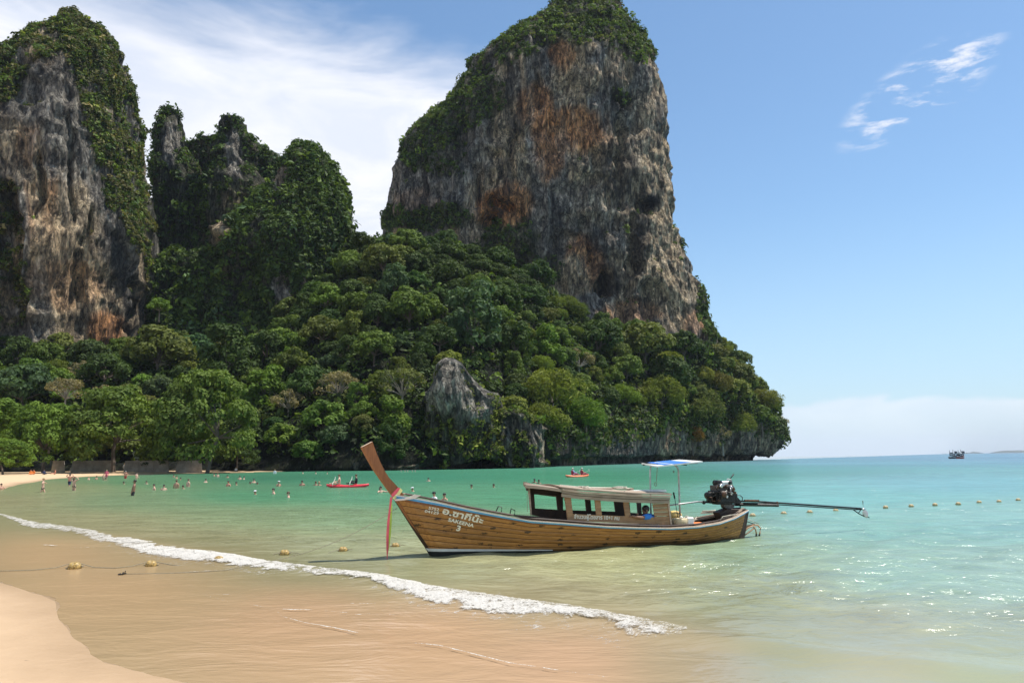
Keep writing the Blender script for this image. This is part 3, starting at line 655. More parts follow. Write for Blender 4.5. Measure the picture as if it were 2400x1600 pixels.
# --- the left cliff
left_rows = [(30, 132, 178), (42, 105, 205), (60, 78, 225), (80, 62, 240), (100, 40, 262), (130, -20, 282), (170, -90, 300), (210, -140, 318), (260, -160, 330), (310, -180, 338), (400, -200, 345), (470, -210, 358), (540, -215, 368), (590, -215, 374),
             (640, -210, 372), (700, -205, 358), (760, -200, 345), (830, -200, 335), (900, -200, 330)]
left_blobs = [(120, 480, 60, 130, 'o', .75), (90, 430, 25, 120, 't', .9), (160, 560, 90, 160, 't', .9), (200, 700, 90, 100, 't', .85), (250, 760, 50, 50, 'o', .9), (150, 650, 80, 60, 'o', .35), (20, 330, 50, 90, 't', .8), (60, 330, 30, 70, 'o', .35),
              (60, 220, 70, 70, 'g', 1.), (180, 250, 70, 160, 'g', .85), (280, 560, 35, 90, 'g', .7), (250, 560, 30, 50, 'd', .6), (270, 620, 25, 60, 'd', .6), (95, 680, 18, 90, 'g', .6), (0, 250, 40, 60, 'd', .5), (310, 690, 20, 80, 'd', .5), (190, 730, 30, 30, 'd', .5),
              (150, 200, 40, 60, 'd', .3), (120, 300, 30, 100, 'g', .7), (320, 760, 40, 40, 't', .6)]
left_dents = [(10, 540, 48, 130, 8), (10, 720, 54, 130, 9), (20, 440, 34, 45, 5), (265, 600, 40, 90, 3), (190, 610, 20, 90, 3), (85, 420, 10, 100, 3), (165, 380, 10, 150, 2.5), (60, 210, 50, 40, 3), (305, 720, 10, 90, 4), (210, 540, 10, 60, 3)]
def left_veg(px, py, V, Nn):
    a = sst(-(py - np.interp(px, [-100, 0, 60, 110, 170, 230], [150, 140, 135, 118, 112, 140])), -12, 12)
    b = blobmask(px, py, [(230, 180, 55, 90, 1), (250, 280, 60, 100, .95), (290, 250, 50, 120, 1), (300, 360, 50, 100, .95), (240, 330, 40, 60, .6), (320, 450, 45, 90, 1), (345, 540, 40, 80, 1), (360, 620, 25, 60, .9), (270, 430, 40, 60, .5), (10, 430, 45, 30, .9),
                             (0, 620, 60, 180, 1), (0, 200, 60, 40, .7), (20, 170, 60, 30, .9), (210, 130, 50, 50, .9), (310, 480, 40, 60, .7)])
    pch = 0.10 + 0.90 * sst(fbm(V / 7.0, 4, 18) + 0.4 * sst(Nn[:, 2], .1, .6), -0.08, 0.10)
    return np.clip(np.maximum(np.maximum(a, b) * pch, 0.10 * sst(Nn[:, 2], 0.5, 0.8)), 0, 1)
def lvc(px, py):
    r1 = rng.random()
    if r1 < 0.07: return G_beige
    if r1 < 0.15: return G_yel
    if r1 < 0.35: return G_mid
    if r1 < 0.70: return (0.115, 0.112, 0.055)
    return G_dark
rock_loft('left_cliff', left_rows, 262.0, 33, 300, 420, left_blobs, left_veg, 'tall limestone cliff at the left edge, tan lower wall and bushy right flank', 'cliff', amp=(2.0, 2.0, 1.1), dents=left_dents,
          nveg=6800, vscale=(0.55, 1.25), vcolr=lvc, seed=2, tan_=0.12, inset=6, drop=12)
# --- middle massif and spires
def allveg(lo, spots=()):
    def f(px, py, V, Nn):
        b = np.full_like(px, 1.0)
        for bx, by, rx, ry in spots: b = np.minimum(b, sst(((px - bx) / rx) ** 2 + ((py - by) / ry) ** 2, 0.6, 1.3))
        return np.clip(b * lo, 0.02, 1)
    return f
mcol = vc_mix(G_dark, G_mid, 0.22, G_blue)
rock_loft('spire', [(246, 372, 404), (258, 360, 414), (300, 352, 430), (340, 350, 440), (400, 345, 470), (500, 345, 500), (640, 345, 520)], 312, 12, 110, 130, [(395, 330, 30, 60, 'g', 1)],
          allveg(0.85, [(392, 330, 20, 50)]), 'slim rock spire just right of the left cliff, green bush on its top', 'rock spire', amp=(2.6, 2.4, 1.6), nveg=620, vcolr=mcol, seed=3)
rock_loft('spire', [(270, 508, 560), (282, 500, 566), (330, 486, 580), (380, 470, 590), (440, 455, 620), (540, 440, 640), (660, 430, 650)], 308, 14, 120, 140, [(530, 350, 40, 90, 'g', 1)],
          allveg(0.85, [(532, 350, 26, 62)]), 'grey ribbed rock spire in the middle of the three peaks', 'rock spire', amp=(2.6, 2.6, 1.6), nveg=620, vcolr=mcol, seed=4)
rock_loft('wooded_peak', [(330, 672, 706), (345, 650, 730), (370, 632, 752), (400, 622, 778), (440, 600, 792), (480, 560, 802), (530, 480, 808), (580, 400, 808), (640, 352, 806), (700, 350, 800), (760, 350, 795), (830, 350, 790)], 300, 30, 240, 300,
          [(500, 520, 45, 50, 't', .9), (640, 400, 25, 40, 't', .6), (790, 600, 12, 60, 'p', .8), (650, 700, 30, 90, 't', .6), (640, 640, 40, 60, 'g', .9)],
          allveg(1.0, [(492, 520, 34, 48), (640, 400, 20, 32), (650, 690, 22, 70), (786, 610, 10, 50), (700, 680, 14, 60)]), 'steep rounded peak covered in dark green bushes beside the gap', 'peak', amp=(6.0, 2.0, 1.0),
          dents=[(450, 640, 70, 130, 10), (560, 650, 60, 100, 8), (430, 520, 40, 80, 6)], nveg=5600, vscale=(1.0, 2.1), vcolr=mcol, seed=5)
rock_loft('wooded_ridge', [(318, 440, 480), (334, 352, 600), (350, 346, 630), (390, 343, 660), (460, 342, 690), (560, 342, 700), (700, 342, 700)], 332, 9, 130, 240, [(560, 420, 40, 50, 'g', .6)],
          allveg(1.0), 'jagged bushy ridge wall joining the two spires and the rounded peak', 'ridge', amp=(3.0, 1.5, 0.8), nveg=2200, vscale=(.8, 1.9), vcolr=mcol, seed=8, inset=4)
# --- wooded slopes with the sea cliff at their foot (control net: columns along the shore, levels up the slope)
def colm(px, pys, Ds): return [(p_, y_, d_) for p_, y_, d_ in zip(px if isinstance(px, list) else [px] * len(pys), pys, Ds)]
dg = [1.0, 1.0, 1.0]
NETS = [colm(-420, [1100, 1092, 1078, 1040, 970, 900, 860, 830, 800], [176, 178, 179, 184, 196, 208, 220, 232, 250]),
        colm(-200, [1100, 1092, 1078, 1040, 970, 900, 860, 840, 820], [178, 180, 181, 186, 198, 210, 222, 234, 250]),
        colm(0, [1097, 1090, 1078, 1045, 980, 910, 870, 850, 838], [180, 182, 183, 188, 200, 210, 220, 228, 240]),
        colm(200, [1095, 1088, 1078, 1050, 980, 905, 860, 840, 828], [184, 186, 187, 192, 202, 212, 222, 230, 240]),
        colm(400, [1093, 1086, 1076, 1050, 980, 910, 860, 820, 800], [186, 188, 189, 194, 204, 215, 230, 246, 262]),
        colm(600, [1091, 1084, 1074, 1045, 975, 905, 850, 805, 785], [186, 187, 188, 192, 202, 215, 230, 248, 268]),
        colm(740, [1091, 1083, 1072, 1040, 960, 870, 780, 700, 650], [183, 184, 184, 187, 198, 215, 235, 255, 285]),
        colm(870, [1091, 1082, 1070, 1035, 940, 820, 720, 620, 545], [180, 181, 180, 183, 195, 215, 238, 265, 300]),
        colm(1000, [1091, 1080, 1067, 1030, 940, 820, 710, 620, 550], [186, 187, 185, 188, 200, 220, 242, 268, 305]),
        colm(1150, [1089, 1076, 1062, 1020, 930, 820, 720, 650, 605], [205, 207, 204, 206, 218, 238, 258, 280, 312]),
        colm(1270, [1085, 1072, 1054, 1010, 930, 840, 770, 720, 675], [222, 225, 221, 223, 236, 256, 275, 292, 318]),
        colm(1380, [1080, 1068, 1048, 990, 930, 860, 805, 770, 742], [255, 258, 253, 254, 268, 288, 302, 314, 330]),
        colm(1500, [1076, 1063, 1042, 970, 925, 870, 830, 800, 775], [300, 304, 296, 297, 304, 314, 321, 327, 333]),
        colm(1620, [1074, 1060, 1038, 962, 915, 875, 843, 812, 785], [355, 360, 349, 347, 346, 345, 344, 344, 345]),
        colm([1700, 1700, 1722, 1728, 1712, 1680, 1660, 1640, 1625], [1073, 1058, 1034, 960, 915, 875, 845, 815, 790], [384, 388, 380, 379, 377, 374, 372, 370, 368]),
        colm([1738, 1736, 1788, 1802, 1776, 1722, 1733, 1690, 1650], [1070, 1056, 1034, 998, 955, 908, 875, 838, 780], [402, 404, 406, 406, 406, 406, 406, 406, 406]),
        colm([1700, 1700, 1715, 1720, 1705, 1680, 1670, 1650, 1630], [1068, 1055, 1030, 985, 945, 905, 875, 838, 790], [440, 440, 440, 440, 438, 434, 430, 425, 420]),
        colm([1500, 1500, 1500, 1500, 1500, 1500, 1500, 1500, 1500], [1066, 1054, 1030, 985, 945, 905, 880, 845, 800], [470, 470, 468, 466, 464, 460, 455, 450, 440])]
net = np.array([[at(p_ * DS, y_ * DS, d_) for p_, y_, d_ in c_] for c_ in NETS])      # (cols, 9, 3)
NC, NL = 760, 200
S1 = catmull(net, np.linspace(0, 1, NC)); S2 = catmull(S1.transpose(1, 0, 2), np.linspace(0, 1, NL))   # (NL,NC,3)
HV = S2.reshape(-1, 3)
HN = normals_of(HV, NL, NC, False)
if HN[NL // 2 * NC + NC // 3][1] > 0: HN = -HN
lev = np.repeat(np.linspace(0, 8, NL), NC); colu = np.tile(np.linspace(0, len(NETS) - 1, NC), NL)
rocky = (1 - sst(lev + 0.8 * fbm(HV / 12, 3, 5), 3.2, 3.9)) * sst(colu, 9.5, 11.5)
rocky = np.maximum(rocky, (1 - sst(lev, 1.6, 2.4)) * sst(colu, 6.6, 7.6))
hd_ = 1.2 * fbm(HV / 11.0, 4, 81) + rocky * (1.7 * ridged(HV * np.array([1, 1, .3]) / 6.0, 3, 82) + 1.0 * ridged(HV * np.array([1, 1, .5]) / 2.6, 3, 83) - 1.2)
notch = np.exp(-((HV[:, 2] - 0.6) / 1.3) ** 2) * sst(colu, 6.6, 8)
HV = HV + HN * (hd_ - 2.0 * notch)[:, None]
top_ = S2[-1].copy(); top_[:, 1] += 90 * np.linspace(1, 0.2, NC); HV2 = np.concatenate([HV, top_])
me = np_mesh('hillside', HV2, grid_faces(NL + 1, NC), True)
hC = rock_tint(HV2, [(1700, 1010, 90, 40, 't', .5), (1550, 1010, 90, 30, 't', .4)], GREY * 0.75)
rk = np.concatenate([rocky, np.zeros(NC)]); hC = hC * rk[:, None] + np.array([0.018, 0.024, 0.010]) * (1 - rk[:, None])
vcol(me, 'tint', hC); tag(obj('hillside', me, M_rock), kind='structure')
# bushes hanging over the top of the sea cliff and undergrowth all over the slope
wv = (1 - rocky) * sst(HV[:, 2], 1.0, 4.0) * (lev < 7.9) + 0.05 * rocky * (HV[:, 2] > 5)
over = np.exp(-((lev - 3.2) / 0.5) ** 2) * sst(colu, 9.5, 11.5) * 2.0
cell_a = np.linalg.norm(np.cross(np.gradient(S2, axis=1), np.gradient(S2, axis=0)), axis=-1).ravel()
w = (wv + over) * cell_a; w /= w.sum()
def hcol(px, py):
    r1 = rng.random()
    if px > 1350 and r1 < 0.32: return (G_yel, G_oliv, G_mid, G_mid)[int(rng.integers(0, 4))] if r1 < 0.47 else G_beige
    return G_mid if r1 < 0.14 else (G_oliv if r1 < 0.18 else tuple(0.8 * x for x in G_dark))  # undergrowth coloured darker so the gaps between crowns look like shadow
pxh, pyh = proj(HV)
for i in rng.choice(len(HV), 7600, p=w):
    s_v = rng.uniform(1.0, 2.4) * (0.75 + HV[i][1] / 800); VEG.append((HV[i] + HN[i] * s_v * 0.3, HN[i], s_v, hcol(pxh[i], pyh[i])))
# grey boulders standing out of the wood near the water
rock_loft('grey_crag', [(818, 1018, 1045), (832, 1006, 1068), (850, 998, 1080), (875, 988, 1098), (900, 982, 1122), (925, 978, 1140), (960, 974, 1142), (1000, 976, 1140), (1060, 980, 1130)], 194, 7, 130, 190,
          [(1020, 900, 40, 60, 'p', .55), (1060, 870, 40, 40, 'g', .8)], lambda px, py, V, Nn: np.clip(sst(py, 935, 985) + 0.06 + sst(px - (py - 860) * .3, 1095, 1120) * .3, 0, 1), 'pale grey jagged crag standing out of the wood above the water', 'crag', amp=(2.6, 2.6, 1.9), nveg=260, vscale=(.6, 1.3), vcolr=vc_mix(G_oliv, G_yel), seed=6, base=GREY * 1.25, inset=2)
rock_loft('sea_crag', [(935, 1140, 1190), (950, 1128, 1230), (980, 1118, 1262), (1010, 1115, 1272), (1040, 1122, 1275), (1060, 1140, 1268), (1075, 1150, 1260)], 200, 8, 110, 190,
          [(1220, 1010, 40, 50, 'p', .4)], lambda px, py, V, Nn: np.clip(sst(-py, -975, -945) + sst(-px, -1160, -1140) * .8 + blobmask(px, py, [(1195, 1040, 25, 50, .8)]) + 0.03, 0, 1), 'rounded grey crag with vertical grooves rising straight from the water', 'crag', amp=(2.2, 2.6, 1.6), nveg=240, vscale=(.6, 1.2), vcolr=vc_mix(G_oliv, G_mid), seed=7, base=GREY * 1.0, inset=2)
# ================================================================== FOLIAGE
def leaves(P, Nrm, size, r, elong=0.55):
    """one diamond-shaped leaf (or leaf spray) at each point, facing roughly along Nrm"""
    n = len(P); t = r.normal(size=(n, 3)); t -= (t * Nrm).sum(1, keepdims=True) * Nrm; t /= np.linalg.norm(t, axis=1, keepdims=True) + 1e-9
    b = np.cross(Nrm, t); s = (size * r.uniform(0.6, 1.35, n))[:, None] if np.isscalar(size) else size[:, None]
    V = np.stack([P + t * s, P + b * s * elong + Nrm * s * 0.15, P - t * s, P - b * s * elong + Nrm * s * 0.15], 1).reshape(-1, 3)
    return V, np.arange(4 * n).reshape(n, 4)
def unit(v): return v / (np.linalg.norm(v, axis=-1, keepdims=True) + 1e-9)
def crown_mesh(name, kind, n_leaf, size, seed):
    r = np.random.default_rng(seed); cl = []
    if kind == 'dome':
        for k in range(48):
            a = r.uniform(0, 2 * math.pi); h = r.uniform(-0.15, 1.0); q = math.sqrt(max(0, 1 - h * h)) * r.uniform(0.65, 1.05)
            cl.append((q * math.cos(a) * 0.78, q * math.sin(a) * 0.78, 0.55 + h * 0.62, r.uniform(0.13, 0.29), 0.75))
    elif kind == 'tall':
        for k in range(48):
            a = r.uniform(0, 2 * math.pi); h = r.uniform(-0.9, 1.0); q = (0.75 - 0.35 * max(h, 0)) * r.uniform(0.55, 1.0)
            cl.append((q * math.cos(a), q * math.sin(a), 0.75 + h * 0.8, r.uniform(0.14, 0.27), 0.95))
    elif kind == 'layer':
        for k in range(100):
            a = r.uniform(0, 2 * math.pi); h = r.uniform(0, 1) ** 0.8; q = math.sqrt(max(0.02, 1 - (h * 0.97) ** 2.2)) * (r.uniform(0.75, 1.02) if r.random() < .8 else r.uniform(.2, .8))
            cl.append((q * math.cos(a) * 0.98, q * math.sin(a) * 0.9, 0.02 + 1.22 * h, r.uniform(0.11, 0.23), 0.62))
    elif kind == 'feather':
        for k in range(26):
            a = r.uniform(0, 2 * math.pi); h = r.uniform(0.0, 1.0); q = math.sqrt(max(0, 1 - h * h)) * r.uniform(0.6, 1.0)
            cl.append((q * math.cos(a) * 0.9, q * math.sin(a) * 0.9, 0.35 + h * 0.6, r.uniform(0.25, 0.38), 0.8))
    else:
        for k in range(24):
            a = r.uniform(0, 2 * math.pi); h = r.uniform(-0.1, 1.0); q = math.sqrt(max(0, 1 - h * h)) * r.uniform(0.7, 1.0)
            cl.append((q * math.cos(a) * 0.85, q * math.sin(a) * 0.85, 0.5 + h * 0.6, r.uniform(0.16, 0.26), 0.8))
    cl = np.array(cl); w = cl[:, 3] ** 2; ci = r.choice(len(cl), n_leaf, p=w / w.sum())
    u = unit(r.normal(size=(n_leaf, 3)) + np.array([0, 0, 0.35])); c = cl[ci]
    rad = c[:, 3] * (0.55 + 0.5 * r.random(n_leaf) ** 0.6)
    bumpy = 1 + 0.22 * vnoise(u * 3.5 + ci[:, None] * 3.1, seed)
    P = c[:, :3] + u * (rad * bumpy)[:, None] * np.stack([np.ones(n_leaf), np.ones(n_leaf), c[:, 4]], 1)
    if kind == 'feather': N_ = unit(u + r.normal(size=u.shape) * 0.55 + np.array([0, 0, .2])); el = 0.24
    elif kind == 'layer': N_ = unit(u * 0.9 + r.normal(size=u.shape) * 0.35 + np.array([0, 0, 0.45])); el = 0.6
    else: N_ = unit(u + r.normal(size=u.shape) * 0.33 + np.array([0, 0, .25])); el = 0.55
    V, F = leaves(P, N_, size, r, el)
    lv_ = np.clip(0.5 + 0.30 * (r.random(n_leaf) - 0.5) + 0.35 * (r.random(len(cl))[ci] - 0.5) + 0.2 * vnoise(P * 2.2, seed), 0, 1)
    me = np_mesh(name, V, F); vcol(me, 'lv', np.repeat(lv_, 4)); me.materials.append(M_leaf)
    return me, cl
def trunk_mesh(name, cl, seed, bare=False, lean=0.0, h0=0.0, r0=0.055):
    r = random.Random(seed); b = MB()
    fork = Vector((lean * 0.5, 0, 0.28)); b.tube([(0, 0, h0 - 0.5), (lean * .12, 0.0, h0), (lean * 0.3, 0.02, 0.12), fork], [r0 * 1.5, r0 * 1.15, r0 * .9, r0 * .8], 7)
    for k in range(9 if not bare else 24):
        c = cl[(k * 5) % len(cl)]; e = Vector(c[:3]); mid = fork.lerp(e, 0.5) + Vector((r.uniform(-.08, .08), r.uniform(-.08, .08), 0.02))
        b.tube([fork, mid, e], [r0 * .5, r0 * .28, r0 * .10], 5)
        if bare:
            for q in range(5):
                e2 = e + Vector((r.uniform(-.22, .22), r.uniform(-.22, .22), r.uniform(.02, .28))); b.tube([mid.lerp(e, .7), e2], [r0 * .12, r0 * .04], 3)
    return b.mesh(name)
PROTO = {}
for kind, nv, nl, sz in (('dome', 5, 3000, 0.074), ('tall', 4, 3000, 0.074), ('feather', 3, 4200, 0.075), ('bare', 3, 1300, 0.050), ('layer', 3, 11000, 0.036)):
    for k in range(nv):
        me, cl = crown_mesh('crown_' + kind, kind, nl, sz, 100 + 17 * k + len(kind))
        tm = trunk_mesh('trunk_' + kind, cl, k, bare=(kind == 'bare'), lean=(0.5 if kind == 'layer' and k == 0 else 0.0), h0=(-0.25 if kind == 'layer' else -0.1), r0=(.035 if kind == 'layer' else .045))
        tm.materials.append(M_palebark if kind == 'bare' else M_bark)
        PROTO.setdefault(kind, []).append((me, tm))
NM = {'dome': 'broadleaf_tree', 'tall': 'vine_covered_tree', 'feather': 'bamboo_clump', 'bare': 'half_bare_tree', 'layer': 'beach_almond_tree'}
TREES = []
def tree(kind, loc, rad, color, label=None, group=None, var=None, rz=None, sz=1.0, cat='tree'):
    me, tm = PROTO[kind][(var if var is not None else int(rng.integers(0, 99))) % len(PROTO[kind])]
    e = empty(NM[kind], loc, rng.uniform(0, 6.28) if rz is None else rz); e.scale = (rad, rad, rad * sz)
    c = bpy.data.objects.new('crown', me); c.color = tuple(color) + (1,); link(c, e)
    k = bpy.data.objects.new('trunk', tm); link(k, e)
    e['category'] = cat; TREES.append((e, kind, rad, color, label, group)); return e
hpx, hpy = proj(HV); front = HV
def hill_at(px, py):
    i = np.argmin((hpx - px) ** 2 + (hpy - py) ** 2 + (HV[:, 1] > 425) * 1e6); return HV[i], HN[i]
C_ = dict(dark=G_dark, mid=G_mid, yel=G_yel, oliv=G_oliv, beige=G_beige, bright=G_bright, blue=G_blue, orng=G_orng)
HERO = [('dome', 360, 812, 78, 'oliv', 'broad olive green tree against the foot of the left cliff'), ('tall', 520, 835, 72, 'dark', 'dark vine draped tree right of the broad olive tree below the left cliff'),
        ('tall', 488, 870, 34, 'mid', 'small rounded vine covered tree in front of the dark vine draped one'), ('dome', 240, 855, 55, 'dark', 'dark leafy tree standing before the orange foot of the left cliff'),
        ('dome', 130, 800, 48, 'oliv', 'loose olive tree overlapping the bottom of the left cliff wall'), ('tall', 38, 825, 42, 'dark', 'dark vine hung tree at the left picture edge under the cliff recess'),
        ('dome', 50, 895, 75, 'blue', 'wide blue green tree behind the bright beach trees at the far left'), ('dome', 750, 690, 44, 'bright', 'bright green round crown glowing before the dark gap between the peaks'),
        ('dome', 740, 765, 52, 'oliv', 'brownish olive tree just below the bright green round crown'), ('tall', 615, 815, 46, 'dark', 'dark tree left of the brownish olive tree in mid slope'),
        ('bare', 662, 925, 44, 'beige', 'half bare pale branched tree low on the slope above the dark shore'), ('bare', 778, 890, 52, 'beige', 'greyish brown half bare tree right of the pale branched one'),
        ('dome', 860, 800, 52, 'mid', 'mid green tree halfway up between the two half bare trees and the dark giant'), ('dome', 940, 715, 60, 'mid', 'rounded fresh green tree at the left shoulder of the dark giant'),
        ('tall', 1085, 745, 82, 'blue', 'biggest dark blue green tree standing out in mid slope under the great cliff'), ('tall', 1185, 800, 50, 'dark', 'dark tree right of the biggest blue green tree'),
        ('tall', 1255, 800, 46, 'bright', 'bright green tree with trailing creepers right of mid slope'), ('bare', 1330, 830, 40, 'beige', 'small beige half bare tree below the great cliff foot'),
        ('dome', 1372, 785, 62, 'dark', 'glossy dark green tree touching the lower edge of the great cliff'), ('dome', 1482, 795, 72, 'oliv', 'large dry olive yellow tree under the middle of the great cliff'),
        ('dome', 1572, 800, 48, 'dark', 'dark tree between the olive yellow tree and the cliff right edge'), ('dome', 1540, 865, 62, 'dark', 'broad dark tree below the large dry olive yellow one'),
        ('feather', 1270, 900, 80, 'yel', 'long yellow green bamboo thicket sloping down right of the grey crag'), ('feather', 1345, 955, 62, 'bright', 'bright green bamboo clump hanging above the shore cliff'),
        ('feather', 1245, 965, 56, 'yel', 'pale feathery bamboo clump behind the rounded sea crag'), ('feather', 1520, 905, 62, 'yel', 'light yellow green bamboo clump on the headland'),
        ('feather', 1605, 935, 68, 'oliv', 'dull olive bamboo clump on the headland above the sea cliff'), ('dome', 1690, 905, 42, 'yel', 'yellow green tree near the top of the headland slope by the sea'),
        ('feather', 1700, 975, 44, 'yel', 'feathery yellow green clump close to the headland tip'), ('bare', 1786, 978, 30, 'beige', 'leafless grey shrub like tree leaning out at the headland tip'),
        ('dome', 1750, 960, 34, 'mid', 'last green bush tree before the leafless one on the headland tip'), ('bare', 925, 890, 62, 'oliv', 'brown olive scrubby tree left of the pale grey crag'),
        ('dome', 1180, 945, 42, 'yel', 'yellow green bushy tree crowning the rounded sea crag'), ('dome', 1065, 1000, 44, 'oliv', 'olive bush tree between the two crags at the foot'),
        ('dome', 1030, 838, 40, 'yel', 'yellow topped tree behind the top of the pale grey crag'), ('dome', 880, 605, 56, 'oliv', 'olive crowned tree on the saddle left of the great cliff'),
        ('dome', 935, 560, 44, 'mid', 'sunlit tree right under the left foot of the great cliff'), ('tall', 905, 655, 42, 'blue', 'grey green tree hanging on the slope below the saddle'),
        ('tall', 828, 560, 24, 'blue', 'thin crowned tree silhouetted in the gap beside the great cliff'), ('feather', 1590, 1000, 36, 'orng', 'orange yellow dry bush on the brow of the sea cliff'),
        ('dome', 1100, 660, 40, 'mid', 'light topped tree just above the biggest blue green tree'), ('dome', 1010, 780, 46, 'dark', 'dark tree left below the biggest blue green tree'),
        ('bare', 1660, 1003, 34, 'beige', 'rusty brown shrub on the brow near the headland tip'), ('dome', 1440, 850, 44, 'mid', 'mid green tree left of the broad dark one below the dry olive tree')]
placed = []
for kind, px, py, rp, c, lab in HERO:
    p, n = hill_at(px, py + rp * 0.55); D_ = p[1]; rad = rp * DS * D_ / FPX * 1.08
    q = at(px * DS, (py + rp * 0.62) * DS, D_ - rad * 0.25)
    tree(kind, tuple(q), rad, C_[c], lab, sz=1.0); placed.append((q, rad))
tree('dome', tuple(at(366 * DS, 722 * DS, 232)), 30 * DS * 232 / FPX, G_bright, 'bright leaning tree sprouting from the right base of the left cliff'); 
# beach trees
BT = [(470, 1048, 172, 118, 'mid', 0, 1.25, 0.0, 'largest spreading beach tree with leaning trunk at the right end of the seawall'), (262, 1052, 172, 130, 'mid', 1, 0.98, 1.9, 'broad spreading beach tree in the middle of the seawall'),
      (100, 1058, 166, 86, 'bright', 2, 1.15, 0.4, 'sunlit spreading beach tree left of the broad middle one'), (-45, 1050, 165, 110, 'bright', 1, 1.0, 4.0, 'bright spreading tree cut off by the left picture edge'),
      (10, 1070, 150, 58, 'bright', 0, 0.8, 3.1, 'low bright green tree overhanging the sand at the far left'), (385, 1066, 178, 52, 'dark', 2, 0.9, 5.0, 'small shaded tree between the broad and the largest beach trees'),
      (545, 1062, 186, 48, 'dark', 1, 1.1, 1.0, 'dark lower tree right of the largest beach tree')]
for px, py, D_, rp, c, v_, s_, rz_, lab in BT:
    rad = rp * DS * D_ / FPX; tree('layer', tuple(at(px * DS, py * DS, D_)), rad, C_[c], lab, var=v_, rz=rz_, sz=s_)
for px, py, rp, lab in ((150, 905, 50, 'pinkish beige half bare tree above the beach trees'), (232, 912, 38, 'smaller beige half bare tree right of the pinkish one')):
    rad = rp * DS * 186 / FPX; tree('bare', tuple(at(px * DS, (py + rp * .5) * DS, 186)), rad, G_beige, lab)
# palm
pb = at(112 * DS, 1030 * DS, 170); pe = empty('coconut_palm', tuple(pb), 0.5, 'coconut palm with arching fronds rising behind the left beach trees', 'palm')
b = MB(); b.tube([(0, 0, -1), (0.3, 0, 3), (0.2, 0, 7.5)], [0.22, 0.16, 0.12], 8); b.build('trunk', M_palebark, pe)
pr = np.random.default_rng(5)
for k in range(11):
    a = k * 2 * math.pi / 11 + pr.uniform(-.2, .2); up = pr.uniform(0.3, 1.0); Pn = []; Nn_ = []
    V = []; F = []
    spine = [Vector((0.2 + math.cos(a) * x, math.sin(a) * x, 7.5 + up * 1.6 * x - 0.42 * x * x)) for x in np.linspace(0, 3.1, 14)]
    for i in range(1, 14):
        for s_ in (-1, 1):
            p0 = spine[i - 1]; p1 = spine[i]; side = Vector((-math.sin(a), math.cos(a), 0)) * s_
            tipp = p1 + side * 0.75 * math.sin(math.pi * (i / 15.0 + .05)) - Vector((0, 0, 0.30)) + (p1 - p0) * 0.7
            n0 = len(V); V += [p0, p0.lerp(p1, .55), tipp]; F.append((n0, n0 + 1, n0 + 2))
    me = bpy.data.meshes.new('frond'); me.from_pydata([tuple(v) for v in V], [], F); me.update(); vcol(me, 'lv', np.full(len(V), 0.45 + 0.3 * pr.random()))
    fo = obj('frond', me, M_leaf, pe); fo.color = (0.14, 0.17, 0.05, 1)
# the rest of the wood: scattered over the slope, largest first
wq = (1 - rocky) * ((lev > 3.9) | (colu < 9.5)) * (HV[:, 2] > 3.0) * (lev < 7.7) * cell_a * (hpx > -120) * (hpx < 1810) * (HV[:, 1] < 420); wq /= wq.sum()
PP = np.array([p for p, r_ in placed]); PR_ = np.array([r_ for p, r_ in placed]); cnt = 0
for i in rng.choice(len(HV), 9000, p=wq):
    p = HV[i]; rad = rng.choice([rng.uniform(3.2, 4.6), rng.uniform(4.4, 6.8)]) * (0.62 + p[1] / 520.0)
    if 965 < hpx[i] < 1150 and hpy[i] > 830 and p[1] < 225: continue
    if 1108 < hpx[i] < 1285 and hpy[i] > 925: continue
    dmin = np.linalg.norm(PP - p, axis=1) - 0.66 * (PR_ + rad)
    if dmin.min() < 0: continue
    q_ = rng.random()
    if 0 < hpx[i] < 1: pass
    if hpx[i] > 1180: ch = [('dome', 'mid'), ('dome', 'dark'), ('feather', 'yel'), ('dome', 'oliv'), ('tall', 'dark'), ('bare', 'beige'), ('dome', 'yel')]; pr_ = [.30, .20, .17, .09, .10, .03, .11]
    else: ch = [('dome', 'mid'), ('dome', 'dark'), ('tall', 'dark'), ('tall', 'mid'), ('dome', 'oliv'), ('dome', 'blue'), ('bare', 'beige'), ('feather', 'yel'), ('dome', 'bright')]; pr_ = [.28, .20, .10, .12, .06, .09, .03, .03, .09]
    kind, c = ch[rng.choice(len(ch), p=pr_)]
    if hpx[i] > 1220 and hpy[i] > 850 and rng.random() < 0.35: kind, c = (('feather', 'yel'), ('dome', 'yel'), ('dome', 'bright'))[int(rng.integers(0, 3))]
    if hpy[i] < 720 and hpx[i] < 1250 and hpx[i] > 950: c = 'dark'; kind = 'dome'  # cliff shade under its left foot painted in as dark crowns
    loc = p - np.array([0, 0, 0.4 * rad]) + HN[i] * rad * 0.15
    jit = 1 + 0.07 * rng.normal(size=3)
    tree(kind, tuple(loc), rad, tuple(np.clip(np.array(C_[c]) * jit * rng.uniform(.8, 1.2), .008, .4)), None, var=None, sz=rng.uniform(.85, 1.15))
    TREES[-1][0]['_c'] = c
    PP = np.vstack([PP, p]); PR_ = np.append(PR_, rad); cnt += 1
    if cnt >= 225: break
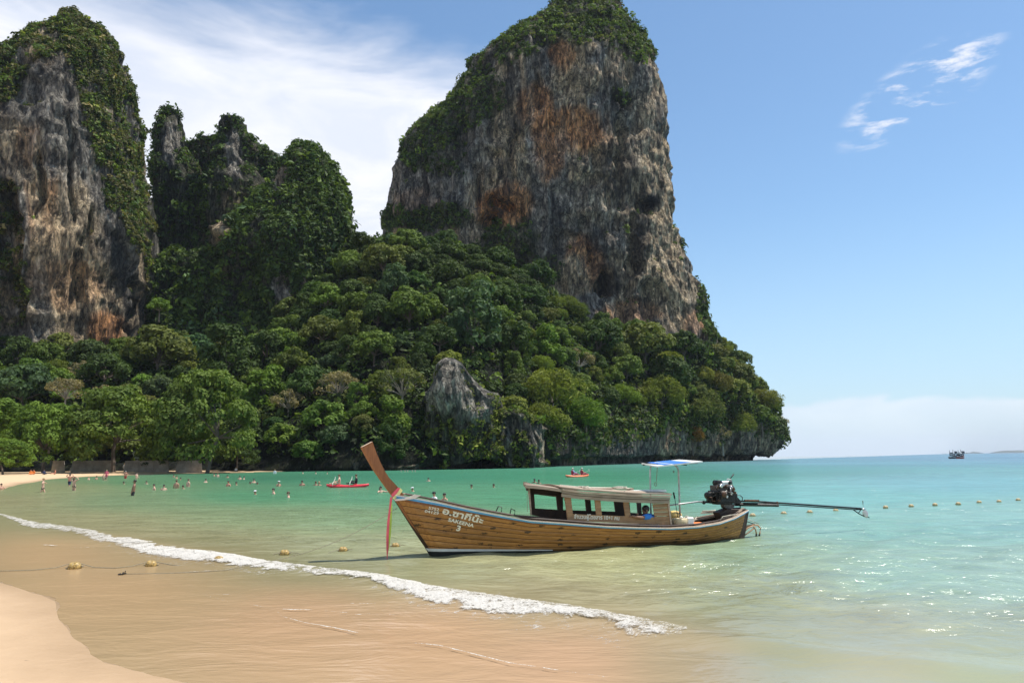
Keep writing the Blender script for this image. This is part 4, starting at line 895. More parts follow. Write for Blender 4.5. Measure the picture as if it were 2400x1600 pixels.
# tell every scattered tree apart by where it stands: regions named by landmarks, then order within them
bpy.context.view_layer.update()
CW = {'mid': 'mid green', 'dark': 'dark green', 'yel': 'yellow green', 'oliv': 'olive', 'beige': 'beige', 'blue': 'blue green', 'bright': 'bright green', 'orng': 'orange'}
KW = {'dome': 'round crowned tree', 'tall': 'creeper hung tree', 'feather': 'bamboo clump', 'bare': 'half bare tree'}
ORD = ['first', 'second', 'third', 'fourth', 'fifth', 'sixth', 'seventh', 'eighth', 'ninth', 'tenth', 'eleventh', 'twelfth', 'thirteenth', 'fourteenth', 'fifteenth', 'sixteenth', 'seventeenth', 'eighteenth', 'nineteenth', 'twentieth', 'twenty-first', 'twenty-second']
ORD0 = ['leftmost', 'second', 'third', 'fourth', 'fifth', 'sixth', 'seventh', 'eighth', 'ninth', 'tenth', 'eleventh', 'twelfth', 'thirteenth', 'fourteenth']
def region(x, y):
    if x < 300: return 'over the left beach trees' if y > 880 else 'at the foot of the left cliff'
    if x < 620: return 'behind the largest beach tree' if y > 900 else 'below the dark gap'
    if x < 960:
        return 'on the dark shore slope' if y > 930 else ('below the wooded peak' if y > 760 else 'on the saddle beside the great cliff')
    if x < 1280: return 'around the grey crag' if y > 860 else ('beside the biggest blue green tree' if y > 700 else ('under the left foot of the great cliff' if x < 1090 else 'under the middle of the great cliff'))
    if x < 1520: return 'above the sea cliff' if y > 860 else 'along the great cliff lower edge'
    return 'low on the headland brow' if y > 900 else 'high on the headland slope'
buckets = {}
for e, kind, rad, col, lab, grp in TREES:
    if lab: e['label'] = lab; e['group'] = 'trees of the wooded shore'; continue
    x, y = proj(np.array([e.location[0], e.location[1], e.location[2] + rad * 0.6])[None]); buckets.setdefault((region(x[0], y[0]), e['_c'], kind), []).append((x[0], e))
for (rg, c, kind), L in buckets.items():
    L.sort(key=lambda t_: t_[0]); n_ = len(L)
    for k, (x, e) in enumerate(L):
        k = min(k, 21) if k < n_ - 1 else k
        del e['_c']; w_ = '%s %s' % (CW[c], KW[kind])
        if n_ == 1: lb = 'only %s %s' % (w_, rg)
        elif k == n_ - 1: lb = 'rightmost %s %s' % (w_, rg)
        elif k == 0: lb = 'leftmost %s %s' % (w_, rg)
        else: lb = '%s from left %s %s' % (ORD[k], w_, rg)
        e['label'] = lb; e['group'] = 'trees of the wooded shore'
# cliff bushes and undergrowth as leaf clusters
def tufts(name, items, label, cat, nl, seed):
    r = np.random.default_rng(seed); n = len(items)
    C = np.array([i[0] for i in items]); Nn = np.array([i[1] for i in items]); S = np.array([i[2] for i in items]); K = np.array([i[3] if i[3] is not None else G_dark for i in items])
    up = unit(Nn * 0.7 + np.array([0, 0, 0.8]))
    u = unit(r.normal(size=(n, nl, 3)) + up[:, None, :] * 0.75)
    P = C[:, None, :] + u * (S[:, None] * r.uniform(0.45, 1.0, (n, nl)))[:, :, None] * np.array([1, 1, 0.85])
    N_ = unit(u + r.normal(size=u.shape) * 0.5 + np.array([0, 0, .25]))
    V, F = leaves(P.reshape(-1, 3), N_.reshape(-1, 3), (S[:, None] * r.uniform(0.24, 0.46, (n, nl))).ravel(), r, 0.55)
    me = np_mesh(name, V, F); lv_ = np.clip(0.5 + 0.4 * (r.random((n, nl)) - .5) + 0.5 * (r.random(n)[:, None] - .5), 0, 1)
    vcol(me, 'lv', np.repeat(lv_.ravel(), 4))
    K = K * (1 + 0.25 * r.normal(size=(n, 1))); vcol(me, 'tint', np.repeat(np.clip(K, 0.01, .4), nl * 4, 0))
    tag(obj(name, me, M_leafs), label, cat, kind='stuff')
nh = 7600
tufts('undergrowth', VEG[-(nh + 150):-150], 'tangled undergrowth filling the slope between the trees', 'undergrowth', 14, 1)
tufts('cliff_bushes', VEG[:-(nh + 150)] + VEG[-150:], 'bushes and creepers clinging to the limestone cliffs and peaks', 'bushes', 18, 2)
# ------------------------------------------------------------------ seawall and shade strip
M_wall = simple('old_concrete', (0.30, 0.27, 0.22), 0.9, var=0.25, scale=0.8, bump=0.02)
for k, (x0, x1, lab) in enumerate([(118, 152, 'short shaded concrete wall piece left of the tree trunk'), (164, 262, 'sloping sided concrete wall section left of the open gap'), (288, 396, 'long shaded concrete wall section in the middle'), (410, 474, 'sunlit concrete wall section beside the leaning trunk')]):
    pa = at(x0, 1107, 176); pb_ = at(x1, 1106, 176); ln = pb_[0] - pa[0]
    e = empty('seawall', (pa[0], 176, pa[2]), 0, lab, 'wall', 'seawall sections behind the beach')
    n = max(1, int(ln / 2.6)); w_ = ln / n
    for q in range(n):
        b = MB(); b.prism([(q * w_ + 0.02, -0.6), ((q + 1) * w_ - 0.02, -0.6), ((q + 1) * w_ - 0.02 - (0.3 if q == n - 1 else 0), 2.35), (q * w_ + 0.02 + (0.35 if q == 0 else 0), 2.35)], 0, 0.25)
        b.build('panel', M_wall, e)
    b = MB(); b.box((ln / 2, 0.12, 2.40), (ln - .6, 0.36, 0.1)); b.build('coping', M_wall, e)
# ================================================================== LONGTAIL BOAT
BO = gz(1012, 1302); BS = gz(1733, 1260); ba = (BS - BO)[:2]; ba /= np.linalg.norm(ba); BYAW = math.atan2(ba[1], ba[0]); bl_ = np.array([ba[1], -ba[0]])
def bl(px, py, n=0.0):
    """pixel -> (s, z) in the boat's fore-and-aft plane that lies n metres towards the beach side"""
    d = ray(px, py); t = ((BO[:2] @ bl_) + n) / (d[:2] @ bl_); p = CAMP + d * t
    return float((p[:2] - BO[:2]) @ ba), float(p[2])
boat = empty('longtail_boat', (BO[0], BO[1], 0), BYAW, 'varnished wooden longtail boat with blue gunwale moored in the shallows', 'boat')
M_teak = wood('varnished_planks', (0.50, 0.245, 0.072), (0.31, 0.138, 0.040), spots=0.85, rough=0.55)
M_stem = wood('oiled_stem', (0.37, 0.15, 0.055), (0.25, 0.095, 0.034), (14, 14, 1.2), rough=0.45)
M_grey = wood('weathered_wood', (0.46, 0.37, 0.28), (0.28, 0.215, 0.16), rough=0.8)
M_cab = wood('cabin_wood', (0.42, 0.255, 0.13), (0.26, 0.15, 0.08), rough=0.7)
M_dark_and_shaded = simple('dark_and_shaded_wood', (0.045, 0.024, 0.015), 0.6, var=0.4, scale=5)  # plain dark timber, also the painted-in shade of the cabin's far side
M_blue = simple('blue_paint', (0.10, 0.36, 0.62), 0.45, var=0.12, scale=8)
M_white = simple('white_paint', (0.78, 0.78, 0.74), 0.5, var=0.06, scale=6)
M_lettering = simple('lettering_paint', (0.80, 0.76, 0.62), 0.6, var=0.05)
M_black = simple('black_paint', (0.018, 0.019, 0.018), 0.5, var=0.4)
M_iron = simple('greasy_iron', (0.030, 0.028, 0.027), 0.42, metal=0.6, var=0.5, scale=14, bump=0.01)
M_rust = simple('rusty_iron', (0.10, 0.050, 0.028), 0.7, metal=0.3, var=0.5, scale=18)
M_steel = simple('bright_steel', (0.55, 0.54, 0.52), 0.28, metal=0.95, var=0.15, scale=12)
M_pipe = simple('galvanised_pipe', (0.42, 0.42, 0.40), 0.4, metal=0.7, var=0.2)
M_rope = simple('rope_fibre', (0.27, 0.235, 0.165), 0.9, var=0.3, scale=40)
M_ropel = simple('pale_rope', (0.55, 0.50, 0.40), 0.9, var=0.2, scale=40)
SS = [-1.00, -0.66, -0.30, 0.10, 0.75, 1.40, 2.20, 3.00, 4.20, 5.00, 6.00, 6.85, 7.60, 8.20, 8.65, 8.93]
SZ = [1.43, 1.375, 1.30, 1.215, 1.055, 0.915, 0.755, 0.675, 0.545, 0.485, 0.425, 0.425, 0.475, 0.575, 0.68, 0.745]
SB = [0.05, 0.14, 0.25, 0.37, 0.50, 0.61, 0.70, 0.76, 0.80, 0.80, 0.77, 0.71, 0.60, 0.44, 0.25, 0.10]
def hull_pt(u, t, off=0.0, side=-1):
    """u along (0 bow..1 stern), t up (0 keel..1 sheer); side -1 faces the beach"""
    zs = np.interp(-1.0 + 9.93 * u, SS, SZ)
    stem_s = lambda z: np.interp(z, [-0.4, 0.0, 0.18, 1.28, 1.43, 1.6], [0.12, 0.0, -0.12, -0.88, -1.00, -1.08])
    stern_s = lambda z: np.interp(z, [-0.35, 0.0, 0.745], [8.45, 8.66, 8.93])
    zk = -0.34 + 0.34 * (1 - min(1, u / 0.14)) ** 2 * 0.2 + 0.16 * max(0, (u - .8) / .2)
    z = zk + (zs - zk) * t
    s = stem_s(z) * (1 - u) + stern_s(z) * u
    zs2 = np.interp(s, SS, SZ); z = zk + (zs2 - zk) * t
    bm = np.interp(s + 0.35 * (1 - t) * (1 - u), SS, SB)
    e = 0.42 + 0.45 * (1 - min(1, u / 0.35)) + 0.25 * max(0, (u - .75) / .25)
    nose = min(1.0, u / 0.03) ** 0.5
    y = bm * (t ** e) * nose + 0.035
    # outward normal in the cross section (approx.)
    return Vector((s, side * (y + off), z))
NPK = 9; US = np.linspace(0, 1, 90) ** 1.0
pl_edges = np.linspace(0.16, 0.955, NPK + 1)
def strip(t0, t1, off, thick, side, u0=0.0, u1=1.0, nt=3, bulge=0.0, nu=90):
    """a strake: closed strip lying on the hull between heights t0..t1"""
    V = []; F = []; uu = np.linspace(u0, u1, nu)
    for lay in (0, 1):
        for i, u in enumerate(uu):
            for j in range(nt + 1):
                q = j / nt; t = t0 + (t1 - t0) * q; V.append(hull_pt(u, t, off + (bulge * math.sin(math.pi * q) if lay == 0 else -thick), side))
    m = nt + 1; N = nu * m
    for i in range(nu - 1):
        for j in range(nt):
            a = i * m + j; F.append((a, a + 1, a + m + 1, a + m)); F.append((N + a, N + a + m, N + a + m + 1, N + a + 1))
        F.append((i * m, (i + 1) * m, N + (i + 1) * m, N + i * m)); F.append((i * m + nt, N + i * m + nt, N + (i + 1) * m + nt, (i + 1) * m + nt))
    F.append(tuple([j for j in range(m)] + [N + j for j in range(m - 1, -1, -1)])); l = (nu - 1) * m
    F.append(tuple([l + j for j in range(m - 1, -1, -1)] + [N + l + j for j in range(m)]))
    return MB().add(V, F)
# inner shell
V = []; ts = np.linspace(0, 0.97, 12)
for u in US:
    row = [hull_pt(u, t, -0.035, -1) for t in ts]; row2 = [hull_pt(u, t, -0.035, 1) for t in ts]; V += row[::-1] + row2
n2_ = 24; MB().add(V, [(i * n2_ + j, i * n2_ + j + 1, (i + 1) * n2_ + j + 1, (i + 1) * n2_ + j) for i in range(len(US) - 1) for j in range(n2_ - 1)]).build('hull_lining', M_dark_and_shaded, boat)
for side in (-1, 1):
    for k in range(NPK):
        strip(pl_edges[k] + 0.0038, pl_edges[k + 1] - 0.0038, 0.0, 0.03, side, 0.008, 0.985, 3, 0.006 if k % 2 else 0.013).build('plank', M_teak, boat, smooth=False)
    strip(0.0, 0.158, 0.0, 0.03, side, 0.02, 0.985).build('bottom_plank', M_black, boat)
    # blue rubbing strake under a white line
    strip(0.955, 0.985, 0.035, 0.06, side, 0.004, 1.0, 1).build('rubbing_strake', M_blue, boat)
    strip(0.985, 0.998, 0.040, 0.06, side, 0.004, 1.0, 1).build('white_line', M_white, boat)
    strip(0.925, 0.953, 0.012, 0.03, side, 0.02, 0.99, 1).build('under_rail', M_stem, boat)
    # side deck and cap rail
    Vd = []; Fd = []; nu = 80
    for i, u in enumerate(np.linspace(0.005, 0.997, nu)):
        p = hull_pt(u, 1.0, 0.02, side); w_ = min(0.20, abs(p.y) * 0.8); zc = 0.012
        for q in range(4): Vd.append((p.x, p.y - side * w_ * (q / 3.0), p.z + zc))
        for q in range(4): Vd.append((p.x, p.y - side * w_ * (q / 3.0), p.z + zc - 0.03))
    for i in range(nu - 1):
        for q in range(3): Fd += [(i * 8 + q, i * 8 + q + 1, (i + 1) * 8 + q + 1, (i + 1) * 8 + q), (i * 8 + 4 + q, (i + 1) * 8 + 4 + q, (i + 1) * 8 + 5 + q, i * 8 + 5 + q)]
        Fd += [(i * 8, (i + 1) * 8, (i + 1) * 8 + 4, i * 8 + 4), (i * 8 + 3, i * 8 + 7, (i + 1) * 8 + 7, (i + 1) * 8 + 3)]
    MB().add(Vd, Fd).build('side_deck', M_grey, boat)
    b = MB(); b.tube([hull_pt(u, 1.0, -0.12 - 0.0 * u, side) + Vector((0, 0, 0.055)) if abs(hull_pt(u, 1, 0, side).y) > 0.2 else hull_pt(u, 1.0, -0.05, side) + Vector((0, 0, 0.055)) for u in np.linspace(0.03, 0.99, 60)], 0.022, 5)
    b.build('cap_rail', M_dark_and_shaded if side < 0 else M_grey, boat)
# boot top painted at the bow
for side in (-1, 1):
    V = []; F = []; n_ = 40
    for k, (zb, zt, nm_, mt) in enumerate(((0.115, 0.185, 'boot_stripe', M_white), (-0.25, 0.115, 'bottom_paint', M_black))):
        V = []; F = []
        for i, q in enumerate(np.linspace(0, 1, n_)):
            zt_ = (zt if k == 0 else 0.115) * (1 - q) + 0.045 * q - (0 if k == 0 else 0.0) * q; zb_ = (0.115 * (1 - q) + 0.02 * q) if k == 0 else -0.25
            if k == 1: zt_ = 0.113 * (1 - q) + 0.018 * q
            u = 0.0 + 0.33 * q
            for zz in (zb_, (zb_ + zt_) / 2, zt_):
                # find t for height zz
                lo, hi = 0.0, 1.0
                for _ in range(22):
                    md = (lo + hi) / 2
                    if hull_pt(u, md).z < zz: lo = md
                    else: hi = md
                V.append(hull_pt(u, lo, 0.016, side))
        F = [(i * 3 + j, (i + 1) * 3 + j, (i + 1) * 3 + j + 1, i * 3 + j + 1) for i in range(n_ - 1) for j in (0, 1)]
        V2 = [v + Vector((0, -side * 0.01, 0)) for v in V]; N = len(V)
        b = MB().add(V + V2, F + [tuple(N + i for i in f[::-1]) for f in F] + [(i * 3 + 2, (i + 1) * 3 + 2, N + (i + 1) * 3 + 2, N + i * 3 + 2) for i in range(n_ - 1)] + [(0, 1, 2, N + 2, N + 1, N)])
        b.build(nm_, mt, boat)
# stem post sweeping up into the prow
stem_out = [bl(x, y) for x, y in [(845, 1048.7), (858, 1073), (874, 1101), (890, 1124), (905, 1145), (913.5, 1156), (926, 1173), (963, 1230), (1000.7, 1283.6), (1012.4, 1302.7)]] + [(0.12, -0.3)]
stem_in = [bl(x, y) for x, y in [(871, 1035.3), (879, 1058), (890, 1084), (899, 1102), (909, 1118), (931.6, 1142), (953, 1172), (982, 1222), (1012, 1272), (1026, 1296)]] + [(0.32, -0.3)]
b = MB(); V = []; wdt = [0.085, 0.085, 0.085, 0.085, 0.085, 0.085, 0.075, 0.065, 0.055, 0.05, 0.05]
for (o_, i_, w_) in zip(stem_out, stem_in, wdt):
    q = 0.12; c1 = (o_[0] * (1 - q) + i_[0] * q, o_[1] * (1 - q) + i_[1] * q)
    V += [(o_[0], -0.02, o_[1]), (c1[0], -w_, c1[1]), (i_[0], -w_ * 1.12, i_[1]), (i_[0], w_ * 1.12, i_[1]), (c1[0], w_, c1[1]), (o_[0], 0.02, o_[1])]
nS = len(wdt); b.add(V, [(i * 6 + j, i * 6 + (j + 1) % 6, (i + 1) * 6 + (j + 1) % 6, (i + 1) * 6 + j) for i in range(nS - 1) for j in range(6)] + [tuple(range(6))[::-1], tuple((nS - 1) * 6 + j for j in range(6))])
b.build('stem_post', M_stem, boat)
tip_o, tip_i = stem_out[0], stem_in[0]
MB().add([(tip_o[0] - .004, -0.0, tip_o[1] + .008), (tip_o[0] * .88 + tip_i[0] * .12, -0.088, tip_o[1] * .88 + tip_i[1] * .12 + .006), (tip_i[0], -0.097, tip_i[1] + .006), (tip_i[0], 0.097, tip_i[1] + .006), (tip_o[0] * .88 + tip_i[0] * .12, 0.088, tip_o[1] * .88 + tip_i[1] * .12 + .006)],
         [(0, 1, 2, 3, 4)]).build('prow_cap', simple('fresh_cut_wood', (0.62, 0.45, 0.30), 0.7), boat)
# stern post, foredeck, floor boards, ribs, engine bed
sp_ = [bl(1748, 1199.4), bl(1733, 1257)]
b = MB(); b.prism([(sp_[0][0] + .03, sp_[0][1] + .03), (sp_[1][0] + .02, sp_[1][1] - .3), (sp_[1][0] - .14, sp_[1][1] - .3), (sp_[0][0] - .16, sp_[0][1] + .03)], -0.11, 0.11); b.build('stern_post', M_dark_and_shaded, boat, bevel=0.01)
b = MB(); V = []
for u in np.linspace(0.01, 0.24, 14):
    p = hull_pt(u, 1, -0.12); V += [(p.x, p.y, p.z - 0.03), (p.x, -p.y, p.z - 0.03)]
b.add(V, [(2 * i, 2 * i + 1, 2 * i + 3, 2 * i + 2) for i in range(13)]); b.build('foredeck', M_grey, boat)
for i in range(7):
    s0 = 2.6 + i * 0.66; zf = 0.22
    b = MB(); b.box((s0 + 0.3, 0, zf), (0.62, 0.72, 0.03)); b.build('floor_board', M_grey, boat)
for i in range(3):
    s0 = 6.35 + i * 0.62; bm = np.interp(s0, SS, SB) - 0.1; b = MB(); b.box((s0, 0, np.interp(s0, SS, SZ) - 0.06), (0.10, 2 * bm, 0.05)); b.build('cross_beam', M_dark_and_shaded, boat)
b = MB(); b.prism([bl(1678, 1200), bl(1700, 1191), bl(1745, 1192), bl(1747, 1200), bl(1735, 1215), bl(1690, 1225)], -0.13, 0.16); b.build('engine_bed', M_dark_and_shaded, boat, bevel=0.01)
for q in (-1, 1):
    b = MB(); b.tube([bl3 for bl3 in [Vector((7.7, q * 0.46, 0.50)), Vector((8.3, q * 0.30, 0.62)), Vector((8.8, q * 0.10, 0.78))]], 0.035, 6); b.build('quarter_knee', M_grey if q < 0 else M_dark_and_shaded, boat)
# grab handles on the foredeck
for x0 in ((1162, 1199, 1168, 1186, 1176, 1188, 1175, 1199), (1195, 1205, 1198, 1191, 1207, 1196, 1206, 1205)):
    P = [bl(x0[i], x0[i + 1], 0.1) for i in range(0, 8, 2)]; b = MB(); b.tube([(s, -0.1, z) for s, z in P], 0.013, 6); b.build('grab_handle', M_iron, boat)
# ------------------------------------------------------------------ cabin
NN, NF = 0.60, -0.60
def pr(pts, n, th): b = MB(); P = [bl(x, y, n) for x, y in pts]; return b.prism(P, -n, -n + th)
def cs(x, y): return 1200 + x / 5.6, 1040 + y / 5.6           # measured in a 5.6x enlargement
# near side
pr([cs(*p) for p in ((738, 915), (2070, 970), (2070, 1062), (738, 1005))], NN, 0.03).build('side_panel', M_cab, boat, bevel=0.004)
pr([cs(*p) for p in ((690, 640), (770, 655), (800, 915), (745, 1000), (735, 1000))], NN + 0.012, 0.05).build('cabin_post', M_cab, boat, bevel=0.004)
for q in (((1085, 700), (1158, 705), (1182, 935), (1110, 930)), ((1462, 735), (1532, 740), (1560, 955), (1490, 950))):
    pr([cs(*p) for p in q], NN + 0.012, 0.04).build('cabin_post', M_cab, boat, bevel=0.004)
def c3(x, y): return 1480 + x / 3.92, 1040 + y / 3.92
top_l, top_r, bot_l, bot_r = c3(188, 512), c3(338, 505), c3(226, 738), c3(368, 738)
for k in range(6):
    a, c = k / 6 + 0.006, (k + 1) / 6 - 0.006
    L = lambda t: (top_l[0] + (bot_l[0] - top_l[0]) * t, top_l[1] + (bot_l[1] - top_l[1]) * t); R2 = lambda t: (top_r[0] + (bot_r[0] - top_r[0]) * t, top_r[1] + (bot_r[1] - top_r[1]) * t)
    pr([L(a), R2(a), R2(c), L(c)], NN + (0.006 if k % 2 else 0.010), 0.025).build('wall_plank', M_cab, boat, bevel=0.003)
pr([c3(330, 505), c3(345, 505), c3(374, 738), c3(360, 738)], NN + 0.03, 0.06).build('corner_post', M_grey, boat)
# far side: posts and lower wall, interior shade painted in as near-black wood
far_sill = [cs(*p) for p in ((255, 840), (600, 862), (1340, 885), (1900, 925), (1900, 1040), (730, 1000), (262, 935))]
pr(far_sill, NF, 0.03).build('side_panel', M_dark_and_shaded, boat)
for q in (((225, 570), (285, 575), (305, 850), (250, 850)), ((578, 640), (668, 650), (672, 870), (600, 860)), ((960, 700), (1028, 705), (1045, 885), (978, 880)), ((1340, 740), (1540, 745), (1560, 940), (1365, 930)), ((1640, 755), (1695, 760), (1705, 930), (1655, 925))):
    pr([cs(*p) for p in q], NF, 0.04).build('cabin_post', M_dark_and_shaded, boat)
pr([cs(*p) for p in ((225, 575), (640, 625), (640, 680), (285, 660), (228, 655))], NF, 0.03).build('window_header', M_dark_and_shaded, boat)
pr([cs(*p) for p in ((640, 640), (2000, 740), (2000, 775), (1700, 768), (1340, 745), (960, 705), (660, 680))], NF, 0.03).build('window_header', M_dark_and_shaded, boat)
# front corner post near side and front frame
pr([cs(*p) for p in ((212, 580), (236, 585), (262, 935), (246, 935))], NN - 0.05, 0.03).build('front_post', M_grey, boat)
# roofs: light camber across, planks run along
def roof(name, edge, th, mat, n_strip, wid=0.68, rise=0.05, par=boat, skew=0.0):
    P0 = [bl(*cs(x, y), wid) for x, y in edge]
    for k in range(n_strip):
        sk = P0[0][0] + skew * (2 * wid * (k + .5) / n_strip); P = [(max(s, sk + 0.01 * i), z) for i, (s, z) in enumerate(P0)]
        y0 = -wid + 2 * wid * k / n_strip + 0.004; y1 = -wid + 2 * wid * (k + 1) / n_strip - 0.004; V = []
        for (s, z) in P:
            for y in (y0, y1):
                V.append((s, y, z + rise * (1 - (y / wid) ** 2)));
            for y in (y1, y0): V.append((s, y, z + rise * (1 - (y / wid) ** 2) - th))
        m_ = len(P); F = [(i * 4 + j, i * 4 + (j + 1) % 4, (i + 1) * 4 + (j + 1) % 4, (i + 1) * 4 + j) for i in range(m_ - 1) for j in range(4)] + [(3, 2, 1, 0), tuple((m_ - 1) * 4 + j for j in range(4))]
        MB().add(V, F).build(name, mat, par)
roof('roof_plank', [(172, 537), (400, 556), (650, 590)], 0.03, M_grey, 8, skew=0.42)
roof('roof_plank', [(640, 560), (900, 590), (1200, 612), (1600, 640), (2020, 652), (2102, 655)], 0.03, M_grey, 8, wid=0.70)
for side in (1, -1):
    for k, (dy, th_, off) in enumerate(((12, 26, 0.02), (42, 30, 0.0), (78, 40, -0.02))):
        P = [cs(x, y) for x, y in ((662, 575), (900, 605), (1200, 628), (1600, 652), (2080, 664))]
        top = [bl(x, y + dy / 5.6, 0.70) for x, y in P]; bot = [bl(x, y + (dy + th_) / 5.6, 0.70) for x, y in P]
        y = -(0.69 + off) * side
        b = MB(); b.prism(top + bot[::-1], y, y + 0.035 * side); b.build('roof_moulding', M_grey, boat, bevel=0.003)
    P = [cs(x, y) for x, y in ((172, 545) if side > 0 else (540, 580), (400, 563) if side > 0 else (600, 590), (650, 596))]; top = [bl(x, y, .68) for x, y in P]; bot = [bl(x, y + 5.5, .68) for x, y in P]
    b = MB(); b.prism(top + bot[::-1], -.69 * side, -.655 * side); b.build('roof_moulding', M_grey, boat)
b = MB(); s0, z0 = bl(*cs(180, 560), .66); b.box((s0 + .32, 0, z0 - .05), (0.05, 1.42, 0.10), (0, 0, R_(-23))); b.build('roof_beam', M_dark_and_shaded, boat)
# canopy over the stern on bent pipes
def cz(x, y, n=0.0): s, z = bl(*c3(x, y), n); return Vector((s, -n, z))
b = MB(); b.tube([cz(180, 700), cz(178, 560), cz(174, 430), cz(172, 240), cz(178, 205), cz(200, 190)], 0.022, 8); b.build('canopy_pipe', M_pipe, boat, smooth=True)
b = MB(); b.tube([cz(446, 700), cz(443, 560), cz(438, 400), cz(432, 250), cz(422, 215), cz(395, 192)], 0.025, 8); b.build('canopy_pipe', M_pipe, boat, smooth=True)
P00, P10 = bl(1503, 1086, .42), bl(1647, 1080.5, -.05)
zc = 2.03
can = []
cn_ = [at(1503, 1085.2, BO[1] + 2.3), None]
def can_pt(px, py, n): s, z = bl(px, py, n); return Vector((s, -n, z))
cA, cB, cC, cD = can_pt(1503, 1086.5, .30), can_pt(1540, 1091.5, .72), can_pt(1647, 1081, .45), can_pt(1592, 1077.6, -.55)
cD2 = cA + (cC - cB)
M_tarp = simple('blue_tarp', (0.05, 0.20, 0.62), 0.45, var=0.1)
def quadslab(A_, B_, C2, D2, a0, a1, zoff, th_, nm, mt):
    f = lambda a, b_: A_.lerp(D2, a).lerp(B_.lerp(C2, a), b_)
    V = [f(a0, 0), f(a1, 0), f(a1, 1), f(a0, 1)]; V = [v + Vector((0, 0, zoff)) for v in V]; V += [v - Vector((0, 0, th_)) for v in V]
    MB().add(V, [(0, 1, 2, 3), (7, 6, 5, 4), (0, 4, 5, 1), (1, 5, 6, 2), (2, 6, 7, 3), (3, 7, 4, 0)]).build(nm, mt, boat)
A_, B_, C2, D2 = can_pt(1503, 1085.2, -.6), can_pt(1540, 1091.5, .7), can_pt(1647, 1080.2, .7), can_pt(1592, 1076.4, -.6)
quadslab(A_, B_, C2, D2, 0, 1, 0.0, 0.03, 'canopy_board', M_white)
for a0, a1 in ((0.16, 0.30), (0.36, 0.74)): quadslab(A_, B_, C2, D2, a0, a1, 0.006, 0.005, 'canopy_stripe', M_tarp)
for sy in (-.35, .35):
    b = MB(); b.tube([(5.95, sy, 1.995), (6.9, sy, 2.02), (7.2, sy, 2.03)], 0.016, 6); b.build('canopy_rail', M_iron, boat)
for s_ in (6.0, 6.75):
    b = MB(); b.tube([(s_, -.5, 1.985), (s_, .62, 2.07)], 0.016, 6); b.build('canopy_rail', M_iron, boat)
b = MB(); b.tube([cz(238, 205), cz(233, 280), cz(228, 345)], 0.008, 5); b.lathe([(0.001, -0.012), (0.001, 0.012)], tuple(cz(222, 370)), 4)
ring = [cz(222, 370) + Vector((0.035 * math.cos(a), 0, 0.045 * math.sin(a))) for a in np.linspace(0, 2 * math.pi, 13)]; b.tube(ring, 0.008, 5); b.build('hanging_cord', M_rope, boat)
b = MB(); b.tube([cz(425, 672, .2), cz(398, 500, .2)], 0.008, 5); b.tube([cz(398, 500, .2), cz(386, 443, .2)], 0.022, 7); b.build('boat_hook', M_iron, None)
bpy.data.objects['boat_hook'].matrix_world = boat.matrix_world
boat_mw = Matrix.Translation((BO[0], BO[1], 0)) @ Matrix.Rotation(BYAW, 4, 'Z')
def onboat(o, *a, **k): o.matrix_world = boat_mw; return tag(o, *a, **k)
onboat(bpy.data.objects['boat_hook'], 'thin dark rod with black grip standing behind the cabin', 'rod')
# hanging lanyard from the roof front corner
b = MB(); b.tube([(s, -.66, z) for s, z in (bl(*cs(198, 640), .66), bl(*cs(200, 780), .66), bl(*cs(202, 890), .66))], 0.006, 5); b.build('lanyard', M_rope, boat)
b = MB(); b.tube([(s, -.3, z) for s, z in (bl(*cs(665, 680), .3), bl(*cs(720, 810), .3), bl(*cs(800, 893), .3))], 0.008, 5); b.build('lanyard', M_rope, boat)
# things lying on the roof
def thing1(name, b, mat, label, cat, smooth=False): o = b.build(name, mat, None, smooth); return onboat(o, label, cat)
def rp(x, y, n, dz=0.0): s, z = bl(*cs(x, y), n); return Vector((s, -n, z + dz))
b = MB(); b.tube([rp(630, 545, -.1), rp(900, 572, -.1), rp(1570, 585, -.15)], [0.028, 0.026, 0.022], 7); thing1('bamboo_pole', b, M_ropel, 'long pale pole lying lengthwise on the cabin roof', 'pole', True)
b = MB(); s0 = rp(1000, 598, .25); b.box((s0.x, s0.y, s0.z + .01), (1.35, 0.20, 0.035)); thing1('gangplank', b, M_grey, 'grey plank lying on the near half of the cabin roof', 'plank')
b = MB(); s0 = rp(1700, 618, .05); b.box((s0.x, s0.y, s0.z), (1.3, 0.34, 0.05)); thing1('folded_awning', b, M_white, 'white folded awning lying at the rear of the cabin roof', 'awning')
b = MB(); s0 = rp(1550, 600, -.2); b.box((s0.x, s0.y, s0.z + .01), (0.10, 0.2, 0.07)); thing1('wood_block', b, M_grey, 'small wood block at the rear end of the roof pole', 'block')
rr_ = np.random.default_rng(4)
for k, (x, lab) in enumerate(((910, 'tangled pale rope over the front of the roof plank'), (1420, 'tangled pale rope in front of the folded awning'))):
    p0 = rp(x, 600, .35); b = MB(); P = [p0 + Vector((0.10 * math.cos(a * 2.1) + rr_.uniform(-.08, .12), 0.22 * math.sin(a) + rr_.uniform(-.05, .05), 0.03 + rr_.uniform(0, .05))) for a in np.linspace(0, 9, 16)]
    b.tube(P, 0.011, 5); thing1('rope_tangle', b, M_ropel, lab, 'rope', True)
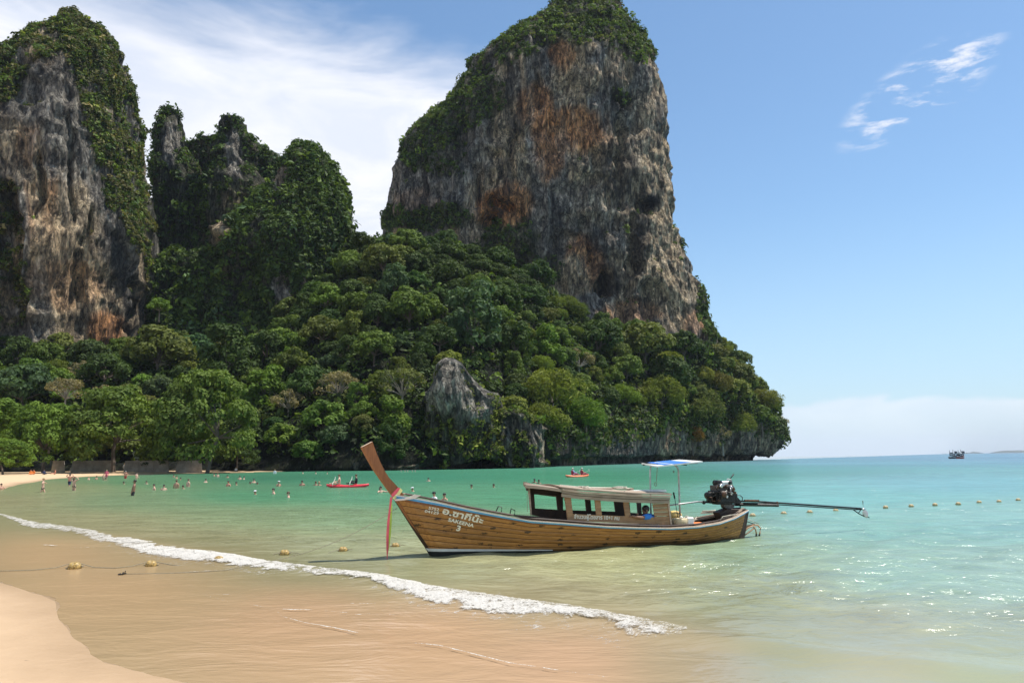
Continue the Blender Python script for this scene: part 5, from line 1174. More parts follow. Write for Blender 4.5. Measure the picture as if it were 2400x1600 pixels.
# ------------------------------------------------------------------ lettering on the bow (follows the planking)
def letter(txt, name, anchor, size, ang, bold=0.0, squeeze=1.0, parent=boat, surf='hull', mat=M_lettering, shear=0.0):
    cu = bpy.data.curves.new(name, 'FONT'); cu.body = txt; cu.size = size; cu.offset = bold; cu.resolution_u = 3; cu.align_x = 'LEFT'
    o = bpy.data.objects.new(name, cu); COL.objects.link(o); bpy.context.view_layer.update()
    me = bpy.data.meshes.new_from_object(o.evaluated_get(bpy.context.evaluated_depsgraph_get())); bpy.data.objects.remove(o)
    import bmesh
    bm = bmesh.new(); bm.from_mesh(me); bmesh.ops.subdivide_edges(bm, edges=[e for e in bm.edges if e.calc_length() > 0.06], cuts=2); bm.to_mesh(me); bm.free()
    ca, sa = math.cos(ang), math.sin(ang)
    for v in me.vertices:
        x, y = v.co.x * squeeze + shear * v.co.y, v.co.y; s = anchor[0] + x * ca - y * sa; z = anchor[1] + x * sa + y * ca
        if surf == 'hull':
            u = (s + 1.0) / 9.93
            for _ in range(12):
                lo, hi = 0.0, 1.0
                for __ in range(16):
                    md = (lo + hi) / 2
                    if hull_pt(u, md).z < z: lo = md
                    else: hi = md
                u += (s - hull_pt(u, lo).x) / 9.6
            p = hull_pt(u, lo, 0.013); v.co = (s, p.y, z)
        else: v.co = (s, -(surf + 0.004), z)
    me.update(); return obj(name, me, mat, parent)
def c1(x, y): return 820 + x / 4.704, 1020 + y / 4.704
A1 = bl(*c1(858, 812), .28); A2 = bl(*c1(820, 845), .27); A3 = bl(*c1(1008, 862), .36); A4 = bl(*c1(1075, 930), .36); A5 = bl(*c1(1165, 1028), .36)
an = math.atan2(bl(*c1(1355, 1000), .4)[1] - bl(*c1(1075, 930), .36)[1], bl(*c1(1355, 1000), .4)[0] - bl(*c1(1075, 930), .36)[0])
letter('5752', 'registration_number', A1, 0.092, an * .75, 0.002, 1.3)
letter('04129', 'registration_number', A2, 0.088, an * .75, 0.002, 1.45)
letter('\u0e2d.\u0e0b\u0e32\u0e01\u0e35\u0e19\u0e4a\u0e30', 'name_lettering', (A3[0], A3[1] + 0.012), 0.19, an * 1.02, 0.006, 1.55)
letter('SAKEENA', 'name_lettering', (A4[0], A4[1] - 0.022), 0.108, an, 0.0035, 1.34)
letter('3', 'name_lettering', (A5[0], A5[1] - 0.035), 0.17, an * .6, 0.007, 1.25)
q0 = bl(*cs(812, 975), NN); q1 = bl(*cs(1222, 990), NN)
letter('\u0e08\u0e33\u0e19\u0e27\u0e19\u0e1c\u0e39\u0e49\u0e42\u0e14\u0e22\u0e2a\u0e32\u0e23 10+1 \u0e04\u0e19', 'capacity_lettering', q0, 0.135, math.atan2(q1[1] - q0[1], q1[0] - q0[0]), 0.003, 0.92, surf=NN)
# ------------------------------------------------------------------ ribbons and sash round the prow
M_pink = simple('pink_ribbon', (0.72, 0.10, 0.13), 0.6, var=0.12); M_yel = simple('yellow_green_ribbon', (0.50, 0.62, 0.08), 0.6, var=0.1); M_cloth = simple('cream_cloth', (0.74, 0.62, 0.52), 0.8, var=0.1)
def ribbon(name, edgeA, edgeB, n, mat, par, thick=0.006):
    V = []
    for (a, b2) in zip(edgeA, edgeB):
        s, z = bl(*a, n if not isinstance(n, dict) else 0); s2, z2 = bl(*b2, n); V += [(s, -n, z), (s2, -n, z2)]
    N = len(V); V += [(x, y + thick, z) for x, y, z in V]; k = len(edgeA)
    F = [(2 * i, 2 * i + 1, 2 * i + 3, 2 * i + 2) for i in range(k - 1)] + [(N + 2 * i, N + 2 * i + 2, N + 2 * i + 3, N + 2 * i + 1) for i in range(k - 1)]
    F += [(2 * i, 2 * i + 2, N + 2 * i + 2, N + 2 * i) for i in range(k - 1)] + [(2 * i + 1, N + 2 * i + 1, N + 2 * i + 3, 2 * i + 3) for i in range(k - 1)]
    return MB().add(V, F).build(name, mat, par)
rb = empty('prow_ribbon', (BO[0], BO[1], 0), BYAW, 'pink and yellow green ribbons tied round the prow and hanging to the water', 'ribbon')
wA = [c1(530, 572), c1(490, 615), c1(455, 655)]; wB = [c1(556, 580), c1(518, 640), c1(470, 685)]; wC = [c1(582, 605), c1(545, 662), c1(486, 706)]
ribbon('wrap', wA, wB, 0.115, M_pink, rb); ribbon('wrap', wB, wC, 0.112, simple('pale_ribbon', (0.82, 0.74, 0.30), 0.6), rb)
ribbon('tail', [c1(446, 670), c1(432, 800), c1(412, 950), c1(402, 1100), c1(402, 1220), c1(408, 1368)], [c1(470, 690), c1(452, 800), c1(438, 950), c1(430, 1100), c1(428, 1220), c1(412, 1368)], 0.13, M_pink, rb)
ribbon('tail', [c1(462, 700), c1(452, 800), c1(438, 950), c1(430, 1100), c1(427, 1220), c1(412, 1330)], [c1(466, 760), c1(464, 850), c1(462, 950), c1(452, 1100), c1(437, 1220), c1(414, 1335)], 0.115, M_yel, rb)
sh = empty('cloth_band', (BO[0], BO[1], 0), BYAW, 'cream cloth sash wrapped over the blue gunwale behind the prow', 'cloth')
ribbon('fold', [c1(490, 704), c1(600, 694), c1(680, 668), c1(720, 648)], [c1(500, 722), c1(610, 712), c1(705, 698), c1(785, 660)], 0.285, M_cloth, sh, 0.02)
# ------------------------------------------------------------------ engine with long tail
eng = empty('boat_engine', (BO[0], BO[1], 0), BYAW, 'black car engine with long propeller shaft mounted on the stern', 'engine')
def ez(x, y, n=0.0): s, z = bl(1540 + x / 8.711, 1100 + y / 8.711, n); return Vector((s, -n, z))
def ebox(name, x0, y0, x1, y1, n0, n1, mat, bev=0.012, rot=0):
    a, c = ez(x0, y0), ez(x1, y1); b = MB(); b.box(((a.x + c.x) / 2, (n0 + n1) / 2, (a.z + c.z) / 2), (abs(c.x - a.x), abs(n1 - n0), abs(a.z - c.z)), (0, rot, 0)); return b.build(name, mat, eng, bevel=bev)
M_block = simple('oily_casting', (0.10, 0.085, 0.075), 0.5, metal=0.5, var=0.6, scale=16, bump=0.02)
ebox('engine_block', 1120, 430, 1500, 660, -.20, .20, M_iron); ebox('cylinder_head', 1150, 320, 1490, 430, -.17, .17, M_block); ebox('valve_cover', 1280, 232, 1470, 310, -.10, .10, M_steel, .02)
ebox('oil_pan', 1180, 640, 1480, 700, -.14, .14, M_iron); ebox('gearbox', 1470, 470, 1600, 640, -.13, .13, M_iron, .03); ebox('alternator', 1180, 430, 1290, 560, -.30, -.18, M_block, .03)
def edisc(name, x, y, r, n0, n1, mat, ax='Y'):
    c = ez(x, y); b = MB(); b.lathe([(r * .7, n0), (r, n0 + .01), (r, n1 - .01), (r * .7, n1)], (c.x, 0, c.z), 16, 'Y' if ax == 'Y' else 'X'); return b.build(name, mat, eng, True)
edisc('pulley', 1060, 530, .095, -.10, .10, M_iron); edisc('pulley', 1230, 500, .07, -.33, -.28, M_rust); edisc('flywheel', 1090, 600, .10, -.06, .06, M_iron); edisc('pulley', 1410, 360, .05, -.24, -.18, M_steel)
edisc('air_filter', 1225, 270, .075, -.12, .12, M_iron); edisc('carburettor', 1220, 330, .06, -.22, -.1, M_steel); edisc('filler_cap', 1440, 262, .045, -.14, -.06, M_black)
er = np.random.default_rng(9)
for k in range(16):
    x, y = er.uniform(1130, 1500), er.uniform(290, 640); n0 = er.uniform(.17, .24); ebox('bracket', x - er.uniform(10, 34), y - er.uniform(10, 42), x + er.uniform(10, 34), y + er.uniform(10, 42), -n0 - .03, -n0 + .05, [M_block, M_iron, M_rust, M_steel][int(er.integers(0, 4))], .008, er.uniform(-.5, .5))
for k in range(14):
    x, y = er.uniform(1090, 1500), er.uniform(300, 600); P = [ez(x, y, er.uniform(.2, .26))]
    for q in range(4): x += er.uniform(-55, 65); y += er.uniform(-20, 60); P.append(ez(min(max(x, 1060), 1560), min(y, 650), er.uniform(.19, .29)))
    b = MB(); b.tube(P, er.uniform(.010, .020), 6); b.build('hose', [M_black, M_iron, M_rust, M_steel][k % 4], eng, True)
b = MB(); b.tube([ez(1400, 300, .05), ez(1440, 190, .05), ez(1500, 200, .05), ez(1530, 300, .1)], .018, 7); b.build('exhaust_pipe', M_pipe, eng, True)
b = MB(); b.tube([ez(1480, 200), ez(1520, 150), ez(1562, 95)], [.014, .014, .022], 7); b.build('exhaust_stub', M_iron, eng, True)
b = MB(); b.tube([ez(1520, 210), ez(1540, 330), ez(1530, 430), ez(1545, 510)], .012, 6); b.build('hose', M_black, eng, True)
b = MB(); b.tube([ez(1610, 560), ez(1640, 525), ez(1700, 528), ez(1740, 560), ez(1742, 630)], .012, 6); b.build('hose', M_black, eng, True)
b = MB(); b.prism([(p.x, p.z) for p in (ez(1540, 520), ez(1580, 530), ez(1680, 640), ez(1680, 690), ez(1500, 690))], -.09, .09); b.build('bell_housing', M_iron, eng, bevel=.01)
b = MB(); b.prism([(p.x, p.z) for p in (ez(1320, 700), ez(1570, 700), ez(1540, 760), ez(1500, 800), ez(1400, 800), ez(1340, 775))], -.08, .08); b.build('swivel_mount', M_steel if False else M_block, eng, bevel=.01)
b = MB(); b.tube([ez(1690, 680), ez(1700, 780), ez(1550, 790)], .022, 6); b.build('lock_bracket', M_iron, eng)
# tiller towards the cabin
b = MB(); b.tube([ez(240, 728, .12), ez(560, 690, .1), ez(820, 655, .05), ez(930, 660, .03)], [.020, .022, .022, .022], 8); b.build('tiller', M_pipe, eng, True)
b = MB(); b.tube([ez(930, 655, .03), ez(1340, 690, 0)], .028, 7); b.lathe([(.03, -.04), (.05, -.02), (.05, .02), (.03, .04)], tuple(ez(955, 668, .03)), 8, 'X'); b.build('tiller_joint', M_iron, eng)
b = MB(); b.tube([ez(1020, 570, .03), ez(1000, 655, .03)], .007, 5); b.build('throttle_cable', M_black, eng)
def tz(x, y, n=0.0): s, z = bl(*c3(x, y), n); return Vector((s, -n, z))
b = MB(); a, c = tz(950, 552), tz(1345, 560); L = (c - a).length; b.tube([a, c], [.055, .055], 4); b.build('shaft_box', M_iron, eng, bevel=.006)
b = MB(); b.tube([tz(960, 522), tz(1160, 528), tz(1350, 540), tz(2110, 592)], .024, 8); b.build('shaft_tube', M_iron, eng, True)
b = MB(); b.tube([tz(1345, 556), tz(2050, 602), tz(2120, 600)], .017, 6); b.build('stay_rod', M_iron, eng, True)
b = MB(); b.tube([tz(1040, 518, .05), tz(1170, 520, .05)], .03, 6); b.tube([tz(1335, 530), tz(1345, 575)], .035, 6); b.build('shaft_clamp', M_rust, eng)
b = MB(); b.tube([tz(2035, 600), tz(2090, 640), tz(2140, 665), tz(2184, 675)], .015, 6); b.tube([tz(2110, 600), tz(2085, 635)], .012, 6); b.build('skeg', M_iron, eng)
pc = tz(2136, 598); pp = empty('propeller', (0, 0, 0)); COL.objects.unlink(pp); bpy.data.objects.remove(pp)
b = MB(); b.lathe([(.012, .07), (.028, .03), (.032, -.05), (.02, -.07)], (pc.x, pc.y, pc.z), 12, 'X'); hub = b.build('propeller', M_steel, eng, True)
for ph in (0.35, 3.5):
    V = []; n_ = 9
    for i in range(n_):
        q = i / (n_ - 1); rr2 = 0.03 + 0.23 * q; w_ = 0.075 * math.sin(math.pi * min(1, q * .85 + .12)) ** .7
        tw = 0.9 - 0.5 * q; rd = Vector((0.10 * q, math.sin(ph) * .6, math.cos(ph))).normalized() * rr2
        td = Vector((math.sin(tw), math.cos(tw) * math.cos(ph), -math.cos(tw) * math.sin(ph))) * w_
        V += [pc + rd - td, pc + rd + td, pc + rd - td + Vector((.008, 0, 0)), pc + rd + td + Vector((.008, 0, 0))]
    F = []
    for i in range(n_ - 1): a_ = i * 4; F += [(a_, a_ + 1, a_ + 5, a_ + 4), (a_ + 2, a_ + 6, a_ + 7, a_ + 3), (a_, a_ + 4, a_ + 6, a_ + 2), (a_ + 1, a_ + 3, a_ + 7, a_ + 5)]
    F += [(0, 2, 3, 1), ((n_ - 1) * 4, (n_ - 1) * 4 + 1, (n_ - 1) * 4 + 3, (n_ - 1) * 4 + 2)]
    MB().add(V, F).build('blade', M_steel, hub)
# ------------------------------------------------------------------ cans and ropes in the stern
M_can = simple('yellowed_plastic', (0.66, 0.52, 0.30), 0.45, var=0.1, scale=4); M_canw = simple('white_plastic', (0.80, 0.77, 0.68), 0.4, var=0.05); M_cany = simple('yellow_plastic', (0.72, 0.50, 0.16), 0.4, var=0.1); M_oran = simple('orange_cloth', (0.72, 0.19, 0.03), 0.6, var=0.2)
def pot(name, x, ybot, ytop, r, n, mat, label, cat, prof=None):
    a, c = ez(x, ybot, n), ez(x, ytop, n); h = c.z - a.z; pf = prof or [(r * .9, 0), (r, .03), (r, h * .9), (r * .93, h), (r * .5, h), (r * .5, h * .97)]
    b = MB(); b.lathe(pf, (a.x, a.y, a.z), 20); return thing1(name, b, mat, label, cat, True)
pot('plastic_bucket', 460, 1135, 995, .20, .38, M_can, 'cream plastic tub beside the white jug behind the cabin', 'tub')
b = MB(); a, c = ez(650, 1130, .36), ez(650, 965, .36); b.box((a.x, a.y, (a.z + c.z) / 2), (.22, .2, c.z - a.z)); b.lathe([(.04, 0), (.04, .04)], (a.x - .05, a.y, c.z), 10); o = b.build('plastic_jug', M_canw, None, bevel=.03); onboat(o, 'white rectangular plastic jug at the rear end of the stores', 'jug')
b = MB(); a = ez(350, 935, -.15); b.ell((a.x, a.y, a.z), (.22, .17, .13), 14, 9); thing1('plastic_drum', b, M_cany, 'yellow rounded drum behind the cream tub', 'drum', True)
b = MB(); a = ez(820, 1100, .35); b.ell((a.x, a.y, a.z - .01), (.22, .14, .05), 12, 7); thing1('life_jacket', b, M_oran, 'orange life jacket lying behind the white jug', 'life jacket', True)
b = MB(); a = ez(495, 985, .3); b.ell((a.x, a.y, a.z), (.05, .05, .05), 10, 7); thing1('float_ball', b, M_canw, 'small white float resting on the cream tub', 'float', True)
b = MB(); rr_ = np.random.default_rng(8)
c0 = ez(1050, 905, -.58); b.tube([c0 + Vector((.20 * math.cos(a) * (1 + .2 * math.sin(a * .37)), .09 * math.sin(a), .012 * a / 3 + .02)) for a in np.linspace(0, 19, 60)], .018, 6); thing1('rope_coil', b, M_ropel, 'coiled pale rope on the far side deck near the engine', 'rope', True)
b = MB(); b.tube([ez(735, 1060, .1), ez(820, 945, .0)], .009, 5); b.tube([ez(820, 945), ez(740, 1090, .2)], .006, 5); thing1('stay_line', b, M_ropel, 'thin pale line slanting over the open stern well', 'line', True)
b = MB(); b.tube([ez(1290, 1030, .5), ez(1340, 960, .5), ez(1500, 925, .42), ez(1640, 915, .3), ez(1760, 960, .1), ez(2000, 1075, .0), ez(2085, 1105, .0)], .010, 6); thing1('stern_line', b, M_ropel, 'pale rope running over the stern and slanting down outside it', 'rope', True)
M_hose = simple('tan_hose', (0.50, 0.30, 0.17), 0.6, var=0.2)
b = MB(); P = [ez(1680, 1330), ez(1740, 1230), ez(1830, 1150), ez(1950, 1125), ez(2060, 1135), ez(2110, 1200), ez(2100, 1290), ez(2090, 1330)]; b.tube(P, .022, 7)
P = [ez(1760, 1290, .05), ez(1850, 1190, .05), ez(1960, 1150, .05), ez(2010, 1220, .05), ez(2030, 1320, .05)]; b.tube(P, .020, 7); P = [ez(1700, 1360), ez(1800, 1330), ez(1900, 1260), ez(2000, 1170)]; b.tube(P, .020, 7)
P = [ez(1770, 1340, -.05), ez(1760, 1260, -.05), ez(1820, 1190, -.05), ez(1900, 1145, -.05)]; b.tube(P, .018, 7); lad = thing1('mooring_hose', b, M_hose, 'tan hose loops with black ends hanging behind the stern post', 'hose', True)
for x, y, nn_ in ((2090, 1330, 0), (2030, 1320, .05)):
    b = MB(); b.tube([ez(x, y - 6, nn_), ez(x - 4, y + 44, nn_)], .028, 7); b.build('hose_end', M_black, lad)
b = MB(); b.tube([ez(1670, 1340, .1), ez(1770, 1040, .1), ez(1870, 1070, .1), ez(1990, 1110, .1)], .012, 6); thing1('rudder_iron', b, M_iron, 'thin black bent iron bar outside the stern post', 'bar')
# ================================================================== PEOPLE
M_skin = {k: simple('skin_' + k, c, 0.55, var=0.06, scale=5) for k, c in dict(fair=(0.62, 0.38, 0.27), tan=(0.46, 0.255, 0.16), brown=(0.26, 0.135, 0.08), red=(0.60, 0.26, 0.17)).items()}
M_hair = {k: simple('hair_' + k, c, 0.6, var=0.2) for k, c in dict(dark=(0.018, 0.013, 0.010), brown=(0.09, 0.05, 0.025), blond=(0.42, 0.29, 0.14), grey=(0.4, 0.38, 0.36)).items()}
M_wear = {k: simple('cloth_' + k, c, 0.8, var=0.1) for k, c in dict(black=(0.015, 0.015, 0.02), navy=(0.02, 0.03, 0.08), red=(0.6, 0.04, 0.05), pink=(0.75, 0.12, 0.2), white=(0.8, 0.8, 0.8), blue=(0.04, 0.22, 0.62), maroon=(0.30, 0.03, 0.07), orange=(0.8, 0.25, 0.05), green=(.1, .3, .12), lilac=(.45, .45, .75)).items()}
def bake_skin(name, verts, edges, rad, levels=1, root=0):
    me = bpy.data.meshes.new(name); me.from_pydata(verts, edges, []); o = bpy.data.objects.new(name, me); COL.objects.link(o)
    md = o.modifiers.new('s', 'SKIN'); md.use_smooth_shade = True
    for i, r in enumerate(rad): me.skin_vertices[0].data[i].radius = (r, r) if not isinstance(r, tuple) else r
    for i in range(len(verts)): me.skin_vertices[0].data[i].use_root = (i == root)
    sb = o.modifiers.new('d', 'SUBSURF'); sb.levels = levels; sb.render_levels = levels
    bpy.context.view_layer.update()
    m2 = bpy.data.meshes.new_from_object(o.evaluated_get(bpy.context.evaluated_depsgraph_get())); bpy.data.objects.remove(o); m2.name = name
    m2.polygons.foreach_set('use_smooth', [True] * len(m2.polygons)); return m2
def pose(arms='down', legs='stand', bend=0.0, fem=False):
    """joint positions for a figure 1.72 m tall standing on z=0, facing -Y"""
    hipz = 0.90 if legs in ('stand', 'wide', 'walk') else (0.12 if legs in ('sit', 'kayak') else 0.05)
    P = {}; w = 0.085; P['pelvis'] = Vector((0, 0, hipz))
    t = Matrix.Rotation(bend, 3, 'X'); up = lambda x, y, z: P['pelvis'] + t @ Vector((x, y, z))
    sw = 0.175 if fem else 0.20
    P['belly'] = up(0, 0, 0.16); P['chest'] = up(0, 0.0, 0.36); P['neck0'] = up(0, 0.01, 0.50); P['neck1'] = up(0, -0.01, 0.58); P['head'] = up(0, -0.03, 0.67); P['crown'] = up(0, -0.02, 0.76)
    for s, k in ((-1, 'L'), (1, 'R')):
        P['sh' + k] = up(s * sw, 0.0, 0.46)
        A = {'down': [(s * .24, .02, .20), (s * .25, -.06, -.02), (s * .25, -.10, -.11)], 'out': [(s * .44, -.04, .40), (s * .66, -.10, .36), (s * .76, -.12, .35)],
             'hair': [(s * .40, -.05, .56), (s * .20, -.02, .74), (s * .13, .0, .78)], 'front': [(s * .24, -.16, .26), (s * .14, -.36, .24), (s * .10, -.44, .24)],
             'row': [(s * .27, -.08, .24), (s * .26, -.32, .22), (s * .26, -.40, .24)], 'side': [(s * .22, .02, .22), (.10 + s * .25, -.10, .04), (.16 + s * .25, -.14, .0)],
             'swim': [(s * .36, -.14, .40), (s * .52, -.34, .40), (s * .56, -.43, .40)]}[arms]
        P['el' + k], P['wr' + k], P['ha' + k] = [up(*a) for a in A]
        hx = s * w
        if legs == 'stand': L = [(hx, 0, -.06), (hx * 1.05, -.01, -.44), (hx * 1.05, .02, -.83), (hx * 1.2, -.12, -.88)]
        elif legs == 'wide': L = [(hx, 0, -.06), (hx * 1.6, -.03, -.44), (hx * 2.0, .02, -.83), (hx * 2.2, -.12, -.88)]
        elif legs == 'walk': L = [(hx, 0, -.06), (hx, -.16 * s, -.42), (hx, -.10 * s + .08, -.80), (hx, -.10 * s - .04, -.87)]
        else: L = [(hx, -.02, .0), (hx * 1.5, -.40, .16 if legs == 'sit' else .12), (hx * 1.4, -.74, .02), (hx * 1.4, -.80, .10)]
        for nm, q in zip(('hp', 'kn', 'an', 'to'), L): P[nm + k] = P['pelvis'] + Vector(q)
    names = list(P); idx = {n: i for i, n in enumerate(names)}
    R3 = dict(pelvis=.135 if fem else .13, belly=.105 if fem else .125, chest=.125 if fem else .145, neck0=.065, neck1=.052, head=.092, crown=.062)
    for k in 'LR': R3.update({'sh' + k: .062, 'el' + k: .042, 'wr' + k: .028, 'ha' + k: .034, 'hp' + k: .092, 'kn' + k: .060, 'an' + k: .036, 'to' + k: .034})
    E = [('pelvis', 'belly'), ('belly', 'chest'), ('chest', 'neck0'), ('neck0', 'neck1'), ('neck1', 'head'), ('head', 'crown')]
    for k in 'LR': E += [('chest', 'sh' + k), ('sh' + k, 'el' + k), ('el' + k, 'wr' + k), ('wr' + k, 'ha' + k), ('pelvis', 'hp' + k), ('hp' + k, 'kn' + k), ('kn' + k, 'an' + k), ('an' + k, 'to' + k)]
    return P, [P[n] for n in names], [(idx[a], idx[b_]) for a, b_ in E], [R3[n] for n in names]
BODY = {}
def body(arms, legs, bend, fem):
    key = (arms, legs, bend, fem)
    if key in BODY: return BODY[key]
    P, v, e, r = pose(arms, legs, bend, fem); me = bake_skin('body', v, e, r, 1)
    # hair cap
    h = P['head']; d = (P['crown'] - P['neck1']).normalized(); b = MB()
    b.ell(h + d * .045 + Vector((0, .022, 0)), (.090, .100, .088), 12, 8); hair = b.mesh('hair', True)
    b = MB(); b.ell(h + d * .045 + Vector((0, .022, 0)), (.090, .100, .088), 12, 8); b.tube([h + Vector((0, .07, .02)), h + Vector((0, .10, -.10)), h + Vector((0, .09, -.24))], [.075, .070, .03], 9); lhair = b.mesh('hair', True)
    # face: nose, ears, eyes
    b = MB(); f = h + Vector((0, -.095, -.005)); b.ell(f, (.014, .020, .022), 7, 5); b.ell(h + Vector((-.09, 0, 0)), (.012, .022, .03), 7, 5); b.ell(h + Vector((.09, 0, 0)), (.012, .022, .03), 7, 5); b.ell(f + Vector((0, .012, -.045)), (.024, .010, .008), 7, 5); nose = b.mesh('face', True)
    b = MB(); b.ell(h + Vector((-.035, -.082, .015)), (.012, .010, .008), 7, 5); b.ell(h + Vector((.035, -.082, .015)), (.012, .010, .008), 7, 5); eyes = b.mesh('eyes', True)
    co = np.array([q.co[:] for q in me.vertices]); nn = np.array([q.normal[:] for q in me.vertices]); pz = P['pelvis']; dirc = (P['chest'] - pz).normalized()
    t = (co - np.array(pz)) @ np.array(dirc)
    def cloth(name, mask, off):
        F = [tuple(p.vertices) for p in me.polygons if all(mask[i] for i in p.vertices)]
        if not F: return None
        ids = sorted({i for f_ in F for i in f_}); mp = {i: k for k, i in enumerate(ids)}
        m2 = bpy.data.meshes.new(name); m2.from_pydata([tuple(co[i] + nn[i] * off) for i in ids], [], [tuple(mp[i] for i in f_) for f_ in F]); m2.update(); return m2
    rad_x = np.abs(co[:, 0])
    if legs in ('sit', 'kayak'): lowmask = (t > -0.12) & (t < 0.10) & (co[:, 1] > -.36)
    else: lowmask = (t < 0.10) & (t > (-0.36))
    lowmask &= ~((rad_x > .19) & (np.linalg.norm(co - np.array(P['wrL']), axis=1) < .25)) & ~((rad_x > .19) & (np.linalg.norm(co - np.array(P['wrR']), axis=1) < .25))
    shorts = cloth('shorts', lowmask, .012); brief = cloth('bikini_bottom', lowmask & (t > -0.13) & (t < .06), .008)
    top = cloth('bikini_top', (t > .27) & (t < .37) & (rad_x < .16), .010); vest = cloth('vest', (t > .02) & (t < .50) & (rad_x < .21), .035); shirt = cloth('shirt', (t > -.02) & (t < .54) & (rad_x < .30), .014)
    BODY[key] = dict(body=me, hair=hair, longhair=lhair, face=nose, eyes=eyes, shorts=shorts, bikini_bottom=brief, bikini_top=top, vest=vest, shirt=shirt, P=P); return BODY[key]
M_eye = simple('eye', (0.03, 0.02, 0.015), 0.3)
def person(loc, rz, skin, hair, label, arms='down', legs='stand', bend=0.0, fem=False, wear=(), longh=False, cap=None, group='bathers in the bay', sc_=1.0):
    B = body(arms, legs, bend, fem); e = empty('person', tuple(loc), rz, label, 'person', group); e.scale = (sc_,) * 3
    def add(nm, me, mat):
        if me is None: return None
        c = bpy.data.objects.new(nm, me); link(c, e)
        if len(me.materials) == 0: me.materials.append(mat)
        c.material_slots[0].link = 'OBJECT'; c.material_slots[0].material = mat; return c
    bo = add('body', B['body'], M_skin[skin]); add('face', B['face'], M_skin[skin]); add('eyes', B['eyes'], M_eye)
    add('hair', B['longhair'] if longh else B['hair'], M_hair[hair])
    for nm, col in wear: add(nm, B[nm], M_wear[col])
    if cap:
        h = B['P']['head']; b = MB(); b.ell(h + Vector((0, .01, .065)), (.100, .110, .060), 12, 6); b.box(h + Vector((0, -.13, .05)), (.13, .10, .012)); c = b.build('cap', M_wear[cap], e, True)
    return e
def wade(px, py_head, py_water, rz, skin, hair, label, **k):
    """stands in the water: the water cuts the figure at pixel row py_water, the head top is at py_head"""
    p = gz(px, py_water); D_ = p[1]; vis = (py_water - py_head) * D_ / FPX; S = k.pop('size', 1.0)
    full = 1.67 * S; return person((p[0], p[1], vis - full), rz, skin, hair, label, sc_=S, **k)
sw = (('shorts', 'black'),); bk = (('bikini_bottom', 'black'), ('bikini_top', 'black'))
PI = math.pi
wade(100, 1121, 1153, 1.9, 'fair', 'blond', 'fair haired woman in dark bikini wading with arms held out near the left beach', arms='out', legs='walk', fem=True, wear=bk)
wade(162.5, 1111, 1138, 3.1, 'red', 'dark', 'sunburnt man in dark swim shorts with arms raised beside the bikini woman', arms='hair', legs='walk', wear=(('shorts', 'navy'),))
wade(173, 1118, 1149, 2.9, 'fair', 'brown', 'woman in dark bikini bottom holding her hair, back to the camera', arms='hair', fem=True, longh=True, wear=(('bikini_bottom', 'black'),))
wade(311, 1125.5, 1161, -1.2, 'brown', 'dark', 'heavy tanned man in dark trunks standing thigh deep with head bowed', arms='down', bend=-0.15, legs='wide', wear=sw, size=1.08)
wade(361, 1134.5, 1148, -.9, 'fair', 'dark', 'dark haired bather at left of the pair joined by an outstretched arm', arms='side')
wade(384, 1136, 1148, .6, 'fair', 'dark', 'dark haired bather at right of the pair joined by an outstretched arm', arms='down')
wade(413, 1125, 1144, 3.0, 'tan', 'brown', 'tanned bather waist deep with hands behind, right of the outstretched arm pair', arms='down')
wade(441, 1122.5, 1140, 2.6, 'fair', 'brown', 'fair skinned bather waist deep leaning to the right', arms='side', fem=True, wear=(('bikini_bottom', 'white'),))
wade(429, 1137, 1145, 0, 'tan', 'dark', 'swimmer with only a dark head out between the two waist deep bathers')
wade(290, 1128, 1134, 0, 'tan', 'dark', 'dark headed swimmer left of the heavy tanned man')
wade(343, 1127, 1133.5, .5, 'fair', 'dark', 'swimmer whose head shows between heavy man and outstretched arm pair')
wade(294, 1103.5, 1121, 0, 'red', 'grey', 'reddish skinned man standing waist deep close to the far sand', wear=(('shorts', 'red'),))
wade(320, 1107, 1122, 1.2, 'fair', 'dark', 'pale bather leaning sideways right of the reddish man', arms='side')
wade(249, 1101, 1124, .4, 'fair', 'blond', 'child in bright pink swimsuit at the far water edge', fem=True, wear=(('shirt', 'pink'), ('shorts', 'pink')), size=.9)
wade(242, 1111, 1125, .2, 'fair', 'blond', 'small pale child in front of the pink swimsuit', size=.7)
wade(208, 1116, 1124, 1.5, 'fair', 'blond', 'bather sitting at the water edge left of the pink swimsuit')
wade(226, 1115, 1123, 1.2, 'tan', 'dark', 'dark haired bather lying in the edge of the water', )
wade(247, 1120, 1125, 1.2, 'tan', 'dark', 'dark head low in the water beneath the pink swimsuit', )
wade(4, 1133, 1147, 1.0, 'tan', 'dark', 'dark haired bather crouching at the left picture edge', arms='front', bend=-.2)
def sand_person(px, py_feet, rz, skin, hair, label, **k):
    d = ray(px, py_feet); t = 20.0
    for t in np.linspace(90, 185, 400):
        p = CAMP + d * (t / d[1])
        if p[2] <= sand_z(np.array([p[0]]), np.array([p[1]]))[0]: break
    return person((p[0], p[1], max(0, sand_z(np.array([p[0]]), np.array([p[1]]))[0])), rz, skin, hair, label, group='people on the far sand', **k)
sand_person(72, 1112, .3, 'red', 'brown', 'left one of two sunbathers in orange sitting side by side on the far sand', legs='sit', wear=(('shirt', 'orange'),))
sand_person(79, 1111.5, -.3, 'red', 'brown', 'right one of two sunbathers in orange sitting side by side on the far sand', legs='sit', wear=(('shirt', 'orange'), ('shorts', 'red')))
sand_person(103, 1112, .9, 'tan', 'dark', 'dark clothed person sitting on the sand right of the orange pair', legs='sit', wear=(('shirt', 'navy'), ('shorts', 'black')))
sand_person(129, 1111.5, -.8, 'red', 'dark', 'reddish person sitting farthest right of the seated beach group', legs='sit', wear=(('shorts', 'red'),))
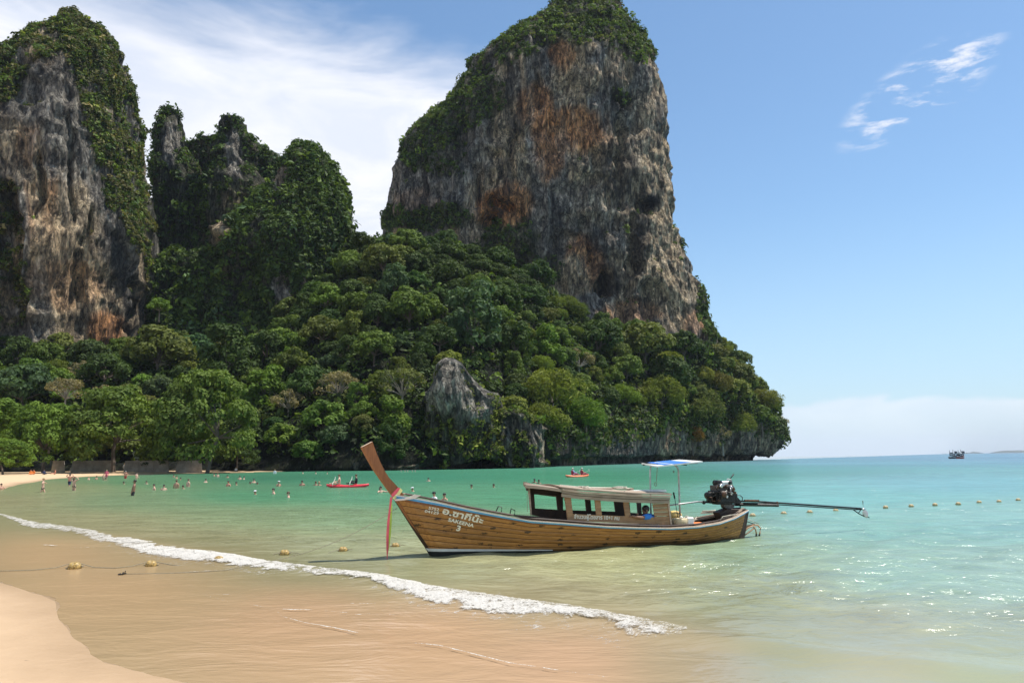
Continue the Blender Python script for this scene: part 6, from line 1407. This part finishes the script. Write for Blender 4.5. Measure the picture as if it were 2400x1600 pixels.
sand_person(291, 1104, .2, 'fair', 'blond', 'pale person in white standing before the seawall gap', wear=(('shirt', 'white'), ('shorts', 'white')))
sand_person(553, 1103, .2, 'fair', 'blond', 'person in white on the narrow sand spit', legs='sit', wear=(('shirt', 'white'),))
for a in [(407, 1112, 1118, 'tan', 'left of three far heads straight above the waist deep pair'), (414, 1114, 1121, 'tan', 'middle of three far heads straight above the waist deep pair'), (423, 1119, 1124, 'tan', 'lowest right of three far heads above the waist deep pair'),
          (482, 1122, 1130, 'fair', 'pale swimmer right of the fair waist deep bather, nearer'), (502, 1109, 1116, 'tan', 'dark head left of a fair bather below the sand spit'), (533, 1113, 1119, 'tan', 'lone dark head below the right half of the sand spit'),
          (562, 1115, 1123, 'fair', 'left one of two swimmers side by side below the sand spit tip'), (572, 1116, 1123, 'fair', 'right one of two swimmers side by side, hair pale'),
          (554, 1129, 1136, 'tan', 'brown head right of the bather with red shoulders'), (586, 1129, 1134, 'tan', 'dark head at left of a cluster of three swimmers'), (603, 1130, 1135, 'tan', 'brown head at right of a cluster of three swimmers'),
          (710, 1104.5, 1109.5, 'fair', 'far swimmer near the cliff foot, left one of three'), (740, 1105, 1110, 'fair', 'far swimmer near the cliff foot, middle one of three'), (767, 1105.5, 1110, 'fair', 'far swimmer near the cliff foot, right one of three')]:
    wade(a[0], a[1], a[2], rng.uniform(-2, 2), a[3], 'dark', a[4])
wade(510, 1108.5, 1117.5, .5, 'fair', 'brown', 'fair bather chest deep right of a dark head below the spit', )
wade(535, 1127, 1139, -.4, 'red', 'dark', 'dark haired bather with red shoulders chest deep in the middle distance')
wade(595, 1122, 1131, .8, 'fair', 'dark', 'shoulders and dark head in the centre of a cluster of three swimmers')
wade(653, 1127, 1139, .9, 'tan', 'dark', 'bather in a white cap chest deep between two clusters', cap='white')
wade(708, 1126, 1138, .1, 'tan', 'dark', 'dark haired bather chest deep left of the close couple', )
wade(740, 1128, 1137, .2, 'tan', 'brown', 'left one of a close couple of bathers by the red kayak')
wade(748, 1128.5, 1137, -.2, 'tan', 'blond', 'right one of a close couple of bathers by the red kayak')
wade(598, 1149, 1158, 0, 'red', 'brown', 'nearer swimmer in a pale cap, leftmost of the near three', cap='white')
wade(641, 1144.5, 1157, -1, 'fair', 'dark', 'dark haired nearer swimmer looking left, middle of the near three')
wade(676, 1152.5, 1165.5, -1.2, 'fair', 'brown', 'nearest swimmer with brown hair in a bun, right of the near three', fem=True)
wade(644, 1100, 1109.5, 0, 'fair', 'blond', 'figure in white standing far off by the dark cliff foot', wear=(('shirt', 'white'),))
wade(892, 1140, 1154, .9, 'fair', 'dark', 'long dark haired woman reaching toward the prow from the water', arms='swim', fem=True, longh=True)
wade(967, 1141.5, 1151, -.6, 'tan', 'dark', 'dark haired swimmer in a pale cap just behind the blue gunwale', cap='white')
wade(1004, 1119.5, 1127, .2, 'fair', 'dark', 'lone far swimmer above the bow deck')
wade(1105, 1135.5, 1143.5, .2, 'tan', 'dark', 'left one of two separate swimmers midway between bow and cabin roof')
wade(1157, 1134, 1142, .2, 'tan', 'dark', 'right one of two separate swimmers midway between bow and cabin roof')
wade(1018, 1153, 1171, -1.0, 'tan', 'dark', 'bather in a white shirt and dark cap behind the foredeck', cap='black', wear=(('shirt', 'white'),))
wade(1042, 1156, 1171, -.8, 'tan', 'dark', 'dark haired bather right of the white shirted one behind the foredeck')
wade(1252.7, 1122, 1131, .2, 'brown', 'dark', 'left one of two dark heads showing over the cabin roof front')
wade(1263, 1124, 1133, .2, 'brown', 'dark', 'right one of two dark heads showing over the cabin roof front')
wade(1579, 1103, 1107, 0, 'brown', 'dark', 'single dark head seen between the canopy posts')
for k, x in enumerate((940, 949, 955, 966, 973)):
    wade(x, 1101.5, 1105, 0, 'fair', 'grey', ['leftmost', 'second', 'third', 'fourth', 'rightmost'][k] + ' of five pale far swimmers at the cliff foot right of the prow', group='far swimmers by the cliff foot')
# ------------------------------------------------------------------ kayaks with paddlers
M_kr = simple('red_plastic', (0.72, 0.04, 0.06), 0.35, var=0.08); M_ko = simple('orange_plastic', (0.85, 0.22, 0.10), 0.35, var=0.08)
def kayak(px, py, length, rz, mat, label, crew, cg):
    p = gz(px, py); e = empty('kayak', (p[0], p[1], 0.0), rz, label, 'kayak'); b = MB(); V = []; n = 17; m_ = 12
    for i in range(n):
        q = -1 + 2 * i / (n - 1); w = .38 * max(0.02, (1 - abs(q) ** 2.6)) ** .6; zt = .20 + .10 * q * q; zb = -.10 + .20 * abs(q) ** 3
        for j in range(m_):
            a = 2 * PI * j / m_; y = w * math.copysign(abs(math.cos(a)) ** .6, math.cos(a)); z = (zt + zb) / 2 + (zt - zb) / 2 * math.copysign(abs(math.sin(a)) ** .6, math.sin(a)); V.append((q * length / 2, y, z))
    b.add(V, [(i * m_ + j, i * m_ + (j + 1) % m_, (i + 1) * m_ + (j + 1) % m_, (i + 1) * m_ + j) for i in range(n - 1) for j in range(m_)]); b.build('kayak_hull', mat, e, True)
    for s in (-1, 1):
        b = MB(); b.lathe([(.20, 0), (.26, .02), (.26, .05), (.20, .03)], (s * length * .2, 0, .18), 14); b.build('seat_well', mat, e, True)
    for (s, skin, hair, wear, lab, cap, side) in crew:
        q = Matrix.Rotation(rz, 3, 'Z') @ Vector((s * length * .2, 0, 0)); pe_ = person((p[0] + q.x, p[1] + q.y, .16), rz - PI / 2 * side, skin, hair, lab, arms='row', legs='kayak', wear=wear, cap=cap, group=cg)
        h = BODY[('row', 'kayak', 0.0, False)]['P']; b = MB(); a0 = h['haL'] + Vector((-.55, -.05, .22)); a1 = h['haR'] + Vector((.55, -.05, -.22)); b.tube([a0, a1], .016, 6)
        b.ell(a0, (.09, .02, .16), 8, 6); b.ell(a1, (.09, .02, .16), 8, 6); o = b.build('paddle', M_canw, None, True); o.location = pe_.location; o.rotation_euler = pe_.rotation_euler; tag(o, 'double bladed paddle held by the ' + lab, 'paddle', 'kayak paddles')
kayak(815, 1141.5, 3.5, 0.08, M_kr, 'red two seat kayak with a couple paddling left of the prow', [(-1, 'fair', 'brown', (), 'left paddler in the red kayak', None, 1), (1, 'tan', 'brown', (('shirt', 'black'),), 'right paddler in dark top in the red kayak', None, 1)], 'kayakers')
kayak(1353, 1117.5, 3.3, 0.55, M_ko, 'orange kayak with two paddlers in life jackets beyond the cabin roof', [(-1, 'tan', 'blond', (('shirt', 'lilac'), ('vest', 'maroon')), 'left paddler in maroon life jacket', 'white', -1), (1, 'tan', 'blond', (('vest', 'maroon'),), 'right paddler in maroon life jacket', 'white', -1)], 'kayakers')
# ------------------------------------------------------------------ boatman dozing on the cabin side
mb = []
def lp(x, y, n): s, z = bl(*cs(x, y), n); return Vector((s, -n, z))
hd0 = lp(1745, 868, .50); J = dict(head=hd0, crown=hd0 + Vector((.02, .03, .085)), neck=hd0 + Vector((.05, .07, -.10)), chest=lp(1790, 985, .34), belly=lp(1850, 1060, .22), pelvis=lp(1880, 1110, .15),
    shn=lp(1772, 955, .56), eln=lp(1690, 965, .66), wrn=lp(1600, 950, .64), han=lp(1570, 942, .62), shf=lp(1775, 955, .14), elf=lp(1680, 1000, .30), wrf=lp(1640, 930, .50), haf=lp(1660, 905, .52),
    hpn=lp(1870, 1115, .25), knn=lp(1700, 1080, .3), ann=lp(1730, 1180, .3), hpf=lp(1870, 1115, .02), knf=lp(1700, 1080, .0), anf=lp(1730, 1180, .0))
nm = list(J); ix = {n: i for i, n in enumerate(nm)}
Ee = [('pelvis', 'belly'), ('belly', 'chest'), ('chest', 'neck'), ('neck', 'head'), ('head', 'crown'), ('chest', 'shn'), ('shn', 'eln'), ('eln', 'wrn'), ('wrn', 'han'), ('chest', 'shf'), ('shf', 'elf'), ('elf', 'wrf'), ('wrf', 'haf'), ('pelvis', 'hpn'), ('hpn', 'knn'), ('knn', 'ann'), ('pelvis', 'hpf'), ('hpf', 'knf'), ('knf', 'anf')]
RR3 = dict(head=.090, crown=.06, neck=.055, chest=.13, belly=.12, pelvis=.13, shn=.060, eln=.042, wrn=.028, han=.030, shf=.06, elf=.042, wrf=.028, haf=.03, hpn=.09, knn=.06, ann=.04, hpf=.09, knf=.06, anf=.04)
me = bake_skin('body', [J[n] for n in nm], [(ix[a], ix[b_]) for a, b_ in Ee], [RR3[n] for n in nm], 2, ix['pelvis'])
pm = empty('person', (BO[0], BO[1], 0), BYAW, 'dark haired man in blue shirt leaning his arm out of the rear cabin window', 'person')
obj('body', me, M_skin['brown'], pm)
b = MB(); b.ell(hd0 + Vector((.03, .01, .035)), (.098, .10, .092), 14, 9); b.build('hair', M_hair['dark'], pm, True)
b = MB(); b.ell(hd0 + Vector((-.085, -.03, -.02)), (.022, .014, .018), 7, 5); b.ell(hd0 + Vector((.0, -.09, -.01)), (.02, .012, .03), 7, 5); b.build('face', M_skin['brown'], pm, True)
b = MB(); b.ell(J['chest'] + Vector((0, -.02, .0)), (.17, .24, .15), 12, 8); b.tube([J['chest'] + Vector((0, -.12, .04)), J['shn'], J['shn'].lerp(J['eln'], .55)], [.10, .080, .062], 10); b.tube([J['chest'], J['shf'], J['shf'].lerp(J['elf'], .5)], [.10, .08, .062], 10); b.tube([J['chest'], J['belly'], J['pelvis']], [.15, .14, .14], 10); b.build('shirt', M_wear['blue'], pm, True)
b = MB()
for k in range(5):
    o0 = J['han'] + Vector((0, (k - 2) * .014, 0)); b.tube([o0, o0 + Vector((-.045, 0, -.004)), o0 + Vector((-.075 + .006 * abs(k - 2), 0, -.02))] if k < 4 else [o0 + Vector((.03, .0, 0)), o0 + Vector((0, .03, .01)), o0 + Vector((-.03, .042, -.005))], [.009, .008, .006], 6)
b.build('fingers', M_skin['brown'], pm, True)
# ================================================================== FLOATS AND LINES
M_buoy = simple('weathered_yellow_float', (0.30, 0.19, 0.045), 0.5, var=0.5, scale=7, bump=0.004, c2=(0.42, 0.28, 0.09)); M_buoyf = simple('pale_yellow_float', (0.46, 0.35, 0.18), 0.55, var=0.2, scale=6)
def buoy(px, py, L, rz, mat, label, grp, z=None, tilt=0.0):
    p = gz(px, py); zz = max(0, float(sand_z(np.array([p[0]]), np.array([p[1]]))[0])) if z is None else z
    e = empty('float', (p[0], p[1], zz + L * .12), rz, label, 'buoy', grp); e.rotation_euler = (0, tilt, rz)
    if 'buoy' not in BM:
        b = MB(); b.lathe([(.10, -.52), (.16, -.50), (.20, -.46), (.36, -.36), (.42, -.20), (.43, -.04), (.40, -.015), (.40, .015), (.43, .04), (.42, .20), (.36, .36), (.20, .46), (.16, .50), (.10, .52)], (0, 0, 0), 20, 'X'); BM['buoy'] = b.mesh('shell', True)
        b = MB(); b.lathe([(.03, -.70), (.055, -.60), (.10, -.53)], (0, 0, 0), 8, 'X'); b.lathe([(.10, .53), (.055, .60), (.03, .70)], (0, 0, 0), 8, 'X'); BM['knot'] = b.mesh('rope_knot', True)
    for nm_, mt in (('buoy', mat), ('knot', M_rope)):
        c = bpy.data.objects.new('shell' if nm_ == 'buoy' else 'rope_knot', BM[nm_]); 
        if not BM[nm_].materials: BM[nm_].materials.append(mt)
        link(c, e); c.scale = (L, L, L); c.material_slots[0].link = 'OBJECT'; c.material_slots[0].material = mt
    return e
BM = {}
g1 = 'yellow floats on the swimming area rope by the beach'; NL_ = [(174.5, 1332, .23, .25, 'largest yellow float, leftmost on the rope in the backwash'), (354, 1326, .20, .35, 'second yellow float from left, still on the near side of the foam'), (513, 1315, .20, -.55, 'yellow float lying at the lower edge of the wave foam'),
    (667, 1299, .19, .15, 'yellow float just seaward of the foam, left of the mooring line'), (804, 1291, .18, .2, 'yellow float right of the mooring line in green water'), (926.8, 1281, .17, .1, 'yellow float between the hanging ribbon and the bow')]
for x, y, L, rz, lab in NL_: buoy(x, y, L * 1.12, rz, M_buoy, lab, g1, tilt=rng.uniform(-.1, .1))
g2 = 'pale floats of the swimming area rope right of the stern'
FR = [(1764, 1209), (1837, 1204.5), (1898, 1201.5), (1959, 1198), (2075.7, 1190), (2135.7, 1187), (2191.5, 1184), (2246, 1181.8), (2295, 1178), (2341.6, 1176.3), (2386.5, 1172.5)]
for k, (x, y) in enumerate(FR):
    lab = 'pale float just behind the boat stern' if k == 0 else ('pale float nearest the right picture edge' if k == len(FR) - 1 else ORD[k] + ' pale float counted from the boat stern towards the right')
    buoy(x, y, .20, .1 + rng.uniform(-.3, .3), M_buoyf, lab, g2, z=0.0)
def line(name, pts, r, mat, label, cat, n=40):
    W_ = [Vector(p) for p in pts]; b = MB(); b.tube(W_, r, 6); return tag(b.build(name, mat, None, True), label, cat)
def gp(x, y, z=.02): p = gz(x, y); return (p[0], p[1], z + max(0, float(sand_z(np.array([p[0]]), np.array([p[1]]))[0])))
line('float_rope', [gp(*p, zz) for p, zz in (((-30, 1341), .03), ((20, 1339), .02), ((80, 1337), .02), ((130, 1333), .03), ((160, 1328), .06), ((190, 1327), .06), ((220, 1331), .02), ((270, 1332), .015), ((310, 1328), .02), ((340, 1323), .05), ((368, 1322), .05), ((400, 1324), .012), ((450, 1324), -.02))], .008, M_rope, 'dark rope joining the two leftmost floats in the backwash', 'rope')
for a, c_, lab in (((494, 1317), (513, 1310), 'short rope end left of the float in the foam'), ((640, 1300), (667, 1294), 'short rope end left of the float beyond the foam'), ((667, 1294), (700, 1300), 'rope end right of the float beyond the foam'), ((770, 1296), (804, 1287), 'rope end left of the float right of the mooring line'), ((804, 1287), (826, 1291), 'rope end right of the float right of the mooring line'), ((908, 1280), (950, 1280), 'rope end through the float beside the hanging ribbon')):
    m_ = ((a[0] + c_[0]) / 2, (a[1] + c_[1]) / 2); line('float_rope', [gp(*a, .01), gp(*m_, .03), gp(*c_, .04)], .007, M_rope, lab, 'rope')
pv = Vector(boat_mw @ Vector((bl(931, 1190, .1)[0], -.1, bl(931, 1190, .1)[1]))); qv = Vector(gp(529, 1338, .02)); P = []
for t in np.linspace(0, 1, 30): q = pv.lerp(qv, t); q.z -= 0.30 * math.sin(PI * t) * (1 - .35 * t); q.z = max(q.z, .015); P.append(q)
P += [Vector(gp(x, y, .015)) for x, y in ((470, 1341), (400, 1344), (300, 1346), (287, 1346))]
line('mooring_line', P, .006, M_rope, 'thin mooring line running from the bow down to the anchor in the wash', 'rope')
a0 = Vector(gp(286, 1347, .0)); b = MB(); AK = 0.5; b.tube([a0 + AK * Vector((-.12, 0, .02)), a0 + AK * Vector((.16, .02, .06))], .012, 7); b.tube([a0 + AK * Vector((.10, 0, .05)), a0 + AK * Vector((.13, .0, .17))], .009, 6); b.tube([a0 + AK * Vector((-.12, -.06, .05)), a0 + AK * Vector((-.15, 0, .02)), a0 + AK * Vector((-.10, .08, .06))], .010, 6)
b.tube([a0 + AK * Vector((.05, -.05, .04)), a0 + AK * Vector((.02, .05, .09))], .016, 6)
tag(b.build('anchor', M_iron, None), 'small dark anchor sticking out of the shallow backwash', 'anchor')
# ================================================================== FAR BOATS AND ISLANDS
M_fw = simple('boat_white', (0.7, 0.7, 0.68), 0.5, var=.1); M_fr = simple('boat_red', (0.42, 0.07, 0.04), 0.5, var=.2); M_fd = simple('boat_dark', (0.05, 0.06, 0.08), 0.6, var=.2)
def tour(px, label, flip, up):
    D_ = gz(px, 1074)[1]; p = gz(px, 1074.3); k = D_ / FPX; e = empty('tour_boat', (p[0], p[1], 0), 0.25 * flip, label, 'boat', 'tour boats at anchor offshore'); e.scale = (0.92, 0.92, 0.66)
    w = 18.5 * k; b = MB(); V = []; 
    for i, q in enumerate(np.linspace(0, 1, 9)):
        hw_ = 1.6 * (1 - (q ** 3)) * (0.75 + .25 * min(1, q * 4)) + .04; zt = 1.3 + 1.3 * q ** 3
        V += [(w * (q - .5), -hw_, zt), (w * (q - .5), -hw_ * .6, -.3), (w * (q - .5), hw_ * .6, -.3), (w * (q - .5), hw_, zt)]
    b.add(V, [(i * 4 + j, i * 4 + j + 1, i * 4 + 5 + j, i * 4 + 4 + j) for i in range(8) for j in range(3)] + [(i * 4 + 3, i * 4, i * 4 + 4, i * 4 + 7) for i in range(8)] + [(3, 2, 1, 0)]); b.build('boat_hull', M_fr if flip > 0 else M_fd, e)
    b = MB(); b.box((-.1 * w, 0, 1.15), (w * .8, 3.0, .35)); b.build('gunwale', M_fw, e)
    b = MB(); b.box((-.08 * w, 0, 2.35), (w * .5, 2.4, 1.3)); b.build('cabin', M_fd, e); b = MB(); b.box((-.08 * w, 0, 3.25), (w * .62, 2.9, .18)); b.build('roof', M_fw, e)
    for s in (-.3, -.05, .2): b = MB(); b.box((s * w, -1.22, 2.35), (w * .14, .05, .6)); b.build('window', M_fw, e)
    b = MB(); b.box((-.15 * w, 0, 3.7), (w * .3, 1.6, .7)); b.build('upper_cabin', M_fd if up else M_fw, e)
    for s, h in ((-.38, 5.4), (.05, 5.8), (.3, 4.9)): b = MB(); b.tube([(s * w, 0, 1.5), (s * w, 0, h)], .10, 5); b.build('mast', M_fd, e)
    b = MB(); b.box((.36 * w, 0, 3.8), (.9, 1.2, 1.7)); b.build('funnel', M_fd, e)
tour(2234, 'dark hulled tour boat with white cabin, left one of two anchored near the horizon', -1, True); tour(2252.5, 'red hulled tour boat with dark stripe, right one of two anchored near the horizon', 1, False)
M_isl = simple('island_green', (0.05, 0.075, 0.04), 0.9, var=.3, scale=.002)
def island(x0, x1, h_px, D_, label):
    k = D_ / FPX; a = at(x0, 1062, D_); c = at(x1, 1062, D_); L = c[0] - a[0]; n = 60; m_ = 14; u = np.linspace(0, 1, n); v = np.linspace(0, PI, m_)
    pr_ = np.sin(PI * u) ** .45 * (0.65 + .5 * fbm(np.stack([u * 4, u * 0 + x0, u * 0], -1), 4, 3)); X_ = a[0] + L * u
    V = np.stack([np.repeat(X_, m_), D_ + np.tile(-np.cos(v), n) * L * .25, np.repeat(pr_ * h_px * k, m_) * np.tile(np.sin(v), n) - 1], -1)
    tag(obj('island', np_mesh('island', V, grid_faces(n, m_), True), M_isl), label, 'island', 'islands on the horizon')
island(2263, 2302, 4.5, 11500, 'low hazy island on the horizon right of the tour boats'); island(2332, 2440, 7.5, 12500, 'longer hazy island at the right picture edge'); island(2206, 2218, 1.5, 13000, 'tiniest hazy islet left of the tour boats')
# haze over the sea: distant things fade
m, T, out = new_mat('haze'); pvn = T.nt.nodes.new('ShaderNodeVolumePrincipled'); pvn.inputs['Color'].default_value = (0.80, 0.88, 1.0, 1); pvn.inputs['Density'].default_value = HAZE; pvn.inputs['Anisotropy'].default_value = 0.0
T.link(pvn.outputs[0], out.inputs['Volume'])
b = MB(); b.box((0, 7900, 140), (36000, 17000, 300)); hz_ = b.build('haze', m, None); tag(hz_, kind='stuff')
